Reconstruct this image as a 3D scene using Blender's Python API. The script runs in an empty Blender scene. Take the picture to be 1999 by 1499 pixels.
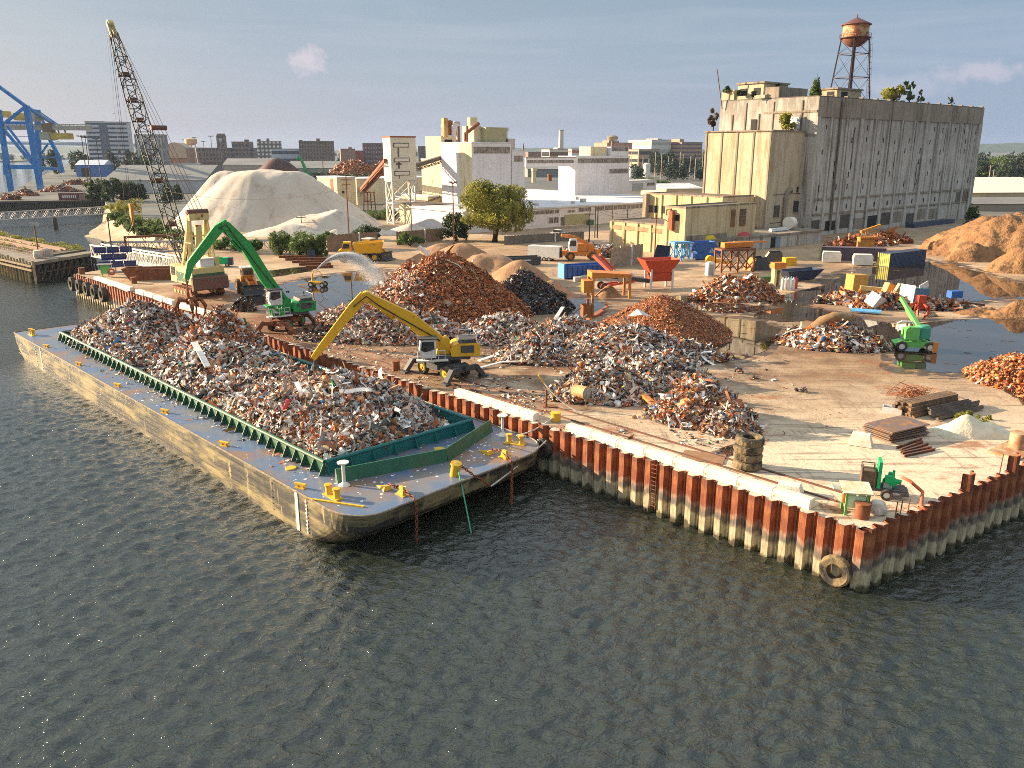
import bpy, math, random
import numpy as np
from mathutils import Vector, Matrix, noise as mnoise
from mathutils.geometry import tessellate_polygon
SC = bpy.context.scene
COL = SC.collection
R = math.radians
rnd = random.Random(7)
rng = np.random.default_rng(11)
# ------------------------------------------------------------ survey of the site
FOC, CZ = 1620.0, 25.1
PITCH = math.atan((749.5 - 293.0) / FOC)
SP, CP = math.sin(PITCH), math.cos(PITCH)
ZD = 3.8
def ray(px, py):
 a = (px - 999.5) / FOC
 b = (749.5 - py) / FOC
 return (a, CP + b * SP, -SP + b * CP)
def G(px, py, z=ZD):
 d = ray(px, py); t = (z - CZ) / d[2]
 return Vector((d[0] * t, d[1] * t, z))
def ZT(py, Y):
 d = ray(999.5, py)
 return CZ + d[2] / d[1] * Y
def XT(px, py, Y):
 d = ray(px, py)
 return d[0] / d[1] * Y
def PX(p):
 z = p[2] - CZ
 dep = p[1] * CP - z * SP
 return 999.5 + FOC * p[0] / dep
def along(P, d, px):
 lo, hi = -10.0, 400.0
 s = 1 if PX(P + d * 60) > PX(P) else -1
 for _ in range(60):
  m = (lo + hi) / 2
  if (PX(P + d * m) - px) * s < 0: lo = m
  else: hi = m
 return (lo + hi) / 2
# ------------------------------------------------------------ mesh building
class MB:
 def __init__(s, M=None):
  s.v = []; s.f = []; s.m = []; s.c = []; s.mi = 0; s.col = (1, 1, 1); s.M = M
 def add(s, vs, fs):
  b = len(s.v)
  if s.M is not None: vs = [s.M @ Vector(q) for q in vs]
  s.v.extend([tuple(q) for q in vs])
  for q in fs:
   s.f.append(tuple(b + i for i in q)); s.m.append(s.mi); s.c.append(s.col)
  return s
 def box(s, cx, cy, cz, sx, sy, sz, rz=0.0, M=None):
  x, y = sx / 2, sy / 2
  vs = [Vector((i * x, j * y, k * sz)) for k in (0, 1) for i, j in ((-1, -1), (1, -1), (1, 1), (-1, 1))]
  T = Matrix.Translation((cx, cy, cz)) @ (M if M is not None else Matrix.Rotation(rz, 4, 'Z'))
  return s.add([T @ q for q in vs], [(3, 2, 1, 0), (4, 5, 6, 7), (0, 1, 5, 4), (1, 2, 6, 5), (2, 3, 7, 6), (3, 0, 4, 7)])
 def beam(s, a, b, w, h=None):
  a, b = Vector(a), Vector(b); h = h or w
  d = (b - a); L = d.length
  if L < 1e-6: return s
  d /= L
  u = d.cross(Vector((0, 0, 1)))
  if u.length < 1e-3: u = Vector((1, 0, 0))
  u.normalize(); n = u.cross(d)
  vs = []
  for p in (a, b):
   for i, j in ((-1, -1), (1, -1), (1, 1), (-1, 1)):
    vs.append(p + u * (i * w / 2) + n * (j * h / 2))
  return s.add(vs, [(3, 2, 1, 0), (4, 5, 6, 7), (0, 1, 5, 4), (1, 2, 6, 5), (2, 3, 7, 6), (3, 0, 4, 7)])
 def tube(s, a, b, r0, r1=None, n=8, cap=True):
  a, b = Vector(a), Vector(b); r1 = r0 if r1 is None else r1
  d = (b - a).normalized()
  u = d.cross(Vector((0, 0, 1)))
  if u.length < 1e-3: u = Vector((1, 0, 0))
  u.normalize(); w = d.cross(u)
  vs = []
  for p, r in ((a, r0), (b, r1)):
   for i in range(n):
    t = 2 * math.pi * i / n
    vs.append(p + u * (r * math.cos(t)) + w * (r * math.sin(t)))
  fs = [(i, (i + 1) % n, n + (i + 1) % n, n + i) for i in range(n)]
  if cap: fs += [tuple(range(n - 1, -1, -1)), tuple(range(n, 2 * n))]
  return s.add(vs, fs)
 def path(s, pts, r, n=6):
  pts = [Vector(p) for p in pts]; vs = []; N = len(pts)
  for k, p in enumerate(pts):
   d = (pts[min(k + 1, N - 1)] - pts[max(k - 1, 0)]).normalized()
   u = d.cross(Vector((0, 0, 1)))
   if u.length < 1e-3: u = Vector((1, 0, 0))
   u.normalize(); w = d.cross(u)
   rr = r[k] if isinstance(r, (list, tuple)) else r
   for i in range(n):
    t = 2 * math.pi * i / n
    vs.append(p + u * (rr * math.cos(t)) + w * (rr * math.sin(t)))
  fs = []
  for k in range(N - 1):
   for i in range(n):
    j = (i + 1) % n
    fs.append((k * n + i, k * n + j, (k + 1) * n + j, (k + 1) * n + i))
  fs += [tuple(range(n - 1, -1, -1)), tuple(range((N - 1) * n, N * n))]
  return s.add(vs, fs)
 def prism(s, pts, z0, z1, M=None):
  n = len(pts)
  vs = [Vector((p[0], p[1], z0)) for p in pts] + [Vector((p[0], p[1], z1)) for p in pts]
  if M is not None: vs = [M @ q for q in vs]
  tr = tessellate_polygon([[Vector((p[0], p[1], 0)) for p in pts]])
  fs = [(i, (i + 1) % n, n + (i + 1) % n, n + i) for i in range(n)]
  area = sum(pts[i][0] * pts[(i + 1) % n][1] - pts[(i + 1) % n][0] * pts[i][1] for i in range(n))
  if area < 0: fs = [q[::-1] for q in fs]
  for t in tr:
   a, b, c = t
   ar = (pts[b][0] - pts[a][0]) * (pts[c][1] - pts[a][1]) - (pts[c][0] - pts[a][0]) * (pts[b][1] - pts[a][1])
   if ar < 0: a, c = c, a
   fs.append((n + a, n + b, n + c)); fs.append((c, b, a))
  return s.add(vs, fs)
 def side(s, pts, y0, y1):
  M = Matrix(((1, 0, 0, 0), (0, 0, 1, 0), (0, 1, 0, 0), (0, 0, 0, 1)))
  n0 = len(s.f)
  s.prism(pts, y0, y1, M)
  s.f[n0:] = [q[::-1] for q in s.f[n0:]]
  return s
 def lathe(s, prof, n=16, c=(0, 0, 0), M=None):
  vs = []; k = len(prof)
  for r, z in prof:
   for i in range(n):
    t = 2 * math.pi * i / n
    vs.append(Vector((r * math.cos(t), r * math.sin(t), z)))
  fs = []
  for a in range(k - 1):
   for i in range(n):
    j = (i + 1) % n
    fs.append((a * n + i, a * n + j, (a + 1) * n + j, (a + 1) * n + i))
  if prof[0][0] > 1e-3: fs.append(tuple(range(n - 1, -1, -1)))
  if prof[-1][0] > 1e-3: fs.append(tuple(range((k - 1) * n, k * n)))
  T = Matrix.Translation(c) @ (M if M is not None else Matrix.Identity(4))
  return s.add([T @ q for q in vs], fs)
 def tyre(s, c, r, w, axis='Y', hole=.55, n=20):
  h = w / 2; q = r * hole
  prof = [(q, -h * .8), (r * .86, -h), (r * .97, -h * .8), (r, -h * .35), (r, h * .35), (r * .97, h * .8), (r * .86, h), (q, h * .8), (q, -h * .8)]
  M = {'Y': Matrix.Rotation(R(90), 4, 'X'), 'X': Matrix.Rotation(R(90), 4, 'Y'), 'Z': Matrix.Identity(4)}[axis] if isinstance(axis, str) else axis
  T = Matrix.Translation(c) @ M
  vs = []; k = len(prof)
  for a, (rr, z) in enumerate(prof[:-1]):
   for i in range(n):
    t = 2 * math.pi * i / n
    e = rr * (1.03 if a in (3, 4) and i % 2 else 1)
    vs.append(T @ Vector((e * math.cos(t), e * math.sin(t), z)))
  k -= 1; fs = []
  for a in range(k):
   for i in range(n):
    j = (i + 1) % n; b = (a + 1) % k
    fs.append((a * n + i, a * n + j, b * n + j, b * n + i))
  return s.add(vs, fs)
 def build(s, name, mats, parent=None, smooth=False, colors=False):
  me = bpy.data.meshes.new(name)
  me.from_pydata(s.v, [], s.f)
  if not isinstance(mats, (list, tuple)): mats = [mats]
  for m in mats: me.materials.append(m)
  if len(mats) > 1: me.polygons.foreach_set('material_index', s.m)
  if smooth:
   me.polygons.foreach_set('use_smooth', [True] * len(s.f))
   if smooth == 'auto':
    me.set_sharp_from_angle(angle=R(40))
  if colors:
   ca = me.color_attributes.new('Col', 'FLOAT_COLOR', 'CORNER')
   arr = []
   for q, c in zip(s.f, s.c): arr.extend([c[0], c[1], c[2], 1.0] * len(q))
   ca.data.foreach_set('color', arr)
  me.update()
  o = bpy.data.objects.new(name, me); COL.objects.link(o)
  if parent is not None: o.parent = parent
  return o
def tag(o, label=None, cat=None, group=None, kind=None):
 if label: o['label'] = label
 if cat: o['category'] = cat
 if group: o['group'] = group
 if kind: o['kind'] = kind
 return o
def thing(name, label, cat, loc=(0, 0, 0), rz=0.0, group=None):
 o = bpy.data.objects.new(name, None); COL.objects.link(o)
 o.empty_display_size = .3
 o.location = loc; o.rotation_euler = (0, 0, rz)
 return tag(o, label, cat, group)
def copy_tree(o, parent=None):
 c = o.copy(); COL.objects.link(c); c.parent = parent
 for ch in list(o.children): copy_tree(ch, c)
 return c
def arr_mesh(name, v, f, mats, col=None, smooth=False, parent=None, mi=None):
 """numpy vertices and a list of (k x n) face arrays -> object; col is one colour per vertex"""
 me = bpy.data.meshes.new(name)
 loops = np.concatenate([a.ravel() for a in f]); n = sum(len(a) for a in f)
 tot = np.concatenate([np.full(len(a), a.shape[1]) for a in f])
 st = np.concatenate([[0], np.cumsum(tot)[:-1]])
 me.vertices.add(len(v)); me.vertices.foreach_set('co', np.asarray(v, dtype=np.float32).ravel())
 me.loops.add(len(loops)); me.loops.foreach_set('vertex_index', loops.astype(np.int32))
 me.polygons.add(n)
 me.polygons.foreach_set('loop_start', st.astype(np.int32))
 me.polygons.foreach_set('loop_total', tot.astype(np.int32))
 if not isinstance(mats, (list, tuple)): mats = [mats]
 for m in mats: me.materials.append(m)
 if mi is not None: me.polygons.foreach_set('material_index', np.asarray(mi, dtype=np.int32))
 if smooth: me.polygons.foreach_set('use_smooth', np.ones(n, dtype=bool))
 me.update(calc_edges=True)
 if col is not None:
  ca = me.color_attributes.new('Col', 'FLOAT_COLOR', 'POINT')
  c4 = np.ones((len(v), 4), dtype=np.float32); c4[:, :3] = col
  ca.data.foreach_set('color', c4.ravel())
 me.validate()
 o = bpy.data.objects.new(name, me); COL.objects.link(o)
 if parent is not None: o.parent = parent
 return o
_perm = np.random.default_rng(3).random((256, 256))
def vnoise(x, y):
 xi = np.floor(x).astype(int); yi = np.floor(y).astype(int)
 fx = x - xi; fy = y - yi
 fx = fx * fx * (3 - 2 * fx); fy = fy * fy * (3 - 2 * fy)
 a = _perm[xi % 256, yi % 256]; b = _perm[(xi + 1) % 256, yi % 256]
 c = _perm[xi % 256, (yi + 1) % 256]; d = _perm[(xi + 1) % 256, (yi + 1) % 256]
 return (a * (1 - fx) + b * fx) * (1 - fy) + (c * (1 - fx) + d * fx) * fy
def fbm(x, y, o=4):
 s = 0; a = .5
 for k in range(o):
  s = s + a * vnoise(x * 2 ** k + 17 * k, y * 2 ** k + 31 * k); a *= .5
 return s
# ------------------------------------------------------------ materials
def nd(t, ty, **kw):
 n = t.nodes.new(ty)
 for k, v in kw.items():
  if k in n.bl_rna.properties: setattr(n, k, v)
 return n
def rgb(c): return (c[0], c[1], c[2], 1.0)
def mat(name, c1, c2=None, scale=1.0, lo=.4, hi=.65, rough=.75, metal=0.0, c3=None, s3=.4, lo3=.55, hi3=.66,
  streak=0.0, sc=None, bump=0.0, bs=8.0, stretch=(1, 1, 1), vcol=False, spec=.4, coord='Object', trans=0.0, alpha=1.0):
 m = bpy.data.materials.new(name); m.use_nodes = True
 t = m.node_tree; N = t.nodes; L = t.links
 b = N['Principled BSDF']
 b.inputs['Roughness'].default_value = rough
 b.inputs['Metallic'].default_value = metal
 b.inputs['Specular IOR Level'].default_value = spec
 b.inputs['Base Color'].default_value = rgb(c1)
 if alpha < 1: b.inputs['Alpha'].default_value = alpha
 if trans: b.inputs['Transmission Weight'].default_value = trans
 tc = nd(t, 'ShaderNodeTexCoord')
 mp = nd(t, 'ShaderNodeMapping'); mp.inputs['Scale'].default_value = stretch
 L.new(tc.outputs[coord], mp.inputs['Vector'])
 out = None
 if vcol:
  at = nd(t, 'ShaderNodeVertexColor'); at.layer_name = 'Col'; out = at.outputs['Color']
 def layer(out, col, scale, lo, hi, st=None):
  n = nd(t, 'ShaderNodeTexNoise'); n.inputs['Scale'].default_value = scale
  n.inputs['Detail'].default_value = 7; n.inputs['Roughness'].default_value = .62
  if st is not None:
   m2 = nd(t, 'ShaderNodeMapping'); m2.inputs['Scale'].default_value = st
   L.new(tc.outputs[coord], m2.inputs['Vector']); L.new(m2.outputs[0], n.inputs['Vector'])
  else: L.new(mp.outputs[0], n.inputs['Vector'])
  r = nd(t, 'ShaderNodeMapRange'); r.inputs['From Min'].default_value = lo; r.inputs['From Max'].default_value = hi
  L.new(n.outputs['Fac'], r.inputs['Value'])
  x = nd(t, 'ShaderNodeMix'); x.data_type = 'RGBA'
  L.new(r.outputs[0], x.inputs[0])
  if out is None: x.inputs[6].default_value = rgb(c1)
  else: L.new(out, x.inputs[6])
  x.inputs[7].default_value = rgb(col)
  return x.outputs[2]
 if c2 is not None: out = layer(out, c2, scale, lo, hi)
 if c3 is not None: out = layer(out, c3, s3, lo3, hi3)
 if streak and sc is not None: out = layer(out, sc, 1.0, .62 - streak * .3, .72, st=(streak * 0 + 2.2, 2.2, .12))
 if out is not None: L.new(out, b.inputs['Base Color'])
 if bump:
  n = nd(t, 'ShaderNodeTexNoise'); n.inputs['Scale'].default_value = bs; n.inputs['Detail'].default_value = 6
  L.new(mp.outputs[0], n.inputs['Vector'])
  bp = nd(t, 'ShaderNodeBump'); bp.inputs['Strength'].default_value = min(1, bump); bp.inputs['Distance'].default_value = .1 * max(1, bump)
  L.new(n.outputs['Fac'], bp.inputs['Height']); L.new(bp.outputs[0], b.inputs['Normal'])
 return m
RUST = (.20, .055, .02)
M = {}
def paint(key, c, dirt=None, rough=.5, amt=.6, rs=.9, metal=0.0):
 d = dirt or (c[0] * .45 + .02, c[1] * .4 + .015, c[2] * .35 + .01)
 M[key] = mat(key, c, d, scale=1.3, lo=.42, hi=.85, rough=rough, c3=RUST, s3=rs, lo3=amt, hi3=amt + .08, bump=.08, bs=5, metal=metal)
 return M[key]
# ------------------------------------------------------------ camera, light, sky
cam = bpy.data.cameras.new('camera'); camo = bpy.data.objects.new('camera', cam); COL.objects.link(camo)
cam.sensor_width = 36.0; cam.lens = 36.0 * FOC / 1999.0
cam.clip_start = 1.0; cam.clip_end = 60000.0
camo.location = (0, 0, CZ); camo.rotation_euler = (math.pi / 2 - PITCH, 0, 0)
SC.camera = camo
SC.render.resolution_x, SC.render.resolution_y = 1024, 768
SC.view_settings.view_transform = 'Standard'; SC.view_settings.look = 'None'
SC.view_settings.gamma = 1.0; SC.view_settings.exposure = 1.62
SC.view_settings.use_curve_mapping = False
SC.cycles.max_bounces = 6; SC.cycles.transparent_max_bounces = 12
SC.cycles.use_denoising = False; SC.cycles.filter_width = .9
SUN_EL, SUN_AZ = R(17.0), math.atan2(-.955, .295)
sdir = Vector((math.sin(SUN_AZ) * math.cos(SUN_EL), math.cos(SUN_AZ) * math.cos(SUN_EL), math.sin(SUN_EL)))
sun = bpy.data.lights.new('sun', 'SUN'); sun.energy = 5.0; sun.angle = R(.5); sun.color = (1.0, .78, .52)
so = bpy.data.objects.new('sun', sun); COL.objects.link(so)
so.rotation_euler = sdir.to_track_quat('Z', 'Y').to_euler()
W = bpy.data.worlds.new('World'); SC.world = W; W.use_nodes = True
t = W.node_tree; L = t.links; bg = t.nodes['Background']
sky = nd(t, 'ShaderNodeTexSky'); sky.sky_type = 'NISHITA'; sky.sun_disc = False
sky.sun_elevation = SUN_EL; sky.sun_rotation = SUN_AZ; sky.altitude = 0
sky.air_density = 1.3; sky.dust_density = 2.2; sky.ozone_density = 1.6
tc = nd(t, 'ShaderNodeTexCoord')
sep = nd(t, 'ShaderNodeSeparateXYZ'); L.new(tc.outputs['Generated'], sep.inputs[0])
mp = nd(t, 'ShaderNodeMapping'); mp.inputs['Scale'].default_value = (1.2, 1.2, 5.0); L.new(tc.outputs['Generated'], mp.inputs[0])
nz = nd(t, 'ShaderNodeTexNoise'); nz.inputs['Scale'].default_value = 1.6; nz.inputs['Detail'].default_value = 5; L.new(mp.outputs[0], nz.inputs[0])
mr = nd(t, 'ShaderNodeMapRange'); mr.inputs['From Min'].default_value = .35; mr.inputs['From Max'].default_value = .8; mr.inputs['To Min'].default_value = .78; mr.inputs['To Max'].default_value = .90
L.new(nz.outputs['Fac'], mr.inputs['Value'])
mx = nd(t, 'ShaderNodeMix'); mx.data_type = 'RGBA'; L.new(mr.outputs[0], mx.inputs[0]); L.new(sky.outputs[0], mx.inputs[6])
zr_ = nd(t, 'ShaderNodeMapRange'); zr_.inputs['From Min'].default_value = 0.0; zr_.inputs['From Max'].default_value = .30; L.new(sep.outputs[2], zr_.inputs['Value'])
xr_ = nd(t, 'ShaderNodeMapRange'); xr_.inputs['From Min'].default_value = -.5; xr_.inputs['From Max'].default_value = .5; L.new(sep.outputs[0], xr_.inputs['Value'])
hz1 = nd(t, 'ShaderNodeMix'); hz1.data_type = 'RGBA'; hz1.inputs[6].default_value = (3.6, 3.75, 4.5, 1); hz1.inputs[7].default_value = (2.4, 3.1, 4.5, 1); L.new(xr_.outputs[0], hz1.inputs[0])
hz2 = nd(t, 'ShaderNodeMix'); hz2.data_type = 'RGBA'; hz2.inputs[7].default_value = (1.35, 2.2, 2.75, 1); L.new(hz1.outputs[2], hz2.inputs[6]); L.new(zr_.outputs[0], hz2.inputs[0])
L.new(hz2.outputs[2], mx.inputs[7])
out = mx.outputs[2]
def puff(out, az, el, sa, se, col, dens, sc=26):
 """a small cumulus at azimuth az / elevation el (degrees)"""
 d = Vector((math.sin(R(az)) * math.cos(R(el)), math.cos(R(az)) * math.cos(R(el)), math.sin(R(el))))
 s1 = nd(t, 'ShaderNodeVectorMath'); s1.operation = 'SUBTRACT'; L.new(tc.outputs['Generated'], s1.inputs[0]); s1.inputs[1].default_value = d
 m1 = nd(t, 'ShaderNodeMapping'); m1.inputs['Rotation'].default_value = (0, 0, R(az))
 L.new(s1.outputs[0], m1.inputs[0])
 s2 = nd(t, 'ShaderNodeVectorMath'); s2.operation = 'MULTIPLY'; L.new(m1.outputs[0], s2.inputs[0]); s2.inputs[1].default_value = (1 / sa, 1.0 / sa, 1 / se)
 ln = nd(t, 'ShaderNodeVectorMath'); ln.operation = 'LENGTH'; L.new(s2.outputs[0], ln.inputs[0])
 n = nd(t, 'ShaderNodeTexNoise'); n.inputs['Scale'].default_value = sc; n.inputs['Detail'].default_value = 8; n.inputs['Roughness'].default_value = .6
 L.new(tc.outputs['Generated'], n.inputs[0])
 a = nd(t, 'ShaderNodeMath'); a.operation = 'MULTIPLY_ADD'; L.new(n.outputs['Fac'], a.inputs[0]); a.inputs[1].default_value = -2.3; L.new(ln.outputs['Value'], a.inputs[2])
 r = nd(t, 'ShaderNodeMapRange'); r.inputs['From Min'].default_value = .05; r.inputs['From Max'].default_value = -.75; r.inputs['To Max'].default_value = dens
 L.new(a.outputs[0], r.inputs['Value'])
 x = nd(t, 'ShaderNodeMix'); x.data_type = 'RGBA'; L.new(r.outputs[0], x.inputs[0]); L.new(out, x.inputs[6]); x.inputs[7].default_value = rgb(col)
 return x.outputs[2]
mp = nd(t, 'ShaderNodeMapping'); mp.inputs['Scale'].default_value = (2.2, 1.4, 26); mp.inputs['Rotation'].default_value = (.10, -.16, 0); L.new(tc.outputs['Generated'], mp.inputs[0])
nz = nd(t, 'ShaderNodeTexNoise'); nz.inputs['Scale'].default_value = 1.5; nz.inputs['Detail'].default_value = 7; nz.inputs['Distortion'].default_value = .8; L.new(mp.outputs[0], nz.inputs[0])
mr = nd(t, 'ShaderNodeMapRange'); mr.inputs['From Min'].default_value = .48; mr.inputs['From Max'].default_value = .75; mr.inputs['To Max'].default_value = .26; L.new(nz.outputs['Fac'], mr.inputs['Value'])
mx = nd(t, 'ShaderNodeMix'); mx.data_type = 'RGBA'; L.new(mr.outputs[0], mx.inputs[0]); L.new(out, mx.inputs[6]); mx.inputs[7].default_value = (3.9, 4.1, 4.7, 1); out = mx.outputs[2]
out = puff(out, -13.0, 5.4, .020, .015, (5.6, 4.8, 5.2), .55, 80)
out = puff(out, 28.2, 4.3, .045, .009, (5.2, 4.5, 5.1), .4, 70)
out = puff(out, 24.0, 3.6, .05, .014, (4.4, 4.2, 5.0), .3, 50)
ov = nd(t, 'ShaderNodeTexNoise'); ov.inputs['Scale'].default_value = 3.2; ov.inputs['Detail'].default_value = 6; L.new(tc.outputs['Generated'], ov.inputs[0])  # bright overhead cloud, unseen above the frame, added to lighten the water's reflections
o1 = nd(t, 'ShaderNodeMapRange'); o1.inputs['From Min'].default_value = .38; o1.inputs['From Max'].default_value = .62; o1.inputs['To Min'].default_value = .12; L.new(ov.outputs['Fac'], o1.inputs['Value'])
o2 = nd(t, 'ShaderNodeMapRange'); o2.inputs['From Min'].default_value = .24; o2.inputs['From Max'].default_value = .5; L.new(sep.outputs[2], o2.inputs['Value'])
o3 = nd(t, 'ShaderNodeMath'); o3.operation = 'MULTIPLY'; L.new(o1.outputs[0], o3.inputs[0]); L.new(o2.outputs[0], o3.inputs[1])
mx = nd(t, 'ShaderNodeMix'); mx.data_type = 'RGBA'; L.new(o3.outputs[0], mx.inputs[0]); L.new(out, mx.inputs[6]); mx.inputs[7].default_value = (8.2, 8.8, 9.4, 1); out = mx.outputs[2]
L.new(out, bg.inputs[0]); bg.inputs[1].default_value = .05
# ------------------------------------------------------------ water
wm = bpy.data.materials.new('river_water'); wm.use_nodes = True
t = wm.node_tree; L = t.links; b = t.nodes['Principled BSDF']
b.inputs['Base Color'].default_value = (.019, .025, .018, 1); b.inputs['Roughness'].default_value = .04; b.inputs['IOR'].default_value = 1.7
tc = nd(t, 'ShaderNodeTexCoord')
def wn(scale, st, rot, det, dist=.5):
 mp = nd(t, 'ShaderNodeMapping'); mp.inputs['Scale'].default_value = st; mp.inputs['Rotation'].default_value = (0, 0, R(rot)); L.new(tc.outputs['Object'], mp.inputs[0])
 n = nd(t, 'ShaderNodeTexNoise'); n.inputs['Scale'].default_value = scale; n.inputs['Detail'].default_value = det; n.inputs['Distortion'].default_value = dist; n.inputs['Roughness'].default_value = .55
 L.new(mp.outputs[0], n.inputs[0]); return n.outputs['Fac']
def wm_(op, a, c, d=None):
 k = nd(t, 'ShaderNodeMath'); k.operation = op
 for i, q in enumerate((a, c, d)):
  if q is None: continue
  if isinstance(q, (int, float)): k.inputs[i].default_value = q
  else: L.new(q, k.inputs[i])
 return k.outputs[0]
def ridge(v): return wm_('SUBTRACT', 1.0, wm_('ABSOLUTE', wm_('MULTIPLY_ADD', v, 2.0, -1.0), 0))
gust = wm_('MULTIPLY_ADD', wn(.05, (1, 2, 1), 20, 3), 1.6, -.1)
hs = wm_('MULTIPLY', ridge(wn(.85, (1, 1.7, 1), 30, 3, .8)), .42)
hs = wm_('ADD', hs, wm_('MULTIPLY', wm_('MULTIPLY', ridge(wn(1.7, (1, 1.5, 1), -8, 4, .6)), .30), gust))
hs = wm_('ADD', hs, wm_('MULTIPLY', wn(4.5, (1, 1.3, 1), 50, 4), .12))
bp = nd(t, 'ShaderNodeBump'); bp.inputs['Strength'].default_value = 1.0; bp.inputs['Distance'].default_value = .30
L.new(hs, bp.inputs['Height']); L.new(bp.outputs[0], b.inputs['Normal'])
def lines(a0, d0, d1, a1, st, grow=1.35):
 mid = list(np.arange(d0, d1, st)); lo = []; hi = []; s = st
 x = d0
 while x > a0: s *= grow; x -= s; lo.append(x)
 s = st; x = mid[-1]
 while x < a1: s *= grow; x += s; hi.append(x)
 return np.array(lo[::-1] + mid + hi)
xs = lines(-9000, -62, 46, 9000, .16); ys = lines(-400, 25, 112, 16000, .16)
X, Y = np.meshgrid(xs, ys); Z = np.zeros_like(X)
wr = np.random.default_rng(5)
for k in range(40):
 lam = .55 * 1.034 ** k
 th = R(-62) + wr.normal(0, .8)
 kx, ky = math.cos(th) * 2 * math.pi / lam, math.sin(th) * 2 * math.pi / lam
 ph = kx * X + ky * Y + wr.random() * 6.28
 Z += .0112 * lam ** .62 * np.sin(ph) * (.35 + 1.3 * fbm(X * .06 + k, Y * .06 + 3 * k, 2))
fade = np.clip((X + 62) / 14, 0, 1) * np.clip((46 - X) / 10, 0, 1) * np.clip((Y - 22) / 6, 0, 1) * np.clip((112 - Y) / 40, 0, 1)
Z *= fade
ny, nx = X.shape
idx = np.arange(ny * nx).reshape(ny, nx)
fq = np.stack([idx[:-1, :-1], idx[:-1, 1:], idx[1:, 1:], idx[1:, :-1]], -1).reshape(-1, 4)
tag(arr_mesh('water', np.stack([X, Y, Z], -1).reshape(-1, 3), [fq], wm, smooth=True), kind='structure')
# ------------------------------------------------------------ ground
gm = bpy.data.materials.new('yard_ground'); gm.use_nodes = True
t = gm.node_tree; L = t.links; b = t.nodes['Principled BSDF']
tc = nd(t, 'ShaderNodeTexCoord')
def gnoise(scale, det=8, st=(1, 1, 1), ro=.6, dist=0.0):
 mp = nd(t, 'ShaderNodeMapping'); mp.inputs['Scale'].default_value = st; L.new(tc.outputs['Object'], mp.inputs[0])
 n = nd(t, 'ShaderNodeTexNoise'); n.inputs['Scale'].default_value = scale; n.inputs['Detail'].default_value = det; n.inputs['Roughness'].default_value = ro
 n.inputs['Distortion'].default_value = dist
 L.new(mp.outputs[0], n.inputs[0]); return n.outputs['Fac']
def gmap(v, a, c, o0=0.0, o1=1.0):
 r = nd(t, 'ShaderNodeMapRange'); r.inputs['From Min'].default_value = a; r.inputs['From Max'].default_value = c
 r.inputs['To Min'].default_value = o0; r.inputs['To Max'].default_value = o1
 L.new(v, r.inputs['Value']); return r.outputs[0]
def gmul(a, c):
 r = nd(t, 'ShaderNodeMath'); r.operation = 'MULTIPLY'; L.new(a, r.inputs[0]); L.new(c, r.inputs[1]); return r.outputs[0]
def gmix(f, a, c):
 x = nd(t, 'ShaderNodeMix'); x.data_type = 'RGBA'; L.new(f, x.inputs[0])
 if isinstance(a, tuple): x.inputs[6].default_value = rgb(a)
 else: L.new(a, x.inputs[6])
 if isinstance(c, tuple): x.inputs[7].default_value = rgb(c)
 else: L.new(c, x.inputs[7])
 return x.outputs[2]
def zone(cx, cy, rx, ry, soft=.6):
 s1 = nd(t, 'ShaderNodeVectorMath'); s1.operation = 'SUBTRACT'; L.new(tc.outputs['Object'], s1.inputs[0]); s1.inputs[1].default_value = (cx, cy, 0)
 s2 = nd(t, 'ShaderNodeVectorMath'); s2.operation = 'MULTIPLY'; L.new(s1.outputs[0], s2.inputs[0]); s2.inputs[1].default_value = (1 / rx, 1 / ry, 0)
 ln = nd(t, 'ShaderNodeVectorMath'); ln.operation = 'LENGTH'; L.new(s2.outputs[0], ln.inputs[0])
 a = nd(t, 'ShaderNodeMath'); a.operation = 'MULTIPLY_ADD'; L.new(gnoise(.25, 6), a.inputs[0]); a.inputs[1].default_value = 1.4; L.new(ln.outputs['Value'], a.inputs[2])
 return gmap(a.outputs[0], 1.0 + .7 + soft / 2, 1.0 + .7 - soft / 2)
col = gmix(gmap(gnoise(.09, 9), .38, .62), (.52, .39, .25), (.38, .26, .15))
col = gmix(gmap(gnoise(.035, 6), .45, .65), col, (.29, .19, .11))
col = gmix(zone(26, 52, 32, 17, 1.2), col, (.62, .50, .36))
col = gmix(gmul(zone(-38, 108, 30, 26, .8), gmap(gnoise(.12, 7), .25, .5)), col, (.17, .065, .026))
col = gmix(gmul(zone(8, 92, 34, 26, .8), gmap(gnoise(.3, 8), .35, .6)), col, (.16, .085, .045))
col = gmix(gmul(zone(52, 128, 46, 34, 1.0), gmap(gnoise(.06, 8, (1, 2.2, 1)), .48, .6)), col, (.14, .09, .062))
col = gmix(gmap(gnoise(.55, 9, (1, 2.4, 1), .68, 1.2), .60, .72), col, (.17, .105, .06))
col = gmix(gmap(gnoise(1.7, 9, (1, 1.6, 1), .7), .64, .74), col, (.10, .065, .042))
col = gmix(gmap(gnoise(.9, 6, (.16, 2.2, 1), .6, .5), .54, .66, 0, .7), col, (.15, .095, .06))
col = gmix(gmap(gnoise(1.1, 6, (2.0, .2, 1), .6, .5), .57, .68, 0, .6), col, (.19, .12, .075))
col = gmix(gmap(gnoise(.22, 8, (1, 1.5, 1), .65), .56, .66, 0, .8), col, (.27, .11, .045))
col = gmix(gmap(gnoise(9, 4), .62, .76, 0, .6), col, (.58, .50, .41))
mpb = nd(t, 'ShaderNodeMapping'); mpb.inputs['Rotation'].default_value = (0, 0, R(46)); L.new(tc.outputs['Object'], mpb.inputs[0])
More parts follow.
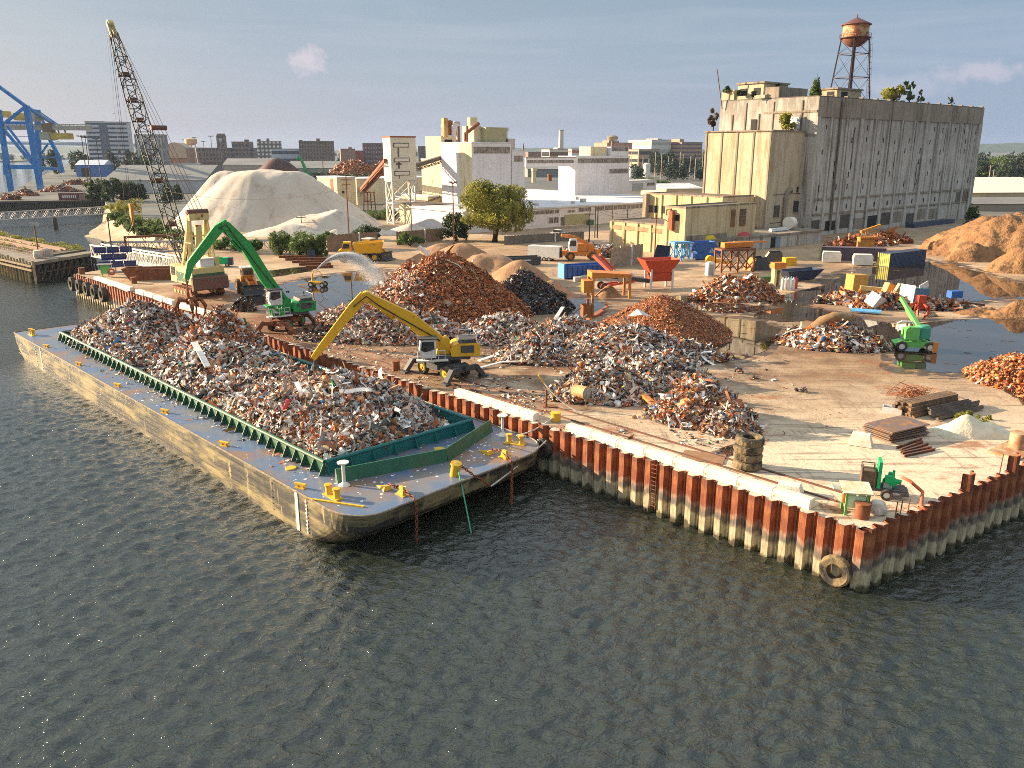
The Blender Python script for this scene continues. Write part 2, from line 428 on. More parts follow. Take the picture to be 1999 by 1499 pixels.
bk = nd(t, 'ShaderNodeTexBrick'); bk.inputs['Scale'].default_value = .16; bk.inputs['Mortar Size'].default_value = .006; bk.inputs['Color1'].default_value = bk.inputs['Color2'].default_value = (0, 0, 0, 1); bk.inputs['Mortar'].default_value = (1, 1, 1, 1); L.new(mpb.outputs[0], bk.inputs[0])
col = gmix(gmul(gmul(bk.outputs['Color'], zone(22, 60, 34, 26, .8)), gmap(gnoise(.35, 5), .5, .68, 0, .6)), col, (.14, .10, .07))
sy_ = nd(t, 'ShaderNodeSeparateXYZ'); L.new(tc.outputs['Object'], sy_.inputs[0])
col = gmix(gmap(sy_.outputs[1], 215, 300), col, gmix(gmap(gnoise(.02, 7), .4, .6), (.085, .085, .07), (.15, .14, .12)))
L.new(col, b.inputs['Base Color'])
L.new(gmap(gnoise(.06, 5), .45, .6, .55, .92), b.inputs['Roughness'])
b.inputs['Specular IOR Level'].default_value = .3
bp = nd(t, 'ShaderNodeBump'); bp.inputs['Strength'].default_value = .6; bp.inputs['Distance'].default_value = .12
L.new(gnoise(1.6, 9, ro=.7), bp.inputs['Height']); L.new(bp.outputs[0], b.inputs['Normal'])
PC = G(1690, 1034)
PF = G(145, 535); PR = G(1999, 906)
WD = (PF - PC).normalized(); RD = (PR - PC).normalized()
WN = Vector((WD.y, -WD.x, 0)); WN = WN if WN.y < 0 else -WN
RN = Vector((RD.y, -RD.x, 0)); RN = RN if RN.y < 0 else -RN
P2 = lambda *a: [(G(x, y).x, G(x, y).y) for x, y in a]
shore_top = P2((400, 497), (368, 474), (300, 455), (245, 434), (216, 414), (204, 392))
land = [(PC.x, PC.y), tuple((PC + RD * 400)[:2]), (900, 700), (9000, 7000), (9000, 15500), (-3000, 15500)]
land += [(-1500, 3000)] + P2((128, 322), (62, 352), (22, 374), (-160, 381), (-160, 397)) + shore_top[::-1]
land += P2((345, 506), (305, 513), (215, 524)) + [(PF.x, PF.y)]
g = MB(); g.prism(land, -2.0, ZD)
tag(g.build('ground', gm), kind='structure')
sm = mat('beach_sand', (.42, .32, .20), (.30, .21, .12), scale=.2, c3=(.2, .14, .09), s3=.5, bump=.4, bs=2)
low = [G(*p, 0) for p in ((404, 502), (335, 487), (252, 483), (180, 473), (148, 462), (205, 397))]
low = [G(*p, -.3) for p in ((402, 503), (330, 487), (240, 482), (150, 463), (196, 436), (206, 400))]
vs = []; fs = []; NS = 14; seg = 10
pts_t = []; pts_l = []
for i in range(5):
 for k in range(seg):
  f = k / seg
  a = Vector(shore_top[i]).lerp(Vector(shore_top[i + 1]), f); c = low[i].lerp(low[i + 1], f)
  pts_t.append(a); pts_l.append(c)
pts_t.append(Vector(shore_top[5])); pts_l.append(low[5])
for a, c in zip(pts_t, pts_l):
 for j in range(NS):
  f = j / (NS - 1)
  x, y = a.x * (1 - f) + c.x * f, a.y * (1 - f) + c.y * f
  z = (ZD - .6) * max(0, 1 - f * 2.2) ** 1.3 + .58 * (1 - f) + .7 * (1 - f) * f * 4 * float(fbm(np.array(x * .15), np.array(y * .15))) - .3 * f
  if j == 0: z = ZD - .02
  vs.append((x, y, z))
for i in range(len(pts_t) - 1):
 for j in range(NS - 1):
  q = i * NS + j
  fs.append((q, q + NS, q + NS + 1, q + 1))
b_ = MB(); b_.add(vs, fs); tag(b_.build('beach', sm, smooth=True), kind='structure')
hm = mat('far_hills', (.05, .075, .05), (.035, .05, .035), scale=.01)
b_ = MB()
b_.prism([(-9000, 2300), (-1100, 1900), (-1350, 2700), (-3200, 9000), (-9000, 9000)], -1, 2.2)
tag(b_.build('river_bank', gm), kind='structure')
b_ = MB(); pr = random.Random(4)
for (x0, x1, y0, h) in ((-9000, -1500, 7200, 60), (-2500, 3500, 9500, 48), (2500, 9000, 8200, 85)):
 n = 60; vs = []
 for i in range(n + 1):
  x = x0 + (x1 - x0) * i / n
  e = math.sin(math.pi * i / n) ** .5
  hh = h * e * (.55 + .9 * float(fbm(np.array(x * .0011), np.array(y0 * .01 + 3))))
  vs += [(x, y0 - 500, 3), (x, y0, 3 + hh), (x, y0 + 700, 3)]
 fs = []
 for i in range(n):
  a = i * 3
  fs += [(a, a + 3, a + 4, a + 1), (a + 1, a + 4, a + 5, a + 2)]
 b_.add(vs, fs)
tag(b_.build('hills', hm, smooth=True), kind='structure')
# ------------------------------------------------------------ quay walls of interlocking sheet piles
def banded(name, bands, noise=.5, c3=None):
 """colour by height with ragged edges: bands of (z, colour)"""
 m = bpy.data.materials.new(name); m.use_nodes = True
 t = m.node_tree; L = t.links; b = t.nodes['Principled BSDF']; b.inputs['Roughness'].default_value = .8
 tc = nd(t, 'ShaderNodeTexCoord'); sp = nd(t, 'ShaderNodeSeparateXYZ'); L.new(tc.outputs['Object'], sp.inputs[0])
 n = nd(t, 'ShaderNodeTexNoise'); n.inputs['Scale'].default_value = 1.3; n.inputs['Detail'].default_value = 8; n.inputs['Roughness'].default_value = .7
 L.new(tc.outputs['Object'], n.inputs[0])
 mv = nd(t, 'ShaderNodeMapping'); mv.inputs['Scale'].default_value = (1, 1, .04); L.new(tc.outputs['Object'], mv.inputs[0]); nv = nd(t, 'ShaderNodeTexNoise'); nv.inputs['Scale'].default_value = .9; nv.inputs['Detail'].default_value = 3; L.new(mv.outputs[0], nv.inputs[0])
 a0 = nd(t, 'ShaderNodeMath'); a0.operation = 'MULTIPLY_ADD'; L.new(nv.outputs['Fac'], a0.inputs[0]); a0.inputs[1].default_value = 1.9; a0.inputs[2].default_value = -.95
 a1 = nd(t, 'ShaderNodeMath'); a1.operation = 'ADD'; L.new(a0.outputs[0], a1.inputs[0]); L.new(sp.outputs[2], a1.inputs[1])
 a = nd(t, 'ShaderNodeMath'); a.operation = 'MULTIPLY_ADD'; L.new(n.outputs['Fac'], a.inputs[0]); a.inputs[1].default_value = noise * 2; L.new(a1.outputs[0], a.inputs[2])
 out = None
 for k, (z, c) in enumerate(bands):
  if out is None:
   x = nd(t, 'ShaderNodeRGB'); x.outputs[0].default_value = rgb(c); out = x.outputs[0]; continue
  r = nd(t, 'ShaderNodeMapRange'); r.inputs['From Min'].default_value = z + noise - .12; r.inputs['From Max'].default_value = z + noise + .12; L.new(a.outputs[0], r.inputs['Value'])
  x = nd(t, 'ShaderNodeMix'); x.data_type = 'RGBA'; L.new(r.outputs[0], x.inputs[0]); L.new(out, x.inputs[6]); x.inputs[7].default_value = rgb(c); out = x.outputs[2]
 mp = nd(t, 'ShaderNodeMapping'); mp.inputs['Scale'].default_value = (2.5, 2.5, .5); L.new(tc.outputs['Object'], mp.inputs[0])
 n2 = nd(t, 'ShaderNodeTexNoise'); n2.inputs['Scale'].default_value = 2.2; n2.inputs['Detail'].default_value = 8; n2.inputs['Roughness'].default_value = .7; L.new(mp.outputs[0], n2.inputs[0])
 r = nd(t, 'ShaderNodeMapRange'); r.inputs['From Min'].default_value = .3; r.inputs['From Max'].default_value = .7; r.inputs['To Min'].default_value = .55; r.inputs['To Max'].default_value = 1.45; L.new(n2.outputs['Fac'], r.inputs['Value'])
 v = nd(t, 'ShaderNodeVectorMath'); v.operation = 'SCALE'; L.new(out, v.inputs[0]); L.new(r.outputs[0], v.inputs['Scale']); out = v.outputs[0]
 if c3:
  r = nd(t, 'ShaderNodeMapRange'); r.inputs['From Min'].default_value = .6; r.inputs['From Max'].default_value = .68; L.new(n2.outputs['Fac'], r.inputs['Value'])
  x = nd(t, 'ShaderNodeMix'); x.data_type = 'RGBA'; L.new(r.outputs[0], x.inputs[0]); L.new(out, x.inputs[6]); x.inputs[7].default_value = rgb(c3); out = x.outputs[2]
 L.new(out, b.inputs['Base Color'])
 bp = nd(t, 'ShaderNodeBump'); bp.inputs['Strength'].default_value = .5; bp.inputs['Distance'].default_value = .06; L.new(n2.outputs['Fac'], bp.inputs['Height']); L.new(bp.outputs[0], b.inputs['Normal'])
 return m
M['pile'] = banded('rusted_sheet_pile', [(-9, (.075, .06, .03)), (.3, (.42, .35, .22)), (1.25, (.15, .12, .09)), (1.75, (.30, .17, .11)), (2.05, (.24, .066, .024)), (2.9, (.30, .095, .032)), (3.55, (.20, .055, .022))], .45, c3=None)
def pile_wall(P, D, N, length, top, per=1.18, dep=.46, tall=()):
 b = MB(); n = int(length / per)
 for i in range(n):
  s = i * per
  T = top + rnd.uniform(-.1, .1)
  for (q0, q1) in tall:
   if q0 <= i < q1: T = top + .95 - .12 * (i - q0) * (i - q0 > 0)
  q = [(0, .05), (per * .07, .05), (per * .23, dep), (per * .62, dep), (per * .80, .05), (per * .9, .05), (per * .9, .14), (per * .96, .14), (per * .96, .05), (per, .05)]
  vs = []
  for u, w in q:
   p = P + D * (s + u) + N * w
   vs += [(p.x, p.y, -2.5), (p.x, p.y, T)]
  for u, w in q:
   p = P + D * (s + u) + N * (w - .05)
   vs += [(p.x, p.y, -2.5), (p.x, p.y, T)]
  fs = []; k = len(q)
  for j in range(k - 1):
   fs.append((2 * j + 2, 2 * j + 3, 2 * j + 1, 2 * j))
   a, c = 2 * k + 2 * j, 2 * j
   fs.append((c + 1, c + 3, a + 3, a + 1)); fs.append((a, a + 1, a + 3, a + 2))
  b.add(vs, fs)
 return b
o = pile_wall(PC - WD * .4 + WN * .02, WD, WN, 143, ZD + .12).build('sheet_pile_wall', M['pile'])
tag(o, 'long rusty sheet pile quay wall along the barge side of the yard', 'quay wall')
o = pile_wall(PC - RD * .4 + RN * .02, RD, RN, 60, ZD + .25, tall=((9, 10), (14, 15))).build('sheet_pile_wall', M['pile'])
tag(o, 'dark shaded sheet pile wall running away from the near corner of the yard', 'quay wall')
M['conc'] = mat('pale_concrete', (.56, .50, .40), (.40, .34, .26), scale=.8, c3=(.24, .19, .13), s3=2.2, lo3=.58, hi3=.68, bump=.25, bs=9)
b = MB()
for P, D, N, n in ((PC - WD * .4, WD, WN, 120), (PC - RD * .4, RD, RN, 50)):
 for i in range(n):
  q = [P + D * (i * 1.18 + u) + N * w for u, w in ((.08, -.3), (.08, .03), (.28, .42), (.73, .42), (.94, .03), (.94, -.3))]
  if N is RN: q = q[::-1]
  b.prism([(p.x, p.y) for p in q][::-1], ZD - .5, ZD + .03 + .004 * (i % 2))
tag(b.build('quay_edge_fill', M['conc']), kind='structure')
def on_wall(px, py, z=ZD, back=0.0):
 s = along(PC, WD, px); return PC + WD * s - WN * back
wang = math.atan2(WD.y, WD.x)
def curb(px0, px1, n, lab, w=.75, h=.62, back=.45, gap=.06):
 a, c = along(PC, WD, px0), along(PC, WD, px1)
 for i in range(n):
  s0 = a + (c - a) * i / n; s1 = a + (c - a) * (i + 1) / n
  L_ = abs(s1 - s0) - gap
  m = PC + WD * ((s0 + s1) / 2) - WN * back
  b = MB(); x = w / 2
  b.side([(-x, 0), (x, 0), (x, h * .7), (x * .8, h), (-x * .8, h), (-x, h * .7)], -L_ / 2, L_ / 2)
  o = b.build('concrete_curb', M['curb']); o.location = (m.x, m.y, ZD + .045); o.rotation_euler = (0, 0, wang - math.pi / 2 + rnd.uniform(-.012, .012))
  tag(o, lab % ('first second third fourth fifth sixth seventh eighth ninth tenth'.split()[i]), 'curb block', 'concrete blocks along the quay edge')
M['curb'] = mat('white_curb', (.74, .69, .58), (.56, .49, .38), scale=1.2, c3=(.3, .23, .16), s3=2.5, lo3=.62, hi3=.7, bump=.2)
curb(1578, 1102, 8, 'long white concrete curb at quay edge, %s one from the pump corner')
curb(1040, 885, 6, 'weathered curb block above the barge bow, %s one from its round bollard')
curb(428, 345, 5, 'cream concrete block beside grapple and barge, %s one from the rusty scrap peak', back=.5)
curb(335, 262, 4, 'pale block at the quay edge below the crane tracks, %s from the grapple', back=.5, gap=.4)
curb(252, 182, 5, 'cream curb at the far end of the quay near solar panels, %s in its row', back=.5)
M['rail'] = mat('dark_rail_steel', (.09, .06, .045), RUST, scale=1.5, rough=.6)
for k, (bk, lab) in enumerate(((2.6, 'steel rail set in the yard nearest the white curb'), (4.2, 'second steel rail set in the yard further from the white curb'))):
 b = MB(); a = PC + WD * 3 - WN * bk; c = PC + WD * 78 - WN * bk
 b.beam((a.x, a.y, ZD + .04), (c.x, c.y, ZD + .04), .16, .1)
 tag(b.build('crane_rail', M['rail']), lab, 'rail', 'rails along the quay')
# ------------------------------------------------------------ the barge
BA = G(537, 937, 2.9); BB = G(60, 668, 2.9)
E1 = (BB - BA).normalized(); E2 = Vector((-E1.y, E1.x, 0)); E2 = E2 if E2.y > 0 else -E2
BO = Vector((-10.69, 47.86, 0))
bang = math.atan2(E1.y, E1.x)
BL, BWD, BH = 76.0, 19.1, 2.9
barge = thing('cargo_barge', 'long black deck barge loaded with scrap moored at the quay', 'barge', BO, bang)
def LB(a, b_, z=0.0): return Vector((a, -b_, z))
def bpos(a, b_, z=0.0): return BO + E1 * a + E2 * b_ + Vector((0, 0, z))
def outline(ins, stern=0.0, r=2.5):
 pts = []
 for k in range(11):
  t = R(90) * k / 10
  pts.append((ins + r - r * math.cos(t), r - r * math.sin(t)))
 left = [(p[0], p[1]) for p in pts]
 rr = 2.8
 right = []
 for k in range(11):
  t = R(90) * k / 10
  right.append((ins + rr - rr * math.sin(t), BWD - rr + rr * math.cos(t)))
 st = [(BL - stern - .4, 0.0), (BL - stern, .5), (BL - stern, BWD - .5), (BL - stern - .4, BWD)]
 sk = lambda x, y: (x + (-1.4 + 1.3 * y / 19) * max(0, 1 - x / 8), y)
 return [sk(*q) for q in left + st + right]
hull_m = bpy.data.materials.new('barge_hull'); hull_m.use_nodes = True
t = hull_m.node_tree; L = t.links; pb = t.nodes['Principled BSDF']; pb.inputs['Roughness'].default_value = .62
tc = nd(t, 'ShaderNodeTexCoord')
def hn(scale, st, lo, hi, rough=.65):
 mp = nd(t, 'ShaderNodeMapping'); mp.inputs['Scale'].default_value = st; L.new(tc.outputs['Object'], mp.inputs[0])
 n = nd(t, 'ShaderNodeTexNoise'); n.inputs['Scale'].default_value = scale; n.inputs['Detail'].default_value = 9; n.inputs['Roughness'].default_value = rough; L.new(mp.outputs[0], n.inputs[0])
 r = nd(t, 'ShaderNodeMapRange'); r.inputs['From Min'].default_value = lo; r.inputs['From Max'].default_value = hi; L.new(n.outputs['Fac'], r.inputs['Value']); return r.outputs[0]
def hx(f, a, c):
 x = nd(t, 'ShaderNodeMix'); x.data_type = 'RGBA'; L.new(f, x.inputs[0])
 if isinstance(a, tuple): x.inputs[6].default_value = rgb(a)
 else: L.new(a, x.inputs[6])
 x.inputs[7].default_value = rgb(c); return x.outputs[2]
c = hx(hn(.5, (.35, .35, 1.6), .46, .60), (.035, .033, .028), (.27, .215, .10))
c = hx(hn(.9, (1.6, 1.6, .25), .58, .67), c, (.36, .29, .15))
c = hx(hn(.8, (1, 1, .5), .62, .7), c, (.15, .055, .022))
c = hx(hn(2.4, (.3, .3, 3), .6, .68), c, (.012, .012, .012))
L.new(c, pb.inputs['Base Color'])
top, bot = outline(0.0), outline(2.6, 3.0)
vs = []; nn = len(top); lev = ((BH, 0), (1.7, .12), (.75, .55), (.1, .95), (-.5, 1.25))
for z, f in lev:
 for (x0, y0), (x1, y1) in zip(top, bot):
  vs.append((x0 + (x1 - x0) * f, -(y0), z))
fs = []
for k in range(len(lev) - 1):
 for i in range(nn):
  j = (i + 1) % nn
  fs.append((k * nn + j, k * nn + i, (k + 1) * nn + i, (k + 1) * nn + j))
b = MB(); b.add(vs, [q[::-1] for q in fs])
for z in (2.55, 1.95, 1.45, 1.0, .55):
 b.beam((9, .03, z), (BL - 1.5, .03, z), .07, .06)
 b.beam((9, -BWD - .03, z), (BL - 1.5, -BWD - .03, z), .07, .06)
b.build('hull', hull_m, barge)
dm = mat('barge_deck_steel', (.09, .14, .24), (.16, .16, .17), scale=.35, lo=.42, hi=.6, rough=.38, c3=(.22, .13, .08), s3=.22, lo3=.52, hi3=.64, bump=.06, spec=.5)
b = MB(); b.prism([(x, -y) for x, y in top], BH - .05, BH + .004); b.build('deck', dm, barge)
b = MB()
pts = [Vector((x, -y, BH + .04)) for x, y in top + top[:1]]
b.path(pts, .07, 5); b.build('gunwale', mat('worn_gunwale', (.16, .13, .09), (.36, .27, .17), scale=2), barge)
b = MB()
for k in range(230):
 x, y = rnd.uniform(.6, 8.5), rnd.uniform(.8, BWD - .8)
 if rnd.random() < .15: x = rnd.uniform(8, 40); y = rnd.uniform(.3, 2.6)
 r = rnd.choice((.05, .06, .08, .13)); n = 5
 b.add([(x + r * math.cos(q * 1.2566) * rnd.uniform(.6, 1.3), -y + r * math.sin(q * 1.2566) * rnd.uniform(.6, 1.3), BH + .009) for q in range(n)], [(0, 1, 2, 3, 4)])
o = b.build('bird_droppings', mat('bird_lime', (.72, .72, .70)), barge); o['kind'] = 'stuff'
M['green'] = mat('green_coaming_paint', (.022, .09, .05), (.04, .13, .07), scale=.6, rough=.5, c3=(.14, .11, .06), s3=1.2, lo3=.62, hi3=.7)
M['teal'] = mat('teal_coaming_paint', (.012, .12, .125), (.02, .16, .15), scale=.6, rough=.45, c3=(.11, .08, .05), s3=1.0, lo3=.66, hi3=.72)
M['byel'] = mat('yellow_deck_fittings', (.72, .42, .02), (.55, .30, .03), scale=2, rough=.5, c3=RUST, s3=2, lo3=.66, hi3=.72)
CA, CB, CL0, CL1 = 7.0, 67.0, 3.1, 16.9
CH = .95
def coam(name, pts, m, st):
 b = MB()
 for (p, q) in zip(pts[:-1], pts[1:]):
  a, c = LB(*p), LB(*q)
  b.beam(a + Vector((0, 0, BH + CH * .5)), c + Vector((0, 0, BH + CH * .5)), .06, CH - .02)
  b.tube(a + Vector((0, 0, BH + CH)), c + Vector((0, 0, BH + CH)), .15, n=8)
 o = b.build(name, m, barge)
 for (p, q) in zip(pts[:-1], pts[1:]):
  a, c = LB(*p), LB(*q); n = max(2, int((c - a).length / st))
  d = (c - a).normalized(); out = Vector((d.y, -d.x, 0)) * st_side
  for i in range(n + 1):
   m0 = a.lerp(c, i / n)
   bb = MB(); w = .02
   e = d * w
   P_ = [m0 - e, m0 + e, m0 + out * .55 + e, m0 + out * .55 - e]
   zz = BH + CH - .1
   bb.add([P_[0] + Vector((0, 0, BH)), P_[1] + Vector((0, 0, BH)), P_[2] + Vector((0, 0, BH)), P_[3] + Vector((0, 0, BH)),
     P_[0] + Vector((0, 0, zz)), P_[1] + Vector((0, 0, zz)), m0 + out * .12 + e + Vector((0, 0, zz)), m0 + out * .12 - e + Vector((0, 0, zz))],
     [(0, 1, 5, 4), (1, 2, 6, 5), (2, 3, 7, 6), (3, 0, 4, 7), (4, 5, 6, 7)])
   bb.build('stanchion', m, o)
st_side = 1
st_side = -1; coam('coaming', [(CA, CL0), (CB, CL0)], M['green'], 1.28)
st_side = 1; coam('coaming', [(CA + .3, CL1), (CB, CL1)], M['teal'], 2.6)
st_side = 1; coam('coaming', [(CA, CL0 + .1), (CA, CL1)], M['teal'], 1.9)
st_side = -1; coam('coaming', [(CB, CL0), (CB, CL1)], M['green'], 2.6)
b = MB()
for p, q in (((5.3, 2.9), (3.2, 11.0)), ((3.2, 11.0), (6.0, 18.0))):
 a, c = LB(*p), LB(*q); d = (c - a).normalized(); n = Vector((d.y, -d.x, 0)) * (1 if d.y < 0 else -1)
 n = Vector((-abs(d.y), 0, 0)) + Vector((0, -d.x * .3, 0)); n.normalize()
 vs = [a + n * .32, c + n * .32, c + n * .06, a + n * .06, a - n * .06, c - n * .06]
 b.add([vs[0] + Vector((0, 0, BH)), vs[1] + Vector((0, 0, BH)), vs[2] + Vector((0, 0, BH + .95)), vs[3] + Vector((0, 0, BH + .95)),
   vs[4] + Vector((0, 0, BH + .95)), vs[5] + Vector((0, 0, BH + .95)), vs[4] + Vector((0, 0, BH)), vs[5] + Vector((0, 0, BH))],
   [(0, 1, 2, 3)[::-1], (3, 2, 5, 4)[::-1], (4, 5, 7, 6)[::-1], (0, 3, 4, 6), (1, 7, 5, 2)])
b.build('breakwater', mat('dark_green_breakwater', (.012, .085, .045), (.02, .11, .06), scale=.7, rough=.42, c3=(.1, .08, .05), s3=1.5, lo3=.68, hi3=.72), barge)
white = mat('white_post_paint', (.74, .72, .66), (.6, .55, .45), scale=2)
for (x, y) in ((4.4, 3.0), (4.5, 18.0)):
 b = MB(); b.lathe([(.42, 0), (.3, .1), (.13, .25), (.11, 1.45), (.4, 1.62), (.42, 1.7), (0, 1.7)], 14, LB(x, y, BH))
 b.build('white_post', white, barge, smooth='auto')
for (x, y, r) in ((3.2, 1.35, 0), (2.3, 17.3, 25), (72.6, 1.3, 0), (73, 17.4, 0)):
 b = MB(MX := Matrix.Translation(LB(x, y, BH)) @ Matrix.Rotation(R(r), 4, 'Z'))
 b.box(0, 0, 0.006, 1.7, .6, .07)
 for q in (-.5, .5): b.lathe([(.24, .06), (.2, .12), (.2, .62), (.27, .66), (.27, .76), (0, .78)], 12, (q, 0, 0))
 b.build('double_bollard', M['byel'], barge, smooth='auto')
b = MB(); b.lathe([(.34, 0), (.34, .85), (.4, .9), (.4, 1.05), (0, 1.07)], 14, LB(.5, 9.6, BH), Matrix.Rotation(R(-14), 4, 'Y')); b.build('towing_post', M['byel'], barge, smooth='auto')
def pads(x, y):
 b = MB(Matrix.Translation(LB(x, y, BH)))
 b.box(0, 0, .005, .9, .55, .06); b.add([(-.3, -.2, .06), (.3, -.2, .06), (.3, .2, .06), (-.3, .2, .06), (-.2, -.08, .62), (.2, -.08, .62), (.2, .08, .62), (-.2, .08, .62)],
  [(0, 1, 5, 4), (1, 2, 6, 5), (2, 3, 7, 6), (3, 0, 4, 7), (4, 5, 6, 7)])
 o = b.build('chain_pad', M['byel'], barge)
 b = MB(Matrix.Translation(LB(x + 1.7, y - .3, BH)))
 b.add([(.9, .1, .02), (-.5, -.35, .02), (-.5, .35, .02), (-.4, -.2, .3), (-.4, .2, .3)], [(0, 1, 3), (0, 3, 4), (0, 4, 2), (1, 2, 4, 3)])
 b.build('tow_plate', M['byel'], barge)
pads(.3, 4.9); pads(.6, 14.6)
for k in range(6):
 b = MB(Matrix.Translation(LB(6.0 + k * 11.6, .55, BH)) @ Matrix.Rotation(R(20), 4, 'Z'))
 b.box(0, 0, .005, .8, .3, .06); b.box(-.22, 0, .06, .14, .18, .2); b.box(.22, 0, .06, .14, .18, .2); b.box(0, 0, .24, .95, .2, .12)
 b.build('deck_cleat', M['byel'], barge)
for (x, y) in ((5.6, 6.0), (5.1, 9.0), (5.4, 12.2), (9.7, 1.9)):
 b = MB(); b.lathe([(.42, 0.005), (.42, .07), (.36, .1), (0, .1)], 14, LB(x, y, BH)); b.build('hatch_cover', M['byel'], barge)
for x in (5.6, 64.5):
 b = MB(); b.box(x, .028, .1, .36, .045, BH - .12); b.build('draught_board', white, barge)
for x in (4.35, 66.6):
 b = MB(); b.box(x, .005, .2, .05, .05, 2.55)
 for i in range(9): b.box(x, .034, .3 + i * .28, .2, .05, .12)
 b.build('draught_marks', white, barge)
b = MB()
b.box(2.2, -.9, BH + .005, 4.2, .18, .09, R(28)); b.build('bow_fender_bar', M['byel'], barge)
chain_m = mat('rusty_chain', (.25, .06, .02), (.14, .04, .015), scale=6)
def chain(pts, lab, link=.36):
 b = MB(); P_ = [Vector(p) for p in pts]; tot = 0
 seg = []
 for a, c in zip(P_[:-1], P_[1:]):
  n = max(1, int((c - a).length / (link * .72)))
  for i in range(n): seg.append((a.lerp(c, (i + .5) / n), (c - a).normalized()))
 for i, (p, d) in enumerate(seg):
  u = d.cross(Vector((.3, .2, .9))).normalized(); w = d.cross(u)
  e = u if i % 2 else w
  ring = [p + d * (link * .5 * math.cos(t)) + e * (link * .26 * math.sin(t)) for t in [k * math.pi / 4 for k in range(9)]]
  b.path(ring, .045, 4)
 tag(b.build('anchor_chain', chain_m), lab, 'chain', 'chains hanging from the barge bow')
chain([bpos(2.0, 5.0, BH + .2), bpos(.4, 4.9, BH + .45), bpos(-1.0, 4.9, BH + .14), bpos(-1.3, 4.85, BH - .2), bpos(-1.32, 4.8, 0.0)], 'rusty chain over the bow edge nearest the white post and bollard')
chain([bpos(2.2, 14.8, BH + .2), bpos(1.0, 14.6, BH + .45), bpos(-.4, 14.3, BH + .14), bpos(-.7, 14.1, BH - .2), bpos(-1.6, 13.2, .3)], 'rusty chain hanging from the bow beside the white mooring rope')
chain([bpos(.6, 9.9, BH + .9), bpos(-.75, 10.4, BH + .12), bpos(-1.0, 10.7, BH - .1), bpos(-1.05, 11.6, BH - .9)], 'short rusty chain from the yellow towing post', .28)
rope_m = mat('white_rope', (.62, .60, .55), (.42, .40, .36), scale=8)
def rope(pts, r, lab, m=rope_m, nm='mooring_rope'):
 b = MB(); b.path(pts, r, 6); tag(b.build(nm, m, smooth=True), lab, 'rope')
def sag(a, c, s, n=14):
 a, c = Vector(a), Vector(c); return [a.lerp(c, k / n) - Vector((0, 0, s * 4 * (k / n) * (1 - k / n))) for k in range(n + 1)]
rope(sag(bpos(-1.05, 11.7, 1.95), bpos(.9, 19.35, BH + .1), .12), .06, 'white rope from bow chain to the quay side corner of the barge')
bol_bow = on_wall(1058, 0, back=1.6)
rope(sag(bpos(2.4, 17.6, BH + .6), (bol_bow.x, bol_bow.y, ZD + .5), .3), .06, 'pale mooring rope from barge corner to the bollard on the quay')
rope(sag(bpos(.3, 9.7, BH + .9), bpos(-2.9, 8.2, 0.0), -.12), .05, 'green rope running from the yellow towing post into the water', mat('green_rope', (.08, .42, .27), (.05, .3, .2), scale=6))
rope([bpos(1.6, 19.1, BH + .1), bpos(1.3, 19.75, 2.2), bpos(1.2, 19.8, .9)], .05, 'short white rope end hanging beside the tyre fender')
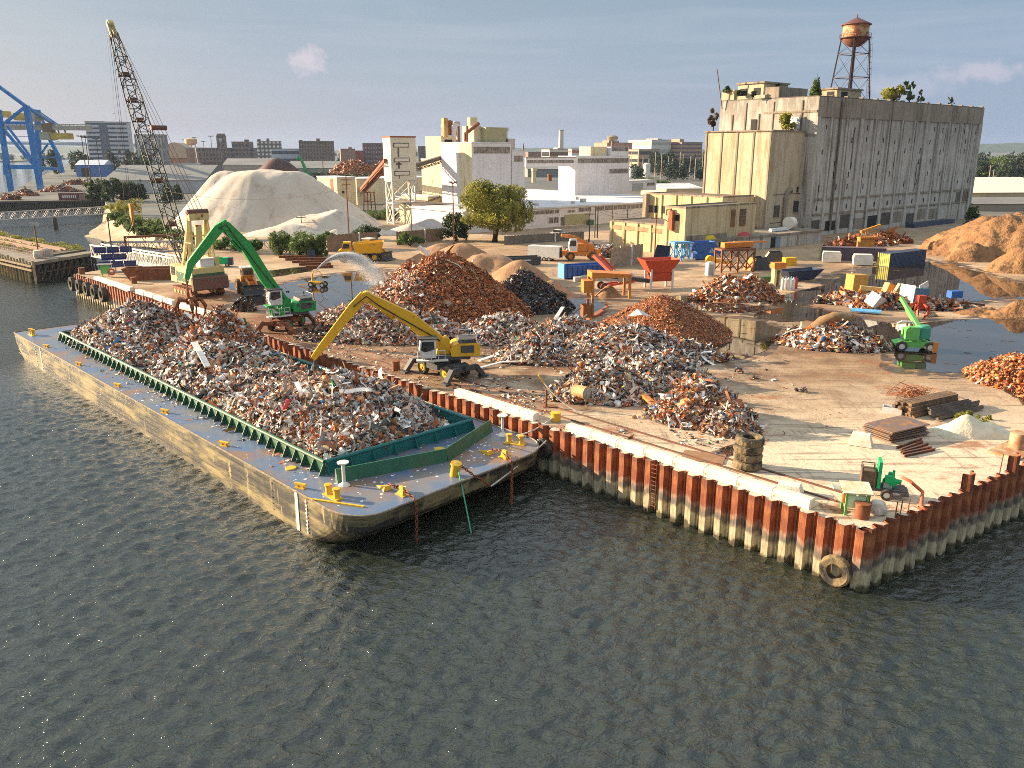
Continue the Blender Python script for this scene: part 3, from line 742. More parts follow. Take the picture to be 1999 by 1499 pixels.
# ------------------------------------------------------------ scrap
def scrap_arrays(P, Nrm, size, pal, pw, g, kinds=(.46, .13, .23, .18), jit=.35, flat=.5):
 """crumpled plates, blocks, bent strips and curls at the points P; returns v, faces, colours"""
 n = len(P); V = []; F = []; C = []; off = 0
 kind = g.choice(4, n, p=kinds)
 pal = np.array(pal); ci = g.choice(len(pal), n, p=np.array(pw) / sum(pw))
 colr = pal[ci] * g.uniform(.6, 1.25, (n, 1))
 def rot(m):
  q = g.normal(size=(m, 4)); q /= np.linalg.norm(q, axis=1, keepdims=True)
  w, x, y, z = q.T
  return np.stack([np.stack([1 - 2 * (y * y + z * z), 2 * (x * y - z * w), 2 * (x * z + y * w)], -1),
       np.stack([2 * (x * y + z * w), 1 - 2 * (x * x + z * z), 2 * (y * z - x * w)], -1),
       np.stack([2 * (x * z - y * w), 2 * (y * z + x * w), 1 - 2 * (x * x + y * y)], -1)], 1)
 for k in range(4):
  id_ = np.nonzero(kind == k)[0]; m = len(id_)
  if m == 0: continue
  if k == 0:
   gx, gy = np.meshgrid((-1, 0, 1), (-1, 0, 1)); base = np.stack([gx.ravel() * .6, gy.ravel() * .42, np.zeros(9)], -1)
   vv = np.repeat(base[None], m, 0) + g.normal(size=(m, 9, 3)) * (.14, .12, .24)
   f = np.array([(0, 1, 4, 3), (1, 2, 5, 4), (3, 4, 7, 6), (4, 5, 8, 7)])
  elif k == 1:
   base = np.array([(i, j, l) for l in (-1, 1) for i, j in ((-1, -1), (1, -1), (1, 1), (-1, 1))]) * (.5, .36, .26)
   vv = np.repeat(base[None], m, 0) + g.normal(size=(m, 8, 3)) * .09
   f = np.array([(3, 2, 1, 0), (4, 5, 6, 7), (0, 1, 5, 4), (1, 2, 6, 5), (2, 3, 7, 6), (3, 0, 4, 7)])
  elif k == 2:
   s = np.linspace(-1, 1, 5); w = g.uniform(.06, .2, (m, 1)); bend = g.normal(size=(m, 1)) * .5; b2 = g.normal(size=(m, 1)) * .3
   zc = bend * (s[None] ** 2) + b2 * s[None] ** 3; yc = g.normal(size=(m, 1)) * .4 * s[None] ** 2
   vv = np.zeros((m, 10, 3))
   vv[:, :5, 0] = s * 1.1; vv[:, 5:, 0] = s * 1.1
   vv[:, :5, 1] = yc - w; vv[:, 5:, 1] = yc + w; vv[:, :5, 2] = zc; vv[:, 5:, 2] = zc + g.normal(size=(m, 5)) * .08
   f = np.array([(i, i + 1, i + 6, i + 5) for i in range(4)])
  else:
   a = np.linspace(0, 1, 6)[None] * g.uniform(2.0, 5.2, (m, 1)); r = .42 * (1 + .25 * g.normal(size=(m, 1))) * (1 - .25 * np.linspace(0, 1, 6)[None])
   w = g.uniform(.15, .5, (m, 1)); vv = np.zeros((m, 12, 3))
   vv[:, :6, 0] = r * np.cos(a); vv[:, :6, 2] = r * np.sin(a); vv[:, 6:, 0] = r * np.cos(a) + .1; vv[:, 6:, 2] = r * np.sin(a)
   vv[:, :6, 1] = -w; vv[:, 6:, 1] = w
   f = np.array([(i, i + 1, i + 7, i + 6) for i in range(5)])
  sc = (size[0] + (size[1] - size[0]) * g.random(m) ** 2.8) * (1.3 if k == 2 else 1)
  rm = rot(m)
  vv = np.einsum('mij,mkj->mki', rm, vv * sc[:, None, None])
  nn_ = Nrm[id_]; hh = np.einsum('mki,mi->mk', vv, nn_)
  fl = (g.random(m) < flat)[:, None] * .72
  vv = vv - nn_[:, None, :] * (hh * fl)[:, :, None]
  vv = vv + P[id_][:, None, :] + nn_[:, None, :] * (sc * jit * g.random(m))[:, None, None]
  K = vv.shape[1]
  V.append(vv.reshape(-1, 3)); C.append(np.repeat(colr[id_], K, 0))
  F.append((f[None] + (np.arange(m) * K)[:, None, None] + off).reshape(-1, f.shape[1])); off += m * K
 return np.concatenate(V), F, np.concatenate(C)
class Heap:
 """overlapping mounds (x, y, rx, ry, rotation, height, power) on the level z0"""
 def __init__(s, mounds, z0=ZD, rough=.35, fs=.5, clip=None, top=None):
  s.m = mounds; s.z0 = z0; s.rough = rough; s.fs = fs; s.clip = clip
 def h(s, x, y, detail=True):
  out = np.zeros_like(x)
  for (cx, cy, rx, ry, ro, H, pw) in s.m:
   dx, dy = x - cx, y - cy; c, q = math.cos(ro), math.sin(ro)
   u, v = (dx * c + dy * q) / rx, (-dx * q + dy * c) / ry
   r = np.sqrt(u * u + v * v) * (.82 + .36 * fbm(np.arctan2(v, u) * 1.3 + 9 + cx, np.arctan2(v, u) * 0 + cy, 3) / .94)
   e = H * np.clip(1 - r, 0, 1) ** pw
   e = np.where(r < 1, H * (1 - np.clip(r, 0, 1) ** pw), 0)
   out = np.maximum(out, e)
  if s.clip is not None: out = out * s.clip(x, y)
  if detail:
   out = out + s.rough * (fbm(x * s.fs, y * s.fs, 5) - .47) * np.clip(out * 1.2, 0, 1)
   out = np.where(out < .03, 0, out)
  return np.maximum(out, 0)
 def bounds(s):
  r = [(c[0] - 1.15 * max(c[2], c[3]), c[0] + 1.15 * max(c[2], c[3]), c[1] - 1.15 * max(c[2], c[3]), c[1] + 1.15 * max(c[2], c[3])) for c in s.m]
  return min(q[0] for q in r), max(q[1] for q in r), min(q[2] for q in r), max(q[3] for q in r)
 def mesh(s, name, m, st=.4, sink=0.0, parent=None, col=None, smooth=True):
  x0, x1, y0, y1 = s.bounds()
  X, Y = np.meshgrid(np.arange(x0, x1, st), np.arange(y0, y1, st))
  H = s.h(X, Y); Z = s.z0 + H - sink
  ny, nx = X.shape; id_ = np.arange(ny * nx).reshape(ny, nx)
  q = np.stack([id_[:-1, :-1], id_[:-1, 1:], id_[1:, 1:], id_[1:, :-1]], -1).reshape(-1, 4)
  Hf = H.ravel(); keep = (Hf[q] > .02).any(1); q = q[keep]
  used = np.unique(q); rem = np.full(ny * nx, -1); rem[used] = np.arange(len(used))
  Zz = np.where(Hf > .02, Z.ravel(), s.z0 - .25)
  v = np.stack([X.ravel(), Y.ravel(), Zz], -1)[used]
  c = col(v) if col is not None else None
  return arr_mesh(name, v, [rem[q]], m, col=c, smooth=smooth, parent=parent)
 def sample(s, n, g, hmin=.06, facing=True):
  x0, x1, y0, y1 = s.bounds(); P = np.zeros((0, 3)); Nn = np.zeros((0, 3)); it = 0
  while len(P) < n and it < 60:
   it += 1
   x = g.uniform(x0, x1, n); y = g.uniform(y0, y1, n)
   h = s.h(x, y); e = .25
   dx = (s.h(x + e, y, False) - s.h(x - e, y, False)) / (2 * e); dy = (s.h(x, y + e, False) - s.h(x, y - e, False)) / (2 * e)
   nv = np.stack([-dx, -dy, np.ones_like(dx)], -1); nv /= np.linalg.norm(nv, axis=1, keepdims=True)
   p = np.stack([x, y, s.z0 + h], -1)
   ok = h > hmin
   if facing:
    vdir = np.array([0, 0, CZ]) - p; vis = np.einsum('ij,ij->i', vdir, nv) > 0
    ok &= vis | (g.random(n) < .15)
   ok &= g.random(n) < np.clip(1 / nv[:, 2] / 1.8, .3, 1)
   P = np.concatenate([P, p[ok]]); Nn = np.concatenate([Nn, nv[ok]])
  return P[:n], Nn[:n]
M['scrap'] = mat('mixed_scrap', (1, 1, 1), rough=.42, vcol=True, spec=.55)
M['scrapbed'] = mat('scrap_bed', (.05, .03, .02), (.10, .05, .028), scale=1.2, c3=(.02, .015, .013), s3=2.5, lo3=.5, hi3=.6, rough=.9, bump=.8, bs=4)
WHT, GRY, DRK = (.76, .71, .65), (.36, .35, .34), (.06, .058, .058)
RU1, RU2, RU3, TAN, BLK = (.42, .125, .034), (.27, .075, .022), (.50, .21, .07), (.44, .33, .20), (.018, .017, .018)
RU1 = (.50, .15, .036)
PNK = (.58, .40, .30)
BLU, RED, GRN, YEL = (.05, .16, .36), (.42, .04, .03), (.03, .25, .12), (.6, .4, .06)
PALS = dict(
 mixed=([WHT, GRY, DRK, RU1, RU2, RU3, TAN, BLK, BLU, RED, GRN, YEL, PNK], [24, 13, 9, 13, 10, 9, 9, 9, 1.2, .9, .7, .7, 8]),
 pale=([WHT, GRY, DRK, RU1, RU2, RU3, TAN, BLK, BLU, PNK], [32, 15, 7, 10, 7, 9, 12, 6, .8, 14]),
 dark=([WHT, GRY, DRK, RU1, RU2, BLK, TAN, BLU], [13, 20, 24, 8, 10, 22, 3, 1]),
 rust=([RU1, RU2, RU3, DRK, WHT, BLK, TAN], [40, 30, 18, 2, .4, 1.5, 3]),
 black=([DRK, BLK, RU2, GRY], [40, 30, 14, 8]),
 barge=([WHT, GRY, DRK, RU1, RU2, RU3, TAN, BLK, BLU, RED, GRN, PNK], [28, 17, 9, 11, 8, 7, 10, 8, 1.2, .9, .8, 8]))
def heap_thing(name, lab, cat, hp, layers, bed=None, st=.45, group=None, seed=1):
 o = hp.mesh(name, bed or M['scrapbed'], st, sink=.12)
 tag(o, lab, cat, group)
 g = np.random.default_rng(seed); V = []; F = []; C = []; off = 0
 for (n, size, pal, where, kw) in layers:
  P, Nn = hp.sample(n, g)
  if where is not None:
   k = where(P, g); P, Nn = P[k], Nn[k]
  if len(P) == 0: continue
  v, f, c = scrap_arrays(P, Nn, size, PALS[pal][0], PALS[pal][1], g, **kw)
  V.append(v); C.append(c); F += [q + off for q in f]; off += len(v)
 if layers and not lab.startswith('far') and bed is None:
  n = int(sum(q[0] for q in layers) ** .5 * .7); P, Nn = hp.sample(n, g, hmin=.6)
  v, f, c = scrap_arrays(P, Nn, (.45, .95), *PALS[layers[0][2]], g, kinds=(.45, .12, .28, .15), jit=.35); V.append(v); C.append(c); F += [q + off for q in f]; off += len(v)
 if V:
  s = arr_mesh('loose_scrap', np.concatenate(V), F, M['scrap'], col=np.concatenate(C), parent=o)
  s['kind'] = 'stuff'
 return o
def mound(px, base, peak, hw, ratio=.8, ro=0.0, pw=1.15, z0=ZD):
 p = G(px, base, z0); dep = p.y * CP + (CZ - z0) * SP
 return (p.x, p.y, hw * dep / FOC, hw * dep / FOC * ratio, ro, max(.3, ZT(peak, p.y) - z0), pw)
def inhold(x, y):
 a = (x - BO.x) * E1.x + (y - BO.y) * E1.y; c = (x - BO.x) * E2.x + (y - BO.y) * E2.y
 f = np.clip((a - CA - .2) / 1.2, 0, 1) * np.clip((CB + 2 - a) / 2, 0, 1) * np.clip((c - CL0 - .1) / 1.3, 0, 1) * np.clip((CL1 + 1.0 - c) / 2, 0, 1)
 return f
def bm(a, c, ra, rc, H, pw=1.3):
 p = bpos(a, c); return (p.x, p.y, ra, rc, bang, H, pw)
ZB = BH + .02
noup = dict()
hb = Heap([bm(59, 9.6, 10.5, 8.4, 4.9, 1.15), bm(52.5, 8.2, 6.5, 6.5, 1.3), bm(64.5, 8.5, 5, 6, 2.4)], ZB, .9, .5, inhold)
heap_thing('scrap_heap', 'grey and white shredded scrap heap at the far end of the barge', 'scrap heap', hb,
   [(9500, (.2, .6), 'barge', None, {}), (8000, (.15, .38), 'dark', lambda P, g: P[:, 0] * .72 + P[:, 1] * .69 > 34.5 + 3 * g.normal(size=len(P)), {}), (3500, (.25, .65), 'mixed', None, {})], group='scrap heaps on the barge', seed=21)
hb = Heap([bm(43.3, 12.6, 6.2, 6.0, 6.2, .95), bm(37.5, 9.6, 8.5, 8.2, 3.5, 1.15), bm(29.5, 9.8, 7.5, 8.2, 1.9)], ZB, .9, .5, inhold)
heap_thing('scrap_heap', 'tall scrap heap with dark rusty peak in the middle of the barge', 'scrap heap', hb,
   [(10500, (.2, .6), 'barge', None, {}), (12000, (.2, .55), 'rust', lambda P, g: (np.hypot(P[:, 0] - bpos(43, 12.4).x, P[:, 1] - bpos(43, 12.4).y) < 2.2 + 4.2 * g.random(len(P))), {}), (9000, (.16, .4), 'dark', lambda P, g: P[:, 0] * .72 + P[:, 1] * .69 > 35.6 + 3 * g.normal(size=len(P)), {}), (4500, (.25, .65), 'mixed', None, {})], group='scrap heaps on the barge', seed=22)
hb = Heap([bm(16.5, 10.2, 9.8, 8.6, 4.2, 1.25), bm(22.5, 9.2, 6, 7.5, 2.6), bm(11, 9.5, 6, 7.5, 2.3), bm(18, 14, 7, 4, 2.6)], ZB, .8, .55, inhold)
heap_thing('scrap_heap', 'mixed cream and orange scrap heap nearest the barge bow', 'scrap heap', hb,
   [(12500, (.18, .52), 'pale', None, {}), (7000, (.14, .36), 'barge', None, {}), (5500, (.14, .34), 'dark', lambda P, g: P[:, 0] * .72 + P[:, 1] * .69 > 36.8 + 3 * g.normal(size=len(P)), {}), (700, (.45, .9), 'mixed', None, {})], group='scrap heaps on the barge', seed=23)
g = np.random.default_rng(8); n = 520
a = g.uniform(8, 62, n); c = np.where(g.random(n) < .8, 2.9 - np.abs(g.normal(size=n)) * .7, g.uniform(17.2, 18.5, n)); c = np.clip(c, .4, 18.6)
k = fbm(a * .5, a * 0 + 3) > .45; a, c = a[k], c[k]
P = np.stack([BO.x + E1.x * a + E2.x * c, BO.y + E1.y * a + E2.y * c, np.full(len(a), BH + .03)], -1)
v, f, cc = scrap_arrays(P, np.tile([0, 0, 1.0], (len(P), 1)), (.12, .45), *PALS['pale'], g, jit=.1, flat=.9)
tag(arr_mesh('scrap_litter', v, f, M['scrap'], col=cc), kind='stuff')
# ------------------------------------------------------------ heaps in the yard
def hm_(*a, **k): return mound(*a, **k)
hp = Heap([hm_(868, 612, 488, 168, .95, 0, 1.25), hm_(805, 600, 505, 90, .8), hm_(930, 625, 560, 95, .8)], ZD, 1.0, .45)
heap_thing('scrap_heap', 'tallest heap of rusty brown shredded steel behind the yellow excavator arm', 'scrap heap', hp,
 [(26000, (.12, .36), 'rust', None, {}),
  (7000, (.2, .6), 'pale', lambda P, g: (P[:, 0] + .33 * P[:, 1] < 22.5 + 1.6 * g.normal(size=len(P))), {}),
  ], seed=31, group='scrap heaps in the yard')
hp = Heap([hm_(1022, 600, 524, 92, .8, 0, 1.1)], ZD, .5, .6)
heap_thing('scrap_heap', 'dark black scrap heap at the foot of the tall brown heap beside a puddle', 'scrap heap', hp,
 [(5500, (.12, .4), 'black', None, {})], seed=32, st=.4, group='scrap heaps in the yard')
hp = Heap([hm_(770, 655, 596, 150, .55, 0, 1.1), hm_(700, 620, 590, 85, .6), hm_(860, 665, 640, 100, .5)], ZD, .7, .5)
heap_thing('scrap_heap', 'pale and orange scrap bank behind the yellow excavator stick', 'scrap heap', hp,
 [(9500, (.18, .55), 'mixed', None, {}), (5500, (.2, .6), 'pale', None, {}), (4000, (.15, .45), 'rust', None, {})], seed=33, group='scrap heaps in the yard')
hp = Heap([hm_(1215, 695, 634, 170, .66, 0, 1.35), hm_(985, 660, 614, 120, .6, 0, 1.3), hm_(1110, 680, 620, 130, .65, 0, 1.3), hm_(1335, 700, 668, 80, .6, 0, 1.3), hm_(1180, 770, 700, 110, .7, 0, 1.2), hm_(1285, 745, 690, 110, .7, 0, 1.3), hm_(1060, 700, 660, 110, .5)], ZD, .8, .5)
heap_thing('scrap_heap', 'wide white and grey scrap heap between brown mound and quay', 'scrap heap', hp,
 [(15000, (.16, .55), 'pale', None, {}), (9000, (.15, .5), 'mixed', None, {}), (6500, (.15, .42), 'dark', lambda P, g: P[:, 0] > 13 + 2.5 * g.normal(size=len(P)), {})], seed=34, group='scrap heaps in the yard')
hp = Heap([hm_(1365, 815, 738, 100, .8, 0, 1.1), hm_(1425, 838, 790, 62, .8), hm_(1330, 780, 740, 60, .8)], ZD, .6, .6)
heap_thing('scrap_heap', 'small orange and cream scrap heap nearest the stack of tyres', 'scrap heap', hp,
 [(7500, (.16, .55), 'mixed', None, {}), (4000, (.16, .5), 'pale', None, {}), (3000, (.16, .5), 'rust', lambda P, g: P[:, 0] < 15.5 + 1.2 * g.normal(size=len(P)), {})], seed=35, st=.35, group='scrap heaps in the yard')
M['brownbed'] = mat('shredded_steel', (.21, .075, .026), (.31, .12, .04), scale=2.2, c3=(.07, .03, .016), s3=1.1, lo3=.5, hi3=.62, bump=1.2, bs=3.2)
hp = Heap([hm_(1288, 652, 574, 135, .85, 0, 1.25), hm_(1330, 650, 590, 100, .8)], ZD, .45, .7)
heap_thing('scrap_heap', 'rounded mound of fine brown shredded steel beside the reflecting puddle', 'scrap heap', hp,
 [(11000, (.08, .24), 'rust', None, dict(flat=.8))], bed=M['brownbed'], seed=36, group='scrap heaps in the yard')
hp = Heap([hm_(1415, 578, 535, 62, .7), hm_(1465, 580, 534, 58, .7), hm_(1440, 582, 548, 92, .5)], ZD, .6, .5)
heap_thing('scrap_heap', 'low rusty scrap heap in front of the brown steel trestle', 'scrap heap', hp,
 [(5000, (.14, .5), 'rust', None, {}), (500, (.3, .8), 'mixed', None, {})], bed=M['brownbed'], seed=37, group='scrap heaps in the yard')
soil = mat('tan_soil', (.34, .19, .095), (.25, .125, .06), scale=.35, c3=(.40, .25, .14), s3=.8, bump=.5, bs=3)
hp = Heap([hm_(955, 548, 492, 95, .9, 0, 1.7), hm_(905, 524, 476, 85, .8, 0, 1.7), hm_(1015, 560, 510, 75, .8, 0, 1.5), hm_(1078, 575, 546, 46, .8, 0, 1.3), hm_(860, 508, 472, 70, .7, 0, 1.5)], ZD, 1.5, .3)
tag(hp.mesh('soil_heap', soil, .5), 'smooth tan soil ridge behind the tall rusty scrap heap', 'soil heap')
dirt = mat('ochre_dirt', (.23, .11, .042), (.31, .165, .065), scale=.35, c3=(.12, .06, .026), s3=.7, lo3=.50, hi3=.60, bump=3, bs=1.6)
hp = Heap([hm_(1985, 500, 416, 125, .8, 0, 2.0), hm_(1930, 490, 420, 120, .75, 0, 1.9), hm_(2040, 500, 418, 120, .7, 0, 1.5), hm_(1870, 497, 460, 65, .6, 0, 1.3), hm_(2000, 530, 480, 70, .6, 0, 1.3), hm_(1905, 508, 480, 60, .5)], ZD, 3.6, .33)
tag(hp.mesh('dirt_heap', dirt, .5), 'big ochre dirt heap beside the concrete warehouse end', 'dirt heap', 'dirt heaps')
hp = Heap([hm_(1990, 618, 590, 75, .5, 0, 1.2), hm_(1915, 612, 598, 55, .5)], ZD, 1.8, .6)
tag(hp.mesh('dirt_heap', dirt, .35), 'low ochre dirt bank between the two large puddles', 'dirt heap', 'dirt heaps')
redm = mat('red_oxide_lumps', (.22, .065, .026), (.32, .12, .045), scale=.8, c3=(.08, .03, .016), s3=1.1, lo3=.52, hi3=.6, bump=1.6, bs=1.6)
hp = Heap([hm_(1990, 745, 692, 95, .8, 0, 1.5), hm_(1930, 728, 705, 50, .7), hm_(2070, 770, 690, 90, .8)], ZD, 1.2, .8)
heap_thing('scrap_heap', 'red oxide lumpy scrap heap at the water edge of the large puddle', 'scrap heap', hp,
 [(3500, (.1, .4), 'rust', None, dict(kinds=(.25, .55, .1, .1))), (240, (.14, .34), 'pale', None, {})], bed=redm, seed=38, group='scrap heaps in the yard', st=.3)
salt = mat('white_salt', (.54, .47, .39), (.45, .38, .30), scale=.12, c3=(.36, .28, .21), s3=.3, lo3=.55, hi3=.7, bump=.35, bs=1.2, stretch=(1, 1, .4))
def salt_mound():
 x0 = [hm_(528, 442, 286, 205, .6, 0, 1.06), hm_(450, 440, 312, 112, .7, 0, 1.06), hm_(640, 455, 400, 120, .5, 0, 1.1), hm_(570, 460, 436, 90, .4, 0, 1.3)]
 return x0
class SaltHeap(Heap):
 def h(s, x, y, detail=True):
  z = Heap.h(s, x, y, False); cap = 16.3 + 2.2 * (fbm(x * .09, y * .09, 4) - .47) - .02 * np.abs(x + 72); z = np.where(z > cap - 2, cap - 2 + 2 * (1 - np.exp(-np.maximum(z - cap + 2, 0) / 2)), z)
  c = G(610, 455); dx, dy = x - c.x, y - c.y
  r = np.sqrt((dx / 15) ** 2 + ((dy + 3) / 16) ** 2)
  cut = np.where(r < 1, 4.0 + 9 * np.clip(r, 0, 1) ** 2, 99)
  z = np.where(z > 1.0, np.minimum(z, np.maximum(cut, 1.0)), z)
  gul = np.abs(np.sin((x * .9 + fbm(x * .12, y * .12) * 9)))
  z = z + (.7 * (fbm(x * .16, y * .16, 5) - .47) - .28 * (gul < .22) * fbm(x * .3, y * .08)) * np.clip(z, 0, 1)
  return np.where(z < .05, 0, z)
hp = SaltHeap(salt_mound(), ZD, .8, .15)
tag(hp.mesh('salt_heap', salt, .7), 'huge pale salt heap with a dug out face behind the crane', 'salt heap', 'pale heaps')
for px, base, pk, hw, lab in ((800, 456, 436, 52, 'small pale rubble heap at the foot of the white steel tower'), (655, 462, 447, 38, 'little pale heap behind the rusty container wall'), (690, 450, 438, 60, 'low spill of salt at the right foot of the salt heap')):
 hp = Heap([hm_(px, base, pk, hw, .6, 0, 1.2)], ZD, .9, .5)
 tag(hp.mesh('salt_heap', salt, .45), lab, 'salt heap', 'pale heaps')
hp = Heap([hm_(545, 365, 308, 62, .8, 0, 1.8)], ZD, 1.0, .1)
tag(hp.mesh('coal_heap', mat('dark_ore', (.06, .026, .024), (.10, .035, .03), scale=.1), 1.5), 'dark brown ore heap rising behind the salt heap', 'ore heap')
hp = Heap([hm_(690, 362, 312, 68, .7, 0, 1.5), hm_(745, 362, 318, 55, .7, 0, 1.4)], ZD, 3.0, .12)
heap_thing('scrap_heap', 'far reddish scrap heap behind the conveyor and trees', 'scrap heap', hp, [(3000, (.6, 1.8), 'rust', None, {}), (500, (.5, 1.4), 'pale', None, {})], bed=redm, seed=39, st=1.4)
for px, base, pk, hw, lab, n in ((477, 606, 580, 26, 'small dark tangle of wire between crane and green excavator', 900), (640, 660, 634, 62, 'dark scrap bank beside the stabiliser of the green excavator', 2200)):
 hp = Heap([hm_(px, base, pk, hw, .6, 0, 1.1)], ZD, .4, .8)
 heap_thing('scrap_heap', lab, 'scrap heap', hp, [(n, (.12, .42), 'black', None, {}), (n // 3, (.1, .35), 'rust', None, {})], seed=40 + n, st=.3)
hp = Heap([hm_(1625, 672, 622, 95, .7, 0, 1.1), hm_(1560, 668, 642, 55, .6), hm_(1680, 680, 652, 60, .6)], ZD, .5, .6)
heap_thing('rubbish_heap', 'rubbish heap draped with a brown carpet beside the green boom lift', 'rubbish heap', hp,
 [(1600, (.2, .7), 'pale', lambda P, g: P[:, 1] < 92.5, {}), (1500, (.16, .5), 'rust', None, {}), (2600, (.12, .4), 'black', lambda P, g: P[:, 0] > 37, {}), (300, (.3, .8), 'mixed', None, {})], seed=51, st=.35)
hp = Heap([hm_(1650, 590, 568, 60, .6), hm_(1720, 598, 572, 70, .5), hm_(1790, 600, 580, 70, .5), hm_(1850, 603, 588, 60, .4)], ZD, .5, .6)
heap_thing('rubbish_heap', 'long low rubbish heap of boards and boxes behind the boom lift', 'rubbish heap', hp,
 [(1500, (.2, .8), 'rust', None, dict(kinds=(.3, .3, .35, .05))), (900, (.2, .8), 'pale', None, dict(kinds=(.4, .3, .25, .05))), (900, (.2, .6), 'black', None, {}), (260, (.4, 1.1), 'mixed', None, {})], seed=52, st=.35)
hp = Heap([hm_(1885, 845, 812, 60, .6, 0, 1.3), hm_(1930, 848, 826, 50, .6), hm_(1850, 840, 826, 40, .6)], ZD, .8, .9)
tag(hp.mesh('sand_heap', mat('pale_sand', (.66, .60, .46), (.55, .48, .33), scale=1.5, bump=.6, bs=5), .25), 'pale sand heap overgrown with weeds at the right of the yard', 'sand heap')
sandhp = hp
hp = Heap([hm_(1150, 495, 474, 60, .6), hm_(1185, 500, 480, 40, .6)], ZD, .9, .5)
heap_thing('scrap_heap', 'dark machine scrap heap behind the orange truck crane', 'scrap heap', hp, [(1200, (.25, .9), 'dark', None, {}), (700, (.25, .8), 'mixed', None, {}), (600, (.2, .7), 'rust', None, {})], seed=53, st=.5)
g = np.random.default_rng(77); P = []
for (px0, px1, py0, py1, n) in ((640, 1100, 660, 760, 2600), (900, 1480, 735, 800, 900), (1090, 1480, 830, 880, 600), (600, 760, 640, 700, 900), (1400, 1560, 660, 790, 160), (1040, 1700, 560, 640, 260), (850, 1080, 765, 810, 900), (400, 640, 560, 640, 260), (1200, 1640, 800, 860, 160)):
 for k in range(n):
  p = G(g.uniform(px0, px1), g.uniform(py0, py1)); P.append((p.x, p.y, ZD + .03))
P = np.array(P); keep = fbm(P[:, 0] * .35, P[:, 1] * .35) > .42; P = P[keep]
ins = ((P - np.array(PC)) @ np.array(WN)) < -.3
P = P[ins]
v, f, cc = scrap_arrays(P, np.tile([0, 0, 1.0], (len(P), 1)), (.08, .42), *PALS['mixed'], g, jit=.1, flat=.95)
tag(arr_mesh('scrap_litter', v, f, M['scrap'], col=cc), kind='stuff')
n = 1500; s = g.uniform(2, 95, n); bk = np.abs(g.normal(size=n)) * .9 + .9
P = np.stack([PC.x + WD.x * s - WN.x * bk, PC.y + WD.y * s - WN.y * bk, np.full(n, ZD + .05)], -1)
P = P[fbm(s * .2, s * 0 + 9) > .4]
v, f, cc = scrap_arrays(P, np.tile([0, 0, 1.0], (len(P), 1)), (.06, .22), *PALS['rust'], g, jit=.1, flat=.95)
tag(arr_mesh('rust_flakes', v, f, M['scrap'], col=cc), kind='stuff')
# ------------------------------------------------------------ standing water in the yard
pm = bpy.data.materials.new('puddle_water'); pm.use_nodes = True
t = pm.node_tree; L = t.links; b = t.nodes['Principled BSDF']
b.inputs['Base Color'].default_value = (.035, .022, .015, 1); b.inputs['Roughness'].default_value = .015; b.inputs['IOR'].default_value = 2.9
tc = nd(t, 'ShaderNodeTexCoord'); n = nd(t, 'ShaderNodeTexNoise'); n.inputs['Scale'].default_value = 1.4; n.inputs['Detail'].default_value = 4; L.new(tc.outputs['Object'], n.inputs[0])
bp = nd(t, 'ShaderNodeBump'); bp.inputs['Strength'].default_value = .05; bp.inputs['Distance'].default_value = .012; L.new(n.outputs['Fac'], bp.inputs['Height']); L.new(bp.outputs[0], b.inputs['Normal'])
def ragged(m, lo, hi, sc=.7):
 t = m.node_tree; L = t.links; tc = nd(t, 'ShaderNodeTexCoord'); mp = nd(t, 'ShaderNodeMapping'); mp.inputs['Scale'].default_value = (1, 1.7, 1); L.new(tc.outputs['Object'], mp.inputs[0]); n = nd(t, 'ShaderNodeTexNoise'); n.inputs['Scale'].default_value = sc; n.inputs['Detail'].default_value = 8; n.inputs['Roughness'].default_value = .62; L.new(mp.outputs[0], n.inputs[0])
 r = nd(t, 'ShaderNodeMapRange'); r.inputs['From Min'].default_value = lo; r.inputs['From Max'].default_value = hi; L.new(n.outputs['Fac'], r.inputs['Value'])
 x = nd(t, 'ShaderNodeMixShader'); tr = nd(t, 'ShaderNodeBsdfTransparent'); L.new(r.outputs[0], x.inputs[0]); L.new(tr.outputs[0], x.inputs[1]); L.new(t.nodes['Principled BSDF'].outputs[0], x.inputs[2]); L.new(x.outputs[0], t.nodes['Material Output'].inputs[0])
ragged(pm, .345, .365, .35)
mud = mat('wet_mud', (.10, .065, .042), (.065, .042, .03), scale=.6, rough=.32, bump=.3, bs=3); ragged(mud, .42, .56, .5)
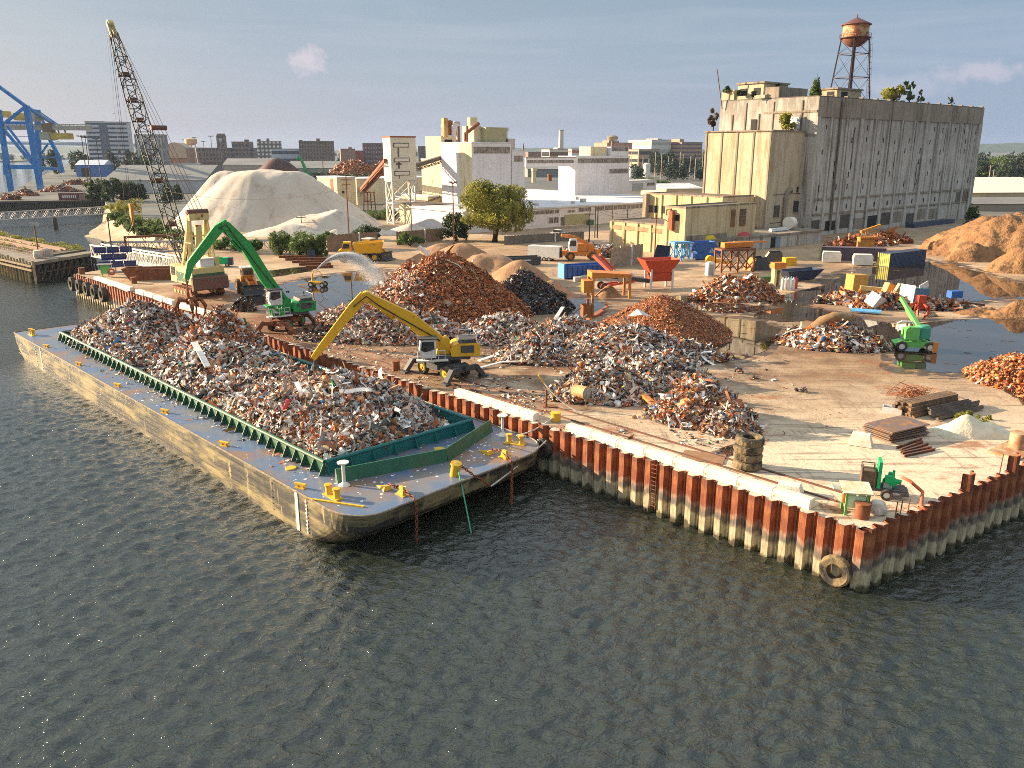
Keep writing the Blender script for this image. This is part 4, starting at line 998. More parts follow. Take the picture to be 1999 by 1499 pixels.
PUD = [
 ([(470, 585), (540, 560), (600, 545), (690, 533), (735, 528), (760, 545), (700, 570), (690, 585), (640, 600), (560, 600), (500, 598)], 'puddle'),
 ([(520, 530), (600, 521), (612, 527), (560, 536), (500, 545), (480, 540)], 'puddle'),
 ([(425, 540), (470, 556), (520, 575), (505, 582), (450, 565), (418, 552)], 'puddle'),
 ([(605, 600), (650, 605), (640, 622), (615, 634), (600, 625)], 'puddle'),
 ([(1095, 590), (1150, 584), (1180, 594), (1170, 612), (1140, 626), (1100, 628), (1085, 610)], 'puddle'),
 ([(1330, 640), (1400, 622), (1450, 626), (1510, 640), (1500, 672), (1460, 696), (1420, 700), (1370, 692), (1340, 672)], 'puddle'),
 ([(1310, 584), (1350, 578), (1400, 590), (1470, 596), (1480, 606), (1420, 610), (1360, 604)], 'puddle'),
 ([(1500, 586), (1540, 574), (1600, 560), (1660, 545), (1640, 572), (1590, 590), (1540, 600)], 'puddle'),
 ([(1480, 612), (1560, 600), (1640, 612), (1740, 636), (1780, 650), (1740, 668), (1700, 652), (1600, 628), (1520, 628)], 'puddle'),
 ([(1720, 640), (1800, 632), (1900, 626), (2010, 612), (2120, 640), (2100, 700), (1990, 690), (1930, 706), (1880, 724), (1800, 722), (1765, 712), (1750, 690), (1780, 670)], 'puddle'),
 ([(1640, 545), (1700, 525), (1790, 512), (1860, 520), (1960, 548), (2100, 585), (2100, 598), (1990, 582), (1930, 584), (1870, 590), (1800, 582), (1720, 572), (1660, 560)], 'puddle'),
 ([(1400, 880), (1462, 862), (1478, 868), (1440, 888)], 'puddle'),
 ([(1965, 752), (2010, 758), (2040, 790), (1990, 785)], 'puddle'),
]
for k, (poly, nm) in enumerate(PUD):
 pts = [G(*p) for p in poly]; n = len(pts); out = []
 for i in range(n):
  p0, p1, p2, p3 = pts[i - 1], pts[i], pts[(i + 1) % n], pts[(i + 2) % n]
  for j in range(10):
   f = j / 10
   q = .5 * ((2 * p1) + (p2 - p0) * f + (2 * p0 - 5 * p1 + 4 * p2 - p3) * f * f + (3 * p1 - p0 - 3 * p2 + p3) * f ** 3)
   w = .35 + .02 * q.y * .3
   e = (float(fbm(np.array(q.x * .8), np.array(q.y * .5), 5)) - .47) * 2.4 * w
   out.append((q.x + e * 1.4, q.y + e))
 cx, cy = sum(q[0] for q in out) / len(out), sum(q[1] for q in out) / len(out)
 for nm, sc, m, z in (('mud', 1.22, mud, .006), ('puddle', 1.04, pm, .026)):
  q = [(cx + (x - cx) * sc, cy + (y - cy) * sc) for x, y in out]
  b = MB(); b.add([(x, y, ZD + z + .0013 * k) for x, y in q], tessellate_polygon([[Vector((x, y, 0)) for x, y in q]]))
  me_ = b.build(nm, m)
  if me_.data.polygons[0].normal.z < 0: me_.data.flip_normals()
  tag(me_, kind='structure')
# ------------------------------------------------------------ buildings
BANG = R(39.5)
UX = Vector((math.cos(BANG), math.sin(BANG), 0)); UY = Vector((-math.sin(BANG), math.cos(BANG), 0))
def frame(P, ang=BANG): return Matrix.Translation(P) @ Matrix.Rotation(ang, 4, 'Z')
def wall_mat(name, c1, c2, dark, rust=None, streak=.9, sc=.5, top=None):
 m = bpy.data.materials.new(name); m.use_nodes = True
 t = m.node_tree; L = t.links; b = t.nodes['Principled BSDF']; b.inputs['Roughness'].default_value = .9; b.inputs['Specular IOR Level'].default_value = .2
 tc = nd(t, 'ShaderNodeTexCoord')
 def nz(scale, st, lo, hi, mx=1.0, det=10):
  mp = nd(t, 'ShaderNodeMapping'); mp.inputs['Scale'].default_value = st; L.new(tc.outputs['Object'], mp.inputs[0])
  n = nd(t, 'ShaderNodeTexNoise'); n.inputs['Scale'].default_value = scale; n.inputs['Detail'].default_value = det; n.inputs['Roughness'].default_value = .66; L.new(mp.outputs[0], n.inputs[0])
  r = nd(t, 'ShaderNodeMapRange'); r.inputs['From Min'].default_value = lo; r.inputs['From Max'].default_value = hi; r.inputs['To Max'].default_value = mx; L.new(n.outputs['Fac'], r.inputs['Value']); return r.outputs[0]
 def mix(f, a, c):
  x = nd(t, 'ShaderNodeMix'); x.data_type = 'RGBA'; L.new(f, x.inputs[0])
  if isinstance(a, tuple): x.inputs[6].default_value = rgb(a)
  else: L.new(a, x.inputs[6])
  x.inputs[7].default_value = rgb(c); return x.outputs[2]
 o = mix(nz(.22, (1, 1, 1), .35, .65), c1, c2)
 o = mix(nz(sc, (1.6, 1.6, .10), .50, .68, streak), o, dark)
 o = mix(nz(.9, (1, 1, .6), .57, .66, .75), o, tuple(q * .72 for q in c1))
 o = mix(nz(2.6, (1, 1, 1), .62, .70, .8), o, dark)
 o = mix(nz(5.5, (1, 1, 1), .64, .70, .8), o, tuple(min(.8, q * 1.25) for q in c1))
 if rust: o = mix(nz(.35, (1.2, 1.2, .35), .58, .70, .8), o, rust)
 if top:
  sp = nd(t, 'ShaderNodeSeparateXYZ'); L.new(tc.outputs['Object'], sp.inputs[0]); r = nd(t, 'ShaderNodeMapRange'); r.inputs['From Min'].default_value = top[0]; r.inputs['From Max'].default_value = top[1]; L.new(sp.outputs[2], r.inputs['Value'])
  k = nd(t, 'ShaderNodeMath'); k.operation = 'MULTIPLY'; L.new(r.outputs[0], k.inputs[0]); L.new(nz(.5, (1, 1, .35), .36, .56), k.inputs[1]); o = mix(k.outputs[0], o, (.17, .15, .13))
 L.new(o, b.inputs['Base Color'])
 n = nd(t, 'ShaderNodeTexNoise'); n.inputs['Scale'].default_value = 2.0; n.inputs['Detail'].default_value = 10; n.inputs['Roughness'].default_value = .7; L.new(tc.outputs['Object'], n.inputs[0])
 bp = nd(t, 'ShaderNodeBump'); bp.inputs['Strength'].default_value = .5; bp.inputs['Distance'].default_value = .12; L.new(n.outputs['Fac'], bp.inputs['Height']); L.new(bp.outputs[0], b.inputs['Normal'])
 return m
M['wh'] = wall_mat('warehouse_concrete', (.53, .495, .44), (.41, .38, .33), (.11, .09, .072), rust=(.30, .23, .16), top=(18, 38))
M['wh2'] = wall_mat('warehouse_pale_concrete', (.52, .44, .31), (.42, .34, .22), (.16, .12, .075), rust=(.28, .16, .07), streak=.7)
M['trim'] = wall_mat('weathered_trim', (.32, .27, .21), (.22, .18, .14), (.08, .06, .05))
M['roof'] = mat('tar_roof', (.10, .08, .065), (.16, .12, .09), scale=.4, rough=.9)
M['glass'] = mat('dark_window_glass', (.02, .024, .028), (.06, .06, .055), scale=1.5, rough=.12, spec=.6)
M['hole'] = mat('dark_opening', (.012, .011, .010))
M['stain'] = mat('black_water_stain', (.06, .05, .042), (.11, .09, .075), scale=1.0, stretch=(1, 1, .3))
F0 = G(1572, 463)
C2 = F0 + UY * along(F0, UY, 1554)
C1 = C2 - UX * along(C2, -UX, 1491)
ANL = along(C1, UY, 1366); MAINL = along(F0, UY, 1391); FW = along(F0, UX, 1889)
HT = ZT(188, F0.y) - ZD; AH = ZT(256, C1.y) - ZD; DZ = HT - 34
annd = (C2 - C1).length
wh = thing('concrete_warehouse', 'huge derelict concrete warehouse with shaded ribbed front and annex on its lit side', 'warehouse', F0, BANG)
SX_, SY_ = F0, None
toL = lambda P: Vector(((P - F0).dot(UX), (P - F0).dot(UY), 0))
c2y = toL(C2).y
b = MB(); b.box(FW / 2, MAINL / 2, 0, FW, MAINL, HT); b.build('main_block', M['wh'], wh)
b = MB(); b.box(-annd / 2 - .003, c2y + ANL / 2, 0, annd, ANL, AH); b.build('annex', M['wh2'], wh)
b = MB(); NB = 13; bw = FW / NB
b.box(FW / 2, -.14, HT - 4.4, FW, .28, 4.4)
b.box(FW / 2, -.17, HT - 4.7, FW, .34, .3)
b.box(FW / 2, -.13, 9.0, FW, .26, .5); b.box(FW / 2, -.13, 5.2, FW, .26, .5)
b.build('cornice_band', M['trim'], wh)
for i in range(NB + 1):
 b = MB(); w = .75 if i not in (0, 3, 8) else 1.5
 if i == 0 : b.box(.76, -.2, 0, 1.5, .4, HT - 4.72)
 elif i == NB: b.box(FW - 1.3, -.2, 0, 2.6, .4, HT - 4.72)
 else:
  b.box(i * bw - .6, -.2, 0, w, .4, HT - 4.72); b.box(i * bw + .62, -.15, 9.51, .35, .3, HT - 14.24)
 b.build('pier', M['wh'], wh)
for i in range(NB):
 for k in range(7):
  if rnd.random() < .42: continue
  z = 11.2 + k * 3.0 + rnd.uniform(-.3, .3)
  x = i * bw + bw * .55 + rnd.choice((-.9, 0, .9))
  b = MB(); b.box(x, -.02, z, .42, .06, rnd.uniform(.9, 1.7)); b.build('slot_window', M['hole'], wh)
 if rnd.random() < .75:
  b = MB(); x = i * bw + bw * .5 + rnd.uniform(-1.6, 1.6); b.box(x, -.012, HT - 6.5 - rnd.uniform(6, 18), rnd.uniform(.2, .55), .02, rnd.uniform(6, 12)); b.build('water_stain', M['stain'], wh)
 b = MB(); b.box(i * bw + bw * .5 + .1 + rnd.uniform(-.4, .4), -.03, rnd.uniform(.6, 1.6), bw - rnd.uniform(1.6, 2.8), .06, rnd.uniform(2.4, 3.6))
 (b.build('ground_opening', M['hole'] if i in (1, 4) else M['stain'] if i in (0, 2, 5, 7) else M['trim'], wh) if i < 10 else b.build('ground_panel', M['wh'], wh))
 if i < 10:
  b = MB(); b.box(i * bw + bw * .52, -.05, 6.4, .5, .1, 1.2); b.build('slot_window', M['hole'], wh)
 b = MB(); b.box((i + 1) * bw - .6, .5, HT, 1.0, 1.0, .55); b.build('parapet_stub', M['trim'], wh)
for x in (FW - 9.2, FW - 4.4):
 b = MB(); b.box(x, -.06, 5.75, 3.4, .12, 2.9); w_ = b.build('window', M['glass'], wh)
 b = MB()
 for q in (-1.7, -.57, .57, 1.7): b.box(x + q, -.14, 5.75, .12, .05, 2.9)
 b.build('window_frame', M['trim'], w_)
b = MB(); b.tube((10.6, -.45, 1), (10.6, -.45, HT - 1), .28, n=8); b.build('drain_pipe', M['trim'], wh)
b = MB()
b.box(-.09, MAINL * .26, HT - 3.6, .18, MAINL * .52, .5); b.box(-.09, MAINL * .5, HT - 9.2, .18, MAINL, .55)
b.build('ledge', M['trim'], wh)
for k in range(1, 7):
 b = MB(); b.box(-.1, MAINL * k / 7, AH + .5, .2, .35, HT - AH - (1.2 if k % 2 else 4)); b.build('wall_rib', M['trim'], wh)
for k in range(5):
 b = MB(); b.box(-annd - .08, c2y + ANL * (.02 + .24 * k), 0, .16, .45, AH - .02); b.build('wall_rib', M['trim'], wh)
b = MB(); b.box(-annd / 2 - .2, c2y + ANL / 2, AH, annd + .4, ANL + .4, .35); b.build('annex_roof', M['trim'], wh)
b = MB(); b.box(-.1, MAINL * .62, AH + .4, .2, 1.6, 3.0); b.build('roof_door', M['hole'], wh)
b = MB(); b.box(-.05, c2y + 3.5, AH + .6, .1, 4.2, 3.0); b.build('white_panel', mat('whitewash_panel', (.66, .64, .60), (.30, .30, .29), scale=1.5, lo=.55, hi=.6), wh)
for (x, z, w, h) in ((-annd + 4.4, 5.4, 2.4, 2.8), (-annd + 13.2, 6.0, 1.7, 3.0), (-annd + 16.2, 6.2, 2.2, 2.8), (-annd + 12.8, 11.2, .8, 1.2)):
 if x > -1.2: x = -1.4
 b = MB(); b.box(x, c2y - .04, z, w, .1, h); w_ = b.build('window', M['glass'], wh)
 b = MB(); b.box(x, c2y - .12, z - .2, w + .3, .1, .2); b.build('sill', M['trim'], w_)
b = MB(); b.path([(-annd + 7.2, c2y - .5, 1.5), (-annd + 7.2, c2y - .5, 10), (-annd + 7.9, c2y - .5, 11.6), (-annd + 9.4, c2y - .4, 11.9), (-annd + 10.4, c2y + .2, 11.4)], .5, 8); b.build('vent_duct', M['trim'], wh)
b = MB(); b.box(-annd / 2, c2y - 1.0, 2.6, annd + 2.4, 2.2, .5); b.box(-annd - .7, c2y + 3.4, 2.6, 1.6, 7, .5); b.build('canopy_slab', M['trim'], wh)
b = MB(); b.box(-annd * .5 + 1, c2y - .03, 10.7, annd - 2.1, .08, .14); b.box(-annd * .5 + 1, c2y - .03, 3.9, annd - 2.1, .08, .14); b.build('joint_line', M['stain'], wh)
b = MB(); b.box(FW / 2, MAINL / 2, HT, FW, MAINL, .25); b.build('roof_deck', M['roof'], wh)
b = MB(); b.box(6.5, 13.2, HT + .25, 13, 4, 2.6); b.build('parapet_wall', M['trim'], wh)
def roof_house(name, x, y, w, d, h, fl):
 b = MB(); b.box(x, y, HT + .25, w, d, h); o = b.build(name, M['wh2'], wh)
 b = MB(); b.box(x, y, HT + .25 + h, w + .8, d + .8, .45); b.build('flat_roof', M['trim'], o)
 for k in range(fl):
  for q in (-.26, .26):
   b = MB(); b.box(x - w / 2 - .03, y + q * d, HT + 1.2 + k * 3.4, .1, d * .26, 1.9); b.build('window', M['hole'], o)
  b = MB(); b.box(x - w * .2, y - d / 2 - .03, HT + 1.2 + k * 3.4, w * .25, .1, 1.9); b.build('window', M['hole'], o)
roof_house('roof_house', 8, 21.5, 11, 8, 3.9, 1)
roof_house('roof_house', 37, 17, 13, 8, 3.4, 1)
b = MB(); b.box(2.2, MAINL * .76, HT + .25, 3, 13, .9); b.box(1.5, MAINL * .93, HT + .25, 2.6, 4, 2.6); b.build('broken_parapet', M['wh2'], wh)
b = MB(); b.tube((-.5, MAINL - 1, HT - 2), (-2.2, MAINL + .2, HT + 8), .12, n=6); b.build('roof_mast', M['rail'], wh)
WTp = F0 + UX * 24 + UY * 16
wy = WTp.y; wx = XT(1672, 130, wy)
k_ = (wx - WTp.x) / UX.x if abs(UX.x) > .1 else 0
WTp = F0 + UX * (24 + k_ * .6) + UY * 16
for _ in range(30):
 q = XT(1671, 60, WTp.y) - WTp.x
 WTp = WTp + UX * (q * .5)
wz = ZD + HT + .25
wt = thing('water_tower', 'rusty red water tower on tall legs on the warehouse roof', 'water tower', (WTp.x, WTp.y, wz), R(20))
zt = lambda r: ZT(r, WTp.y) - wz
zb, zc, zr, ztop, zbot = zt(74), 0, zt(48), zt(31), zt(93)
rad = (1695 - 1650) / 2 * WTp.y * 1.0 / FOC
b = MB(); b.lathe([(rad, zb), (rad, zb + (zr - zb) * .5), (rad * .985, zr)], 28)
m = mat('rusted_tank_paint', (.40, .25, .11), (.34, .10, .035), scale=.55, lo=.45, hi=.55, c3=(.56, .44, .27), s3=1.6, lo3=.56, hi3=.60, rough=.7, bump=.3)
b.build('tank', m, wt, smooth='auto')
rm = mat('dark_rust_steel', (.15, .045, .03), (.09, .03, .022), scale=1.2, rough=.7)
b = MB(); b.lathe([(0.05, zbot), (rad * .42, zbot + (zb - zbot) * .12), (rad * .75, zbot + (zb - zbot) * .42), (rad * .95, zbot + (zb - zbot) * .78), (rad, zb)], 28); b.build('tank_bowl', mat('bowl_rust', (.20, .065, .03), (.12, .04, .022), scale=.8), wt, smooth=True)
b = MB(); b.lathe([(rad * 1.16, zr - .15), (rad * 1.14, zr + .05), (rad * .08, ztop - .4), (0, ztop - .4)], 28); b.tube((0, 0, ztop - .5), (0, 0, ztop + .5), .16, n=8); b.build('conical_roof', rm, wt, smooth='auto')
b = MB(); b.lathe([(rad, zb - .1), (rad * 1.2, zb - .1), (rad * 1.2, zb + .1), (rad, zb + .1)], 28)
for k in range(20):
 a = k * math.pi / 10; b.tube((rad * 1.2 * math.cos(a), rad * 1.2 * math.sin(a), zb), (rad * 1.2 * math.cos(a), rad * 1.2 * math.sin(a), zb + 1.0), .04, n=4)
b.path([(rad * 1.2 * math.cos(a * math.pi / 12), rad * 1.2 * math.sin(a * math.pi / 12), zb + 1.0) for a in range(25)], .04, 4)
b.build('walkway', rm, wt)
legm = mat('dark_tower_steel', (.035, .028, .03), (.09, .04, .03), scale=2)
spread = 1.62
def legp(k, f): a = R(45 + 90 * k); r_ = rad * 1.04 + (rad * (spread - 1.04)) * (1 - f); return Vector((r_ * math.cos(a), r_ * math.sin(a), f * zb))
for k in range(4):
 b = MB(); b.beam(legp(k, 0), legp(k, 1), .34, .34); b.build('leg', legm, wt)
b = MB(); b.tube((0, 0, 0), (0, 0, zbot + .2), .42, n=10); b.build('riser_pipe', legm, wt)
b = MB()
for f0, f1 in ((0, .40), (.40, .76), (.76, .97)):
 for k in range(4):
  p0, p1, q0, q1 = legp(k, f0), legp(k, f1), legp((k + 1) % 4, f0), legp((k + 1) % 4, f1)
  b.tube(p0, q1, .045, n=4); b.tube(q0, p1, .045, n=4); b.beam(p1, q1, .2, .2)
b.build('bracing', legm, wt)
b = MB(); a0 = Vector((rad * 1.7, -rad * .2, 0)); a1 = Vector((rad * 1.32, -rad * .2, zb + .5))
for s in (-.35, .35): b.tube(a0 + Vector((0, s, 0)), a1 + Vector((0, s, 0)), .05, n=4); b.tube(a0 + Vector((.7, s, 2)), a1 + Vector((.7, s, 0)), .03, n=4)
for k in range(46):
 p = a0.lerp(a1, k / 45); b.tube(p + Vector((0, -.35, 0)), p + Vector((0, .35, 0)), .03, n=4)
 if k % 4 == 0 and k > 6: b.path([p + Vector((0, -.35, 0)), p + Vector((.7, -.35, 0)), p + Vector((.7, .35, 0)), p + Vector((0, .35, 0))], .03, 4)
b.build('ladder', legm, wt)
M['ylw'] = wall_mat('yellowed_render', (.58, .47, .28), (.50, .40, .23), (.26, .17, .08), rust=(.32, .19, .08), streak=.6)
def lowblock(name, lab, NR, L_, D_, H_, cat='building', m=None, roof_lip=.35):
 """NR near right corner; L_ along the lit side, D_ along the shaded front"""
 o = thing(name, lab, cat, NR, BANG)
 b = MB(); b.box(D_ / 2, L_ / 2, 0, D_, L_, H_); b.build('walls', m or M['ylw'], o)
 b = MB(); b.box(D_ / 2, L_ / 2, H_, D_ - .7, L_ - .7, .12); b.build('roof', M['roof'], o)
 b = MB(); w = .35
 b.box(w / 2 - .06, L_ / 2, H_, w, L_ + .12, roof_lip); b.box(D_ / 2, w / 2 - .06, H_ + .001, D_, w, roof_lip); b.box(D_ / 2, L_ - w / 2 + .06, H_ + .002, D_, w, roof_lip)
 b.build('parapet', M['trim'], o)
 return o
AL = G(1187, 483); t_ = along(AL, -UY, 1334); AR = AL - UY * t_
hA = ZT(432, AL.y) - ZD; h2 = ZT(407, AR.y) - ZD
D2 = along(AR, UX, 1470)
lb = lowblock('low_warehouse_block', 'low cream walled block with rusty roof edge in front of the warehouse annex', AR + UX * .6 + UY * 5.6, t_ - 5.6, D2 * .55, hA)
for k in range(5):
 b = MB(); b.box(-.12, .3 + (t_ - 6.2) * k / 4, 0, .24, .7, hA - .01); b.build('pilaster', M['ylw'], lb)
b = MB(); b.box(-.08, (t_ - 5.6) / 2, hA - 1.6, .16, t_ - 5.7, .9); b.build('stained_band', mat('stained_band_rust', (.36, .24, .12), (.2, .12, .06), scale=.8), lb)
lb = lowblock('stair_block', 'taller cream block with rusty ventilation duct and barred windows', AR, 5.5, D2, h2)
b = MB(); b.box(-.04, 2.2, h2 - 2.6, .1, 1.2, 1.2); b.build('window', M['hole'], lb)
b = MB(); b.path([(-.5, 4.6, h2 - 1.6), (-.5, 4.6, h2 - .4), (-.5, 3.4, h2 - .3), (-.5, 3.2, h2 - .8)], .22, 6); b.box(-.5, 3.25, h2 - 4.6, .8, 1.0, 3.9); b.build('vent_duct', mat('orange_rust_duct', (.32, .09, .03), (.22, .06, .02), scale=1.5), lb)
for (f, w) in ((.66, 1.5), (.80, 2.4)):
 b = MB(); b.box(D2 * f, -.04, h2 - 4.6, w, .1, 3.7); w_ = b.build('window', M['glass'], lb)
 b = MB();
 for q in range(1, 5): b.box(D2 * f, -.1, h2 - 4.6 + q * .74, w, .04, .06)
 b.build('glazing_bars', M['trim'], w_)
b = MB(); b.box(D2 * .58, .05, 0, .8, .35, h2 - .02); b.box(D2 * .73, .05, 0, .8, .35, h2 - .02); b.build('pilaster', M['ylw'], lb)
b = MB(); b.box(D2 * .3, -.1, 3.0, D2 * .55, .2, 1.1); b.build('stained_band', M['trim'], lb)
b = MB(); b.box(D2 * .26, -.05, .9, D2 * .4, .1, 1.9); b.build('pale_panel', mat('grey_patch', (.45, .42, .38)), lb)
tW = along(C1, UY, 1467); J = C1 + UY * tW
R2 = J - UX * along(J, -UX, 1406); L2 = along(R2, UY, 1258); hB = ZT(386, R2.y) - ZD; DB = (J - R2).length - .3
lb = lowblock('middle_warehouse_block', 'two storey cream block joined to the annex with broken windows', R2, L2, DB, hB)
for k in range(6):
 b = MB(); b.box(-.15, .4 + (L2 - .8) * k / 5, 0, .3, .9, hB - .01); b.build('pilaster', M['ylw'], lb)
for k in (2, 3, 4):
 for q in (.3, .7):
  b = MB(); b.box(-.05, .4 + (L2 - .8) * (k + q) / 5, hB - 4.6, .1, 1.6, 1.8); b.build('window', M['stain'] if rnd.random() < .5 else M['hole'], lb)
b = MB(); b.box(-.6, L2 - .6, 0, 1.2, 1.2, hB); b.tube((-1.5, L2 - 1.5, 0), (-1.5, L2 - 1.5, hB), .25, n=8); b.build('corner_buttress', M['trim'], lb)
for q in (.25, .55, .82):
 b = MB(); b.box(DB * q, -.04, 5.4, 2.2, .1, 2.6); b.build('window', M['glass'], lb)
DKL = G(1346, 501); dkl = along(DKL, UX, 1584)
dk = thing('loading_dock', 'long low concrete loading dock strewn with junk below the warehouse', 'loading dock', DKL, BANG - R(3))
b = MB(); b.box(dkl / 2, 5, 0, dkl, 10, 2.7); b.build('platform', M['wh'], dk)
b = MB(); b.box(dkl / 2, 4.8, 2.7, dkl + .6, 10.4, .4); b.build('platform_slab', M['trim'], dk)
dm_ = mat('faded_blue_door', (.16, .25, .34), (.22, .30, .36), scale=2)
for f, w, m in ((.06, 3.0, mat('pale_blue_shutter', (.42, .50, .56), (.34, .40, .44), scale=1)), (.20, .5, M['hole']), (.60, 1.6, M['hole']), (.64, 1.6, dm_), (.80, .6, M['trim'])):
 b = MB(); b.box(dkl * f, -.05, .05, w, .1, 2.3); b.build('door', m, dk)
for f in (.1, .15, .3, .42, .52, .72, .88):
 b = MB(); b.box(dkl * f, -.08, 0, .45, .16, 2.69); b.build('pilaster', M['wh'], dk)
# ------------------------------------------------------------ salt works: factory, towers, conveyors
FA = R(38); FX = Vector((math.cos(FA), math.sin(FA), 0)); FY = Vector((-math.sin(FA), math.cos(FA), 0))
M['fw'] = wall_mat('factory_white', (.66, .63, .64), (.60, .57, .57), (.42, .38, .34), streak=.35)
M['fc'] = wall_mat('factory_cream', (.62, .54, .36), (.55, .48, .32), (.34, .25, .14), rust=(.34, .16, .06), streak=.5)
M['fr'] = mat('white_roof_membrane', (.62, .62, .64), (.50, .50, .53), scale=.08, c3=(.33, .33, .35), s3=.15, lo3=.56, hi3=.7, rough=.7)
M['olive'] = mat('olive_cladding', (.36, .33, .18), (.30, .28, .16), scale=.3)
M['frost'] = mat('factory_window_band', (.10, .09, .085), (.26, .23, .2), scale=1.6, lo=.45, hi=.6, stretch=(1, 1, .4), rough=.3)
M['rst'] = mat('rusty_pipework', (.26, .08, .03), (.18, .05, .02), scale=2)
M['galv'] = mat('galvanised_sheet', (.42, .41, .40), (.30, .29, .28), scale=1.5, rough=.45, metal=.3)
W0 = G(1030, 447); W0 = W0 - FX * along(W0, -FX, 905); WL = along(W0, FX, 1290) + 20
hW = ZT(409, G(1030, 447).y) - ZD
fac = thing('factory_hall', 'long white factory hall with pale flat roof and window strips', 'factory', W0, FA)
b = MB(); b.box(WL / 2, 13, 0, WL, 26, hW); b.box(WL / 2 + 16, 58, 0, WL - 32, 64, hW - .01); b.build('walls', M['fw'], fac)
b = MB(); b.box(WL / 2, 13, hW, WL + .8, 26.8, .45); b.box(WL / 2 + 16, 58.2, hW - .005, WL - 31, 64.4, .44); b.build('roof', M['fr'], fac)
def wx_(px): return (along(W0, FX, px))
for (p0, p1, z, h) in ((1034, 1091, 3.9, 1.0), (1128, 1153, 4.9, 1.1), (1161, 1262, 4.6, 1.2), (1108, 1121, 3.9, .6), (1070, 1090, 1.2, 1.6)):
 x0, x1 = wx_(p0), wx_(p1)
 b = MB(); b.box((x0 + x1) / 2, -.04, min(z, hW - 1.4), x1 - x0, .1, h); w_ = b.build('window_strip', M['frost'], fac)
 b = MB(); n = max(2, int((x1 - x0) / 1.8))
 for k in range(n + 1): b.box(x0 + (x1 - x0) * k / n, -.11, min(z, hW - 1.4), .16, .05, h)
 b.box((x0 + x1) / 2, -.1, min(z, hW - 1.4) + h, x1 - x0 + .3, .06, .14); b.build('mullions', M['fw'], w_)
x0, x1 = wx_(1101), wx_(1150); b = MB(); b.box((x0 + x1) / 2, -.05, .3, x1 - x0, .12, 3.0); b.build('roller_door', M['olive'], fac)
b = MB(); b.box(wx_(1098), -.05, .3, 1.4, .12, 2.4); b.build('door', M['frost'], fac)
for (u, v_, s) in ((20, 30, 1.6), (26, 18, 1.0), (34, 34, 1.2), (52, 10, 1.1), (60, 22, .9), (45, 7, .7), (30, 6, .7)):
 b = MB(); b.box(u, v_, hW + .44, s * 1.5, s, s); b.build('roof_vent', M['galv'], fac)
for (px, py, h, m) in ((1042, 358, 7, M['fc']), (1073, 355, 3.4, M['rst']), (1100, 356, 3.2, M['galv'])):
 p = G(px, py, ZD + hW); d = p - W0
 b = MB(); b.lathe([(1.1, 0), (1.1, h * .8), (1.4, h * .8), (1.4, h), (0, h)], 12, (d.dot(FX), d.dot(FY), hW + .44)); b.build('roof_stack', m, fac)
def fbox(name, lab, px0, px1, base_row, top_row, dep, m, zb=ZD, cat='factory block', ang=FA, roofm=None):
 ux = Vector((math.cos(ang), math.sin(ang), 0)); P = G(px0, base_row, zb)
 w = along(P, ux, px1); h = ZT(top_row, P.y) - zb
 o = thing(name, lab, cat, P, ang)
 b = MB(); b.box(w / 2, dep / 2, 0, w, dep, h); b.build('walls', m, o)
 b = MB(); b.box(w / 2, dep / 2, h, w + .3, dep + .3, .3); b.build('roof', roofm or M['fr'], o)
 return o, w, h
def band(o, x0, x1, z, h, nm='window_strip', m=None, mull=2.0, side=False):
 b = MB()
 if side: b.box(-.04, (x0 + x1) / 2, z, .1, x1 - x0, h)
 else: b.box((x0 + x1) / 2, -.04, z, x1 - x0, .1, h)
 w_ = b.build(nm, m or M['frost'], o)
 if mull:
  n = max(1, int((x1 - x0) / mull)); b = MB()
  b.box(-.09, (x0 + x1) / 2, z + h, .06, x1 - x0, .12) if side else b.box((x0 + x1) / 2, -.09, z + h, x1 - x0, .06, .12)
  for k in range(n + 1):
   q = x0 + (x1 - x0) * k / n
   if side: b.box(-.1, q, z, .04, .12, h)
   else: b.box(q, -.1, z, .12, .04, h)
  b.build('mullions', M['trim'], w_)
ZR = ZD + hW + .45
o, w, h = fbox('factory_tower', 'white windowed factory block carrying the right end of the enclosed bridge', 1122, 1227, 381, 306, 9, M['fw'], ZR)
band(o, 1.2, w - .8, h - 2.2, 1.5); band(o, w * .62, w - .8, h * .55, 1.5)
b = MB(); b.box(w * .82, 4, h + .3, w * .34, 7, ZT(286, G(1122, 381, ZR).y) - ZR - h - .3); o2 = b.build('penthouse', M['fw'], o)
b = MB(); b.box(w * .82, .42, h + 2.0, w * .30, .1, 1.3); b.build('window_strip', M['frost'], o2)
b = MB(); b.lathe([(.5, 0), (.5, 2.2), (1.8, 2.4), (2.2, 3.4), (1.2, 4.0), (0, 4.0)], 14, (w * .82, 4.5, ZT(286, G(1122, 381, ZR).y) - ZR)); b.build('roof_vent', M['trim'], o, smooth='auto')
b = MB(); b.box(w * .48, 5, h + .3, w * .3, 6, 3.2); b.build('roof_house', M['fc'], o)
P1 = G(922, 400, ZR); yF1 = P1.y
o, w, h = fbox('factory_tower', 'tall white factory tower with window strip under its roof line', 922, 998, 400, 279, 16, M['fw'], ZR)
band(o, .8, w - .6, h - 2.9, 1.7)
b = MB(); b.box(-.05, 3, 0, .12, 6.2, h - .02); b.build('lit_return_wall', M['fc'], o)  # sunlit side of the white tower: warm light put into the cream colour
b = MB(); hh = ZT(249, P1.y) - ZR - h; b.box(w * .74, 7, h + .3, w * .52, 9, hh); b.build('olive_roof_house', M['olive'], o)
b = MB(); b.box(w * .40, 8, h + .3, w * .18, 6, hh * 1.1); b.lathe([(1.5, 0), (1.5, 2.4), (0, 2.4)], 12, (w * .42, 8, h + .3 + hh * 1.1)); b.build('lift_house', M['fc'], o)
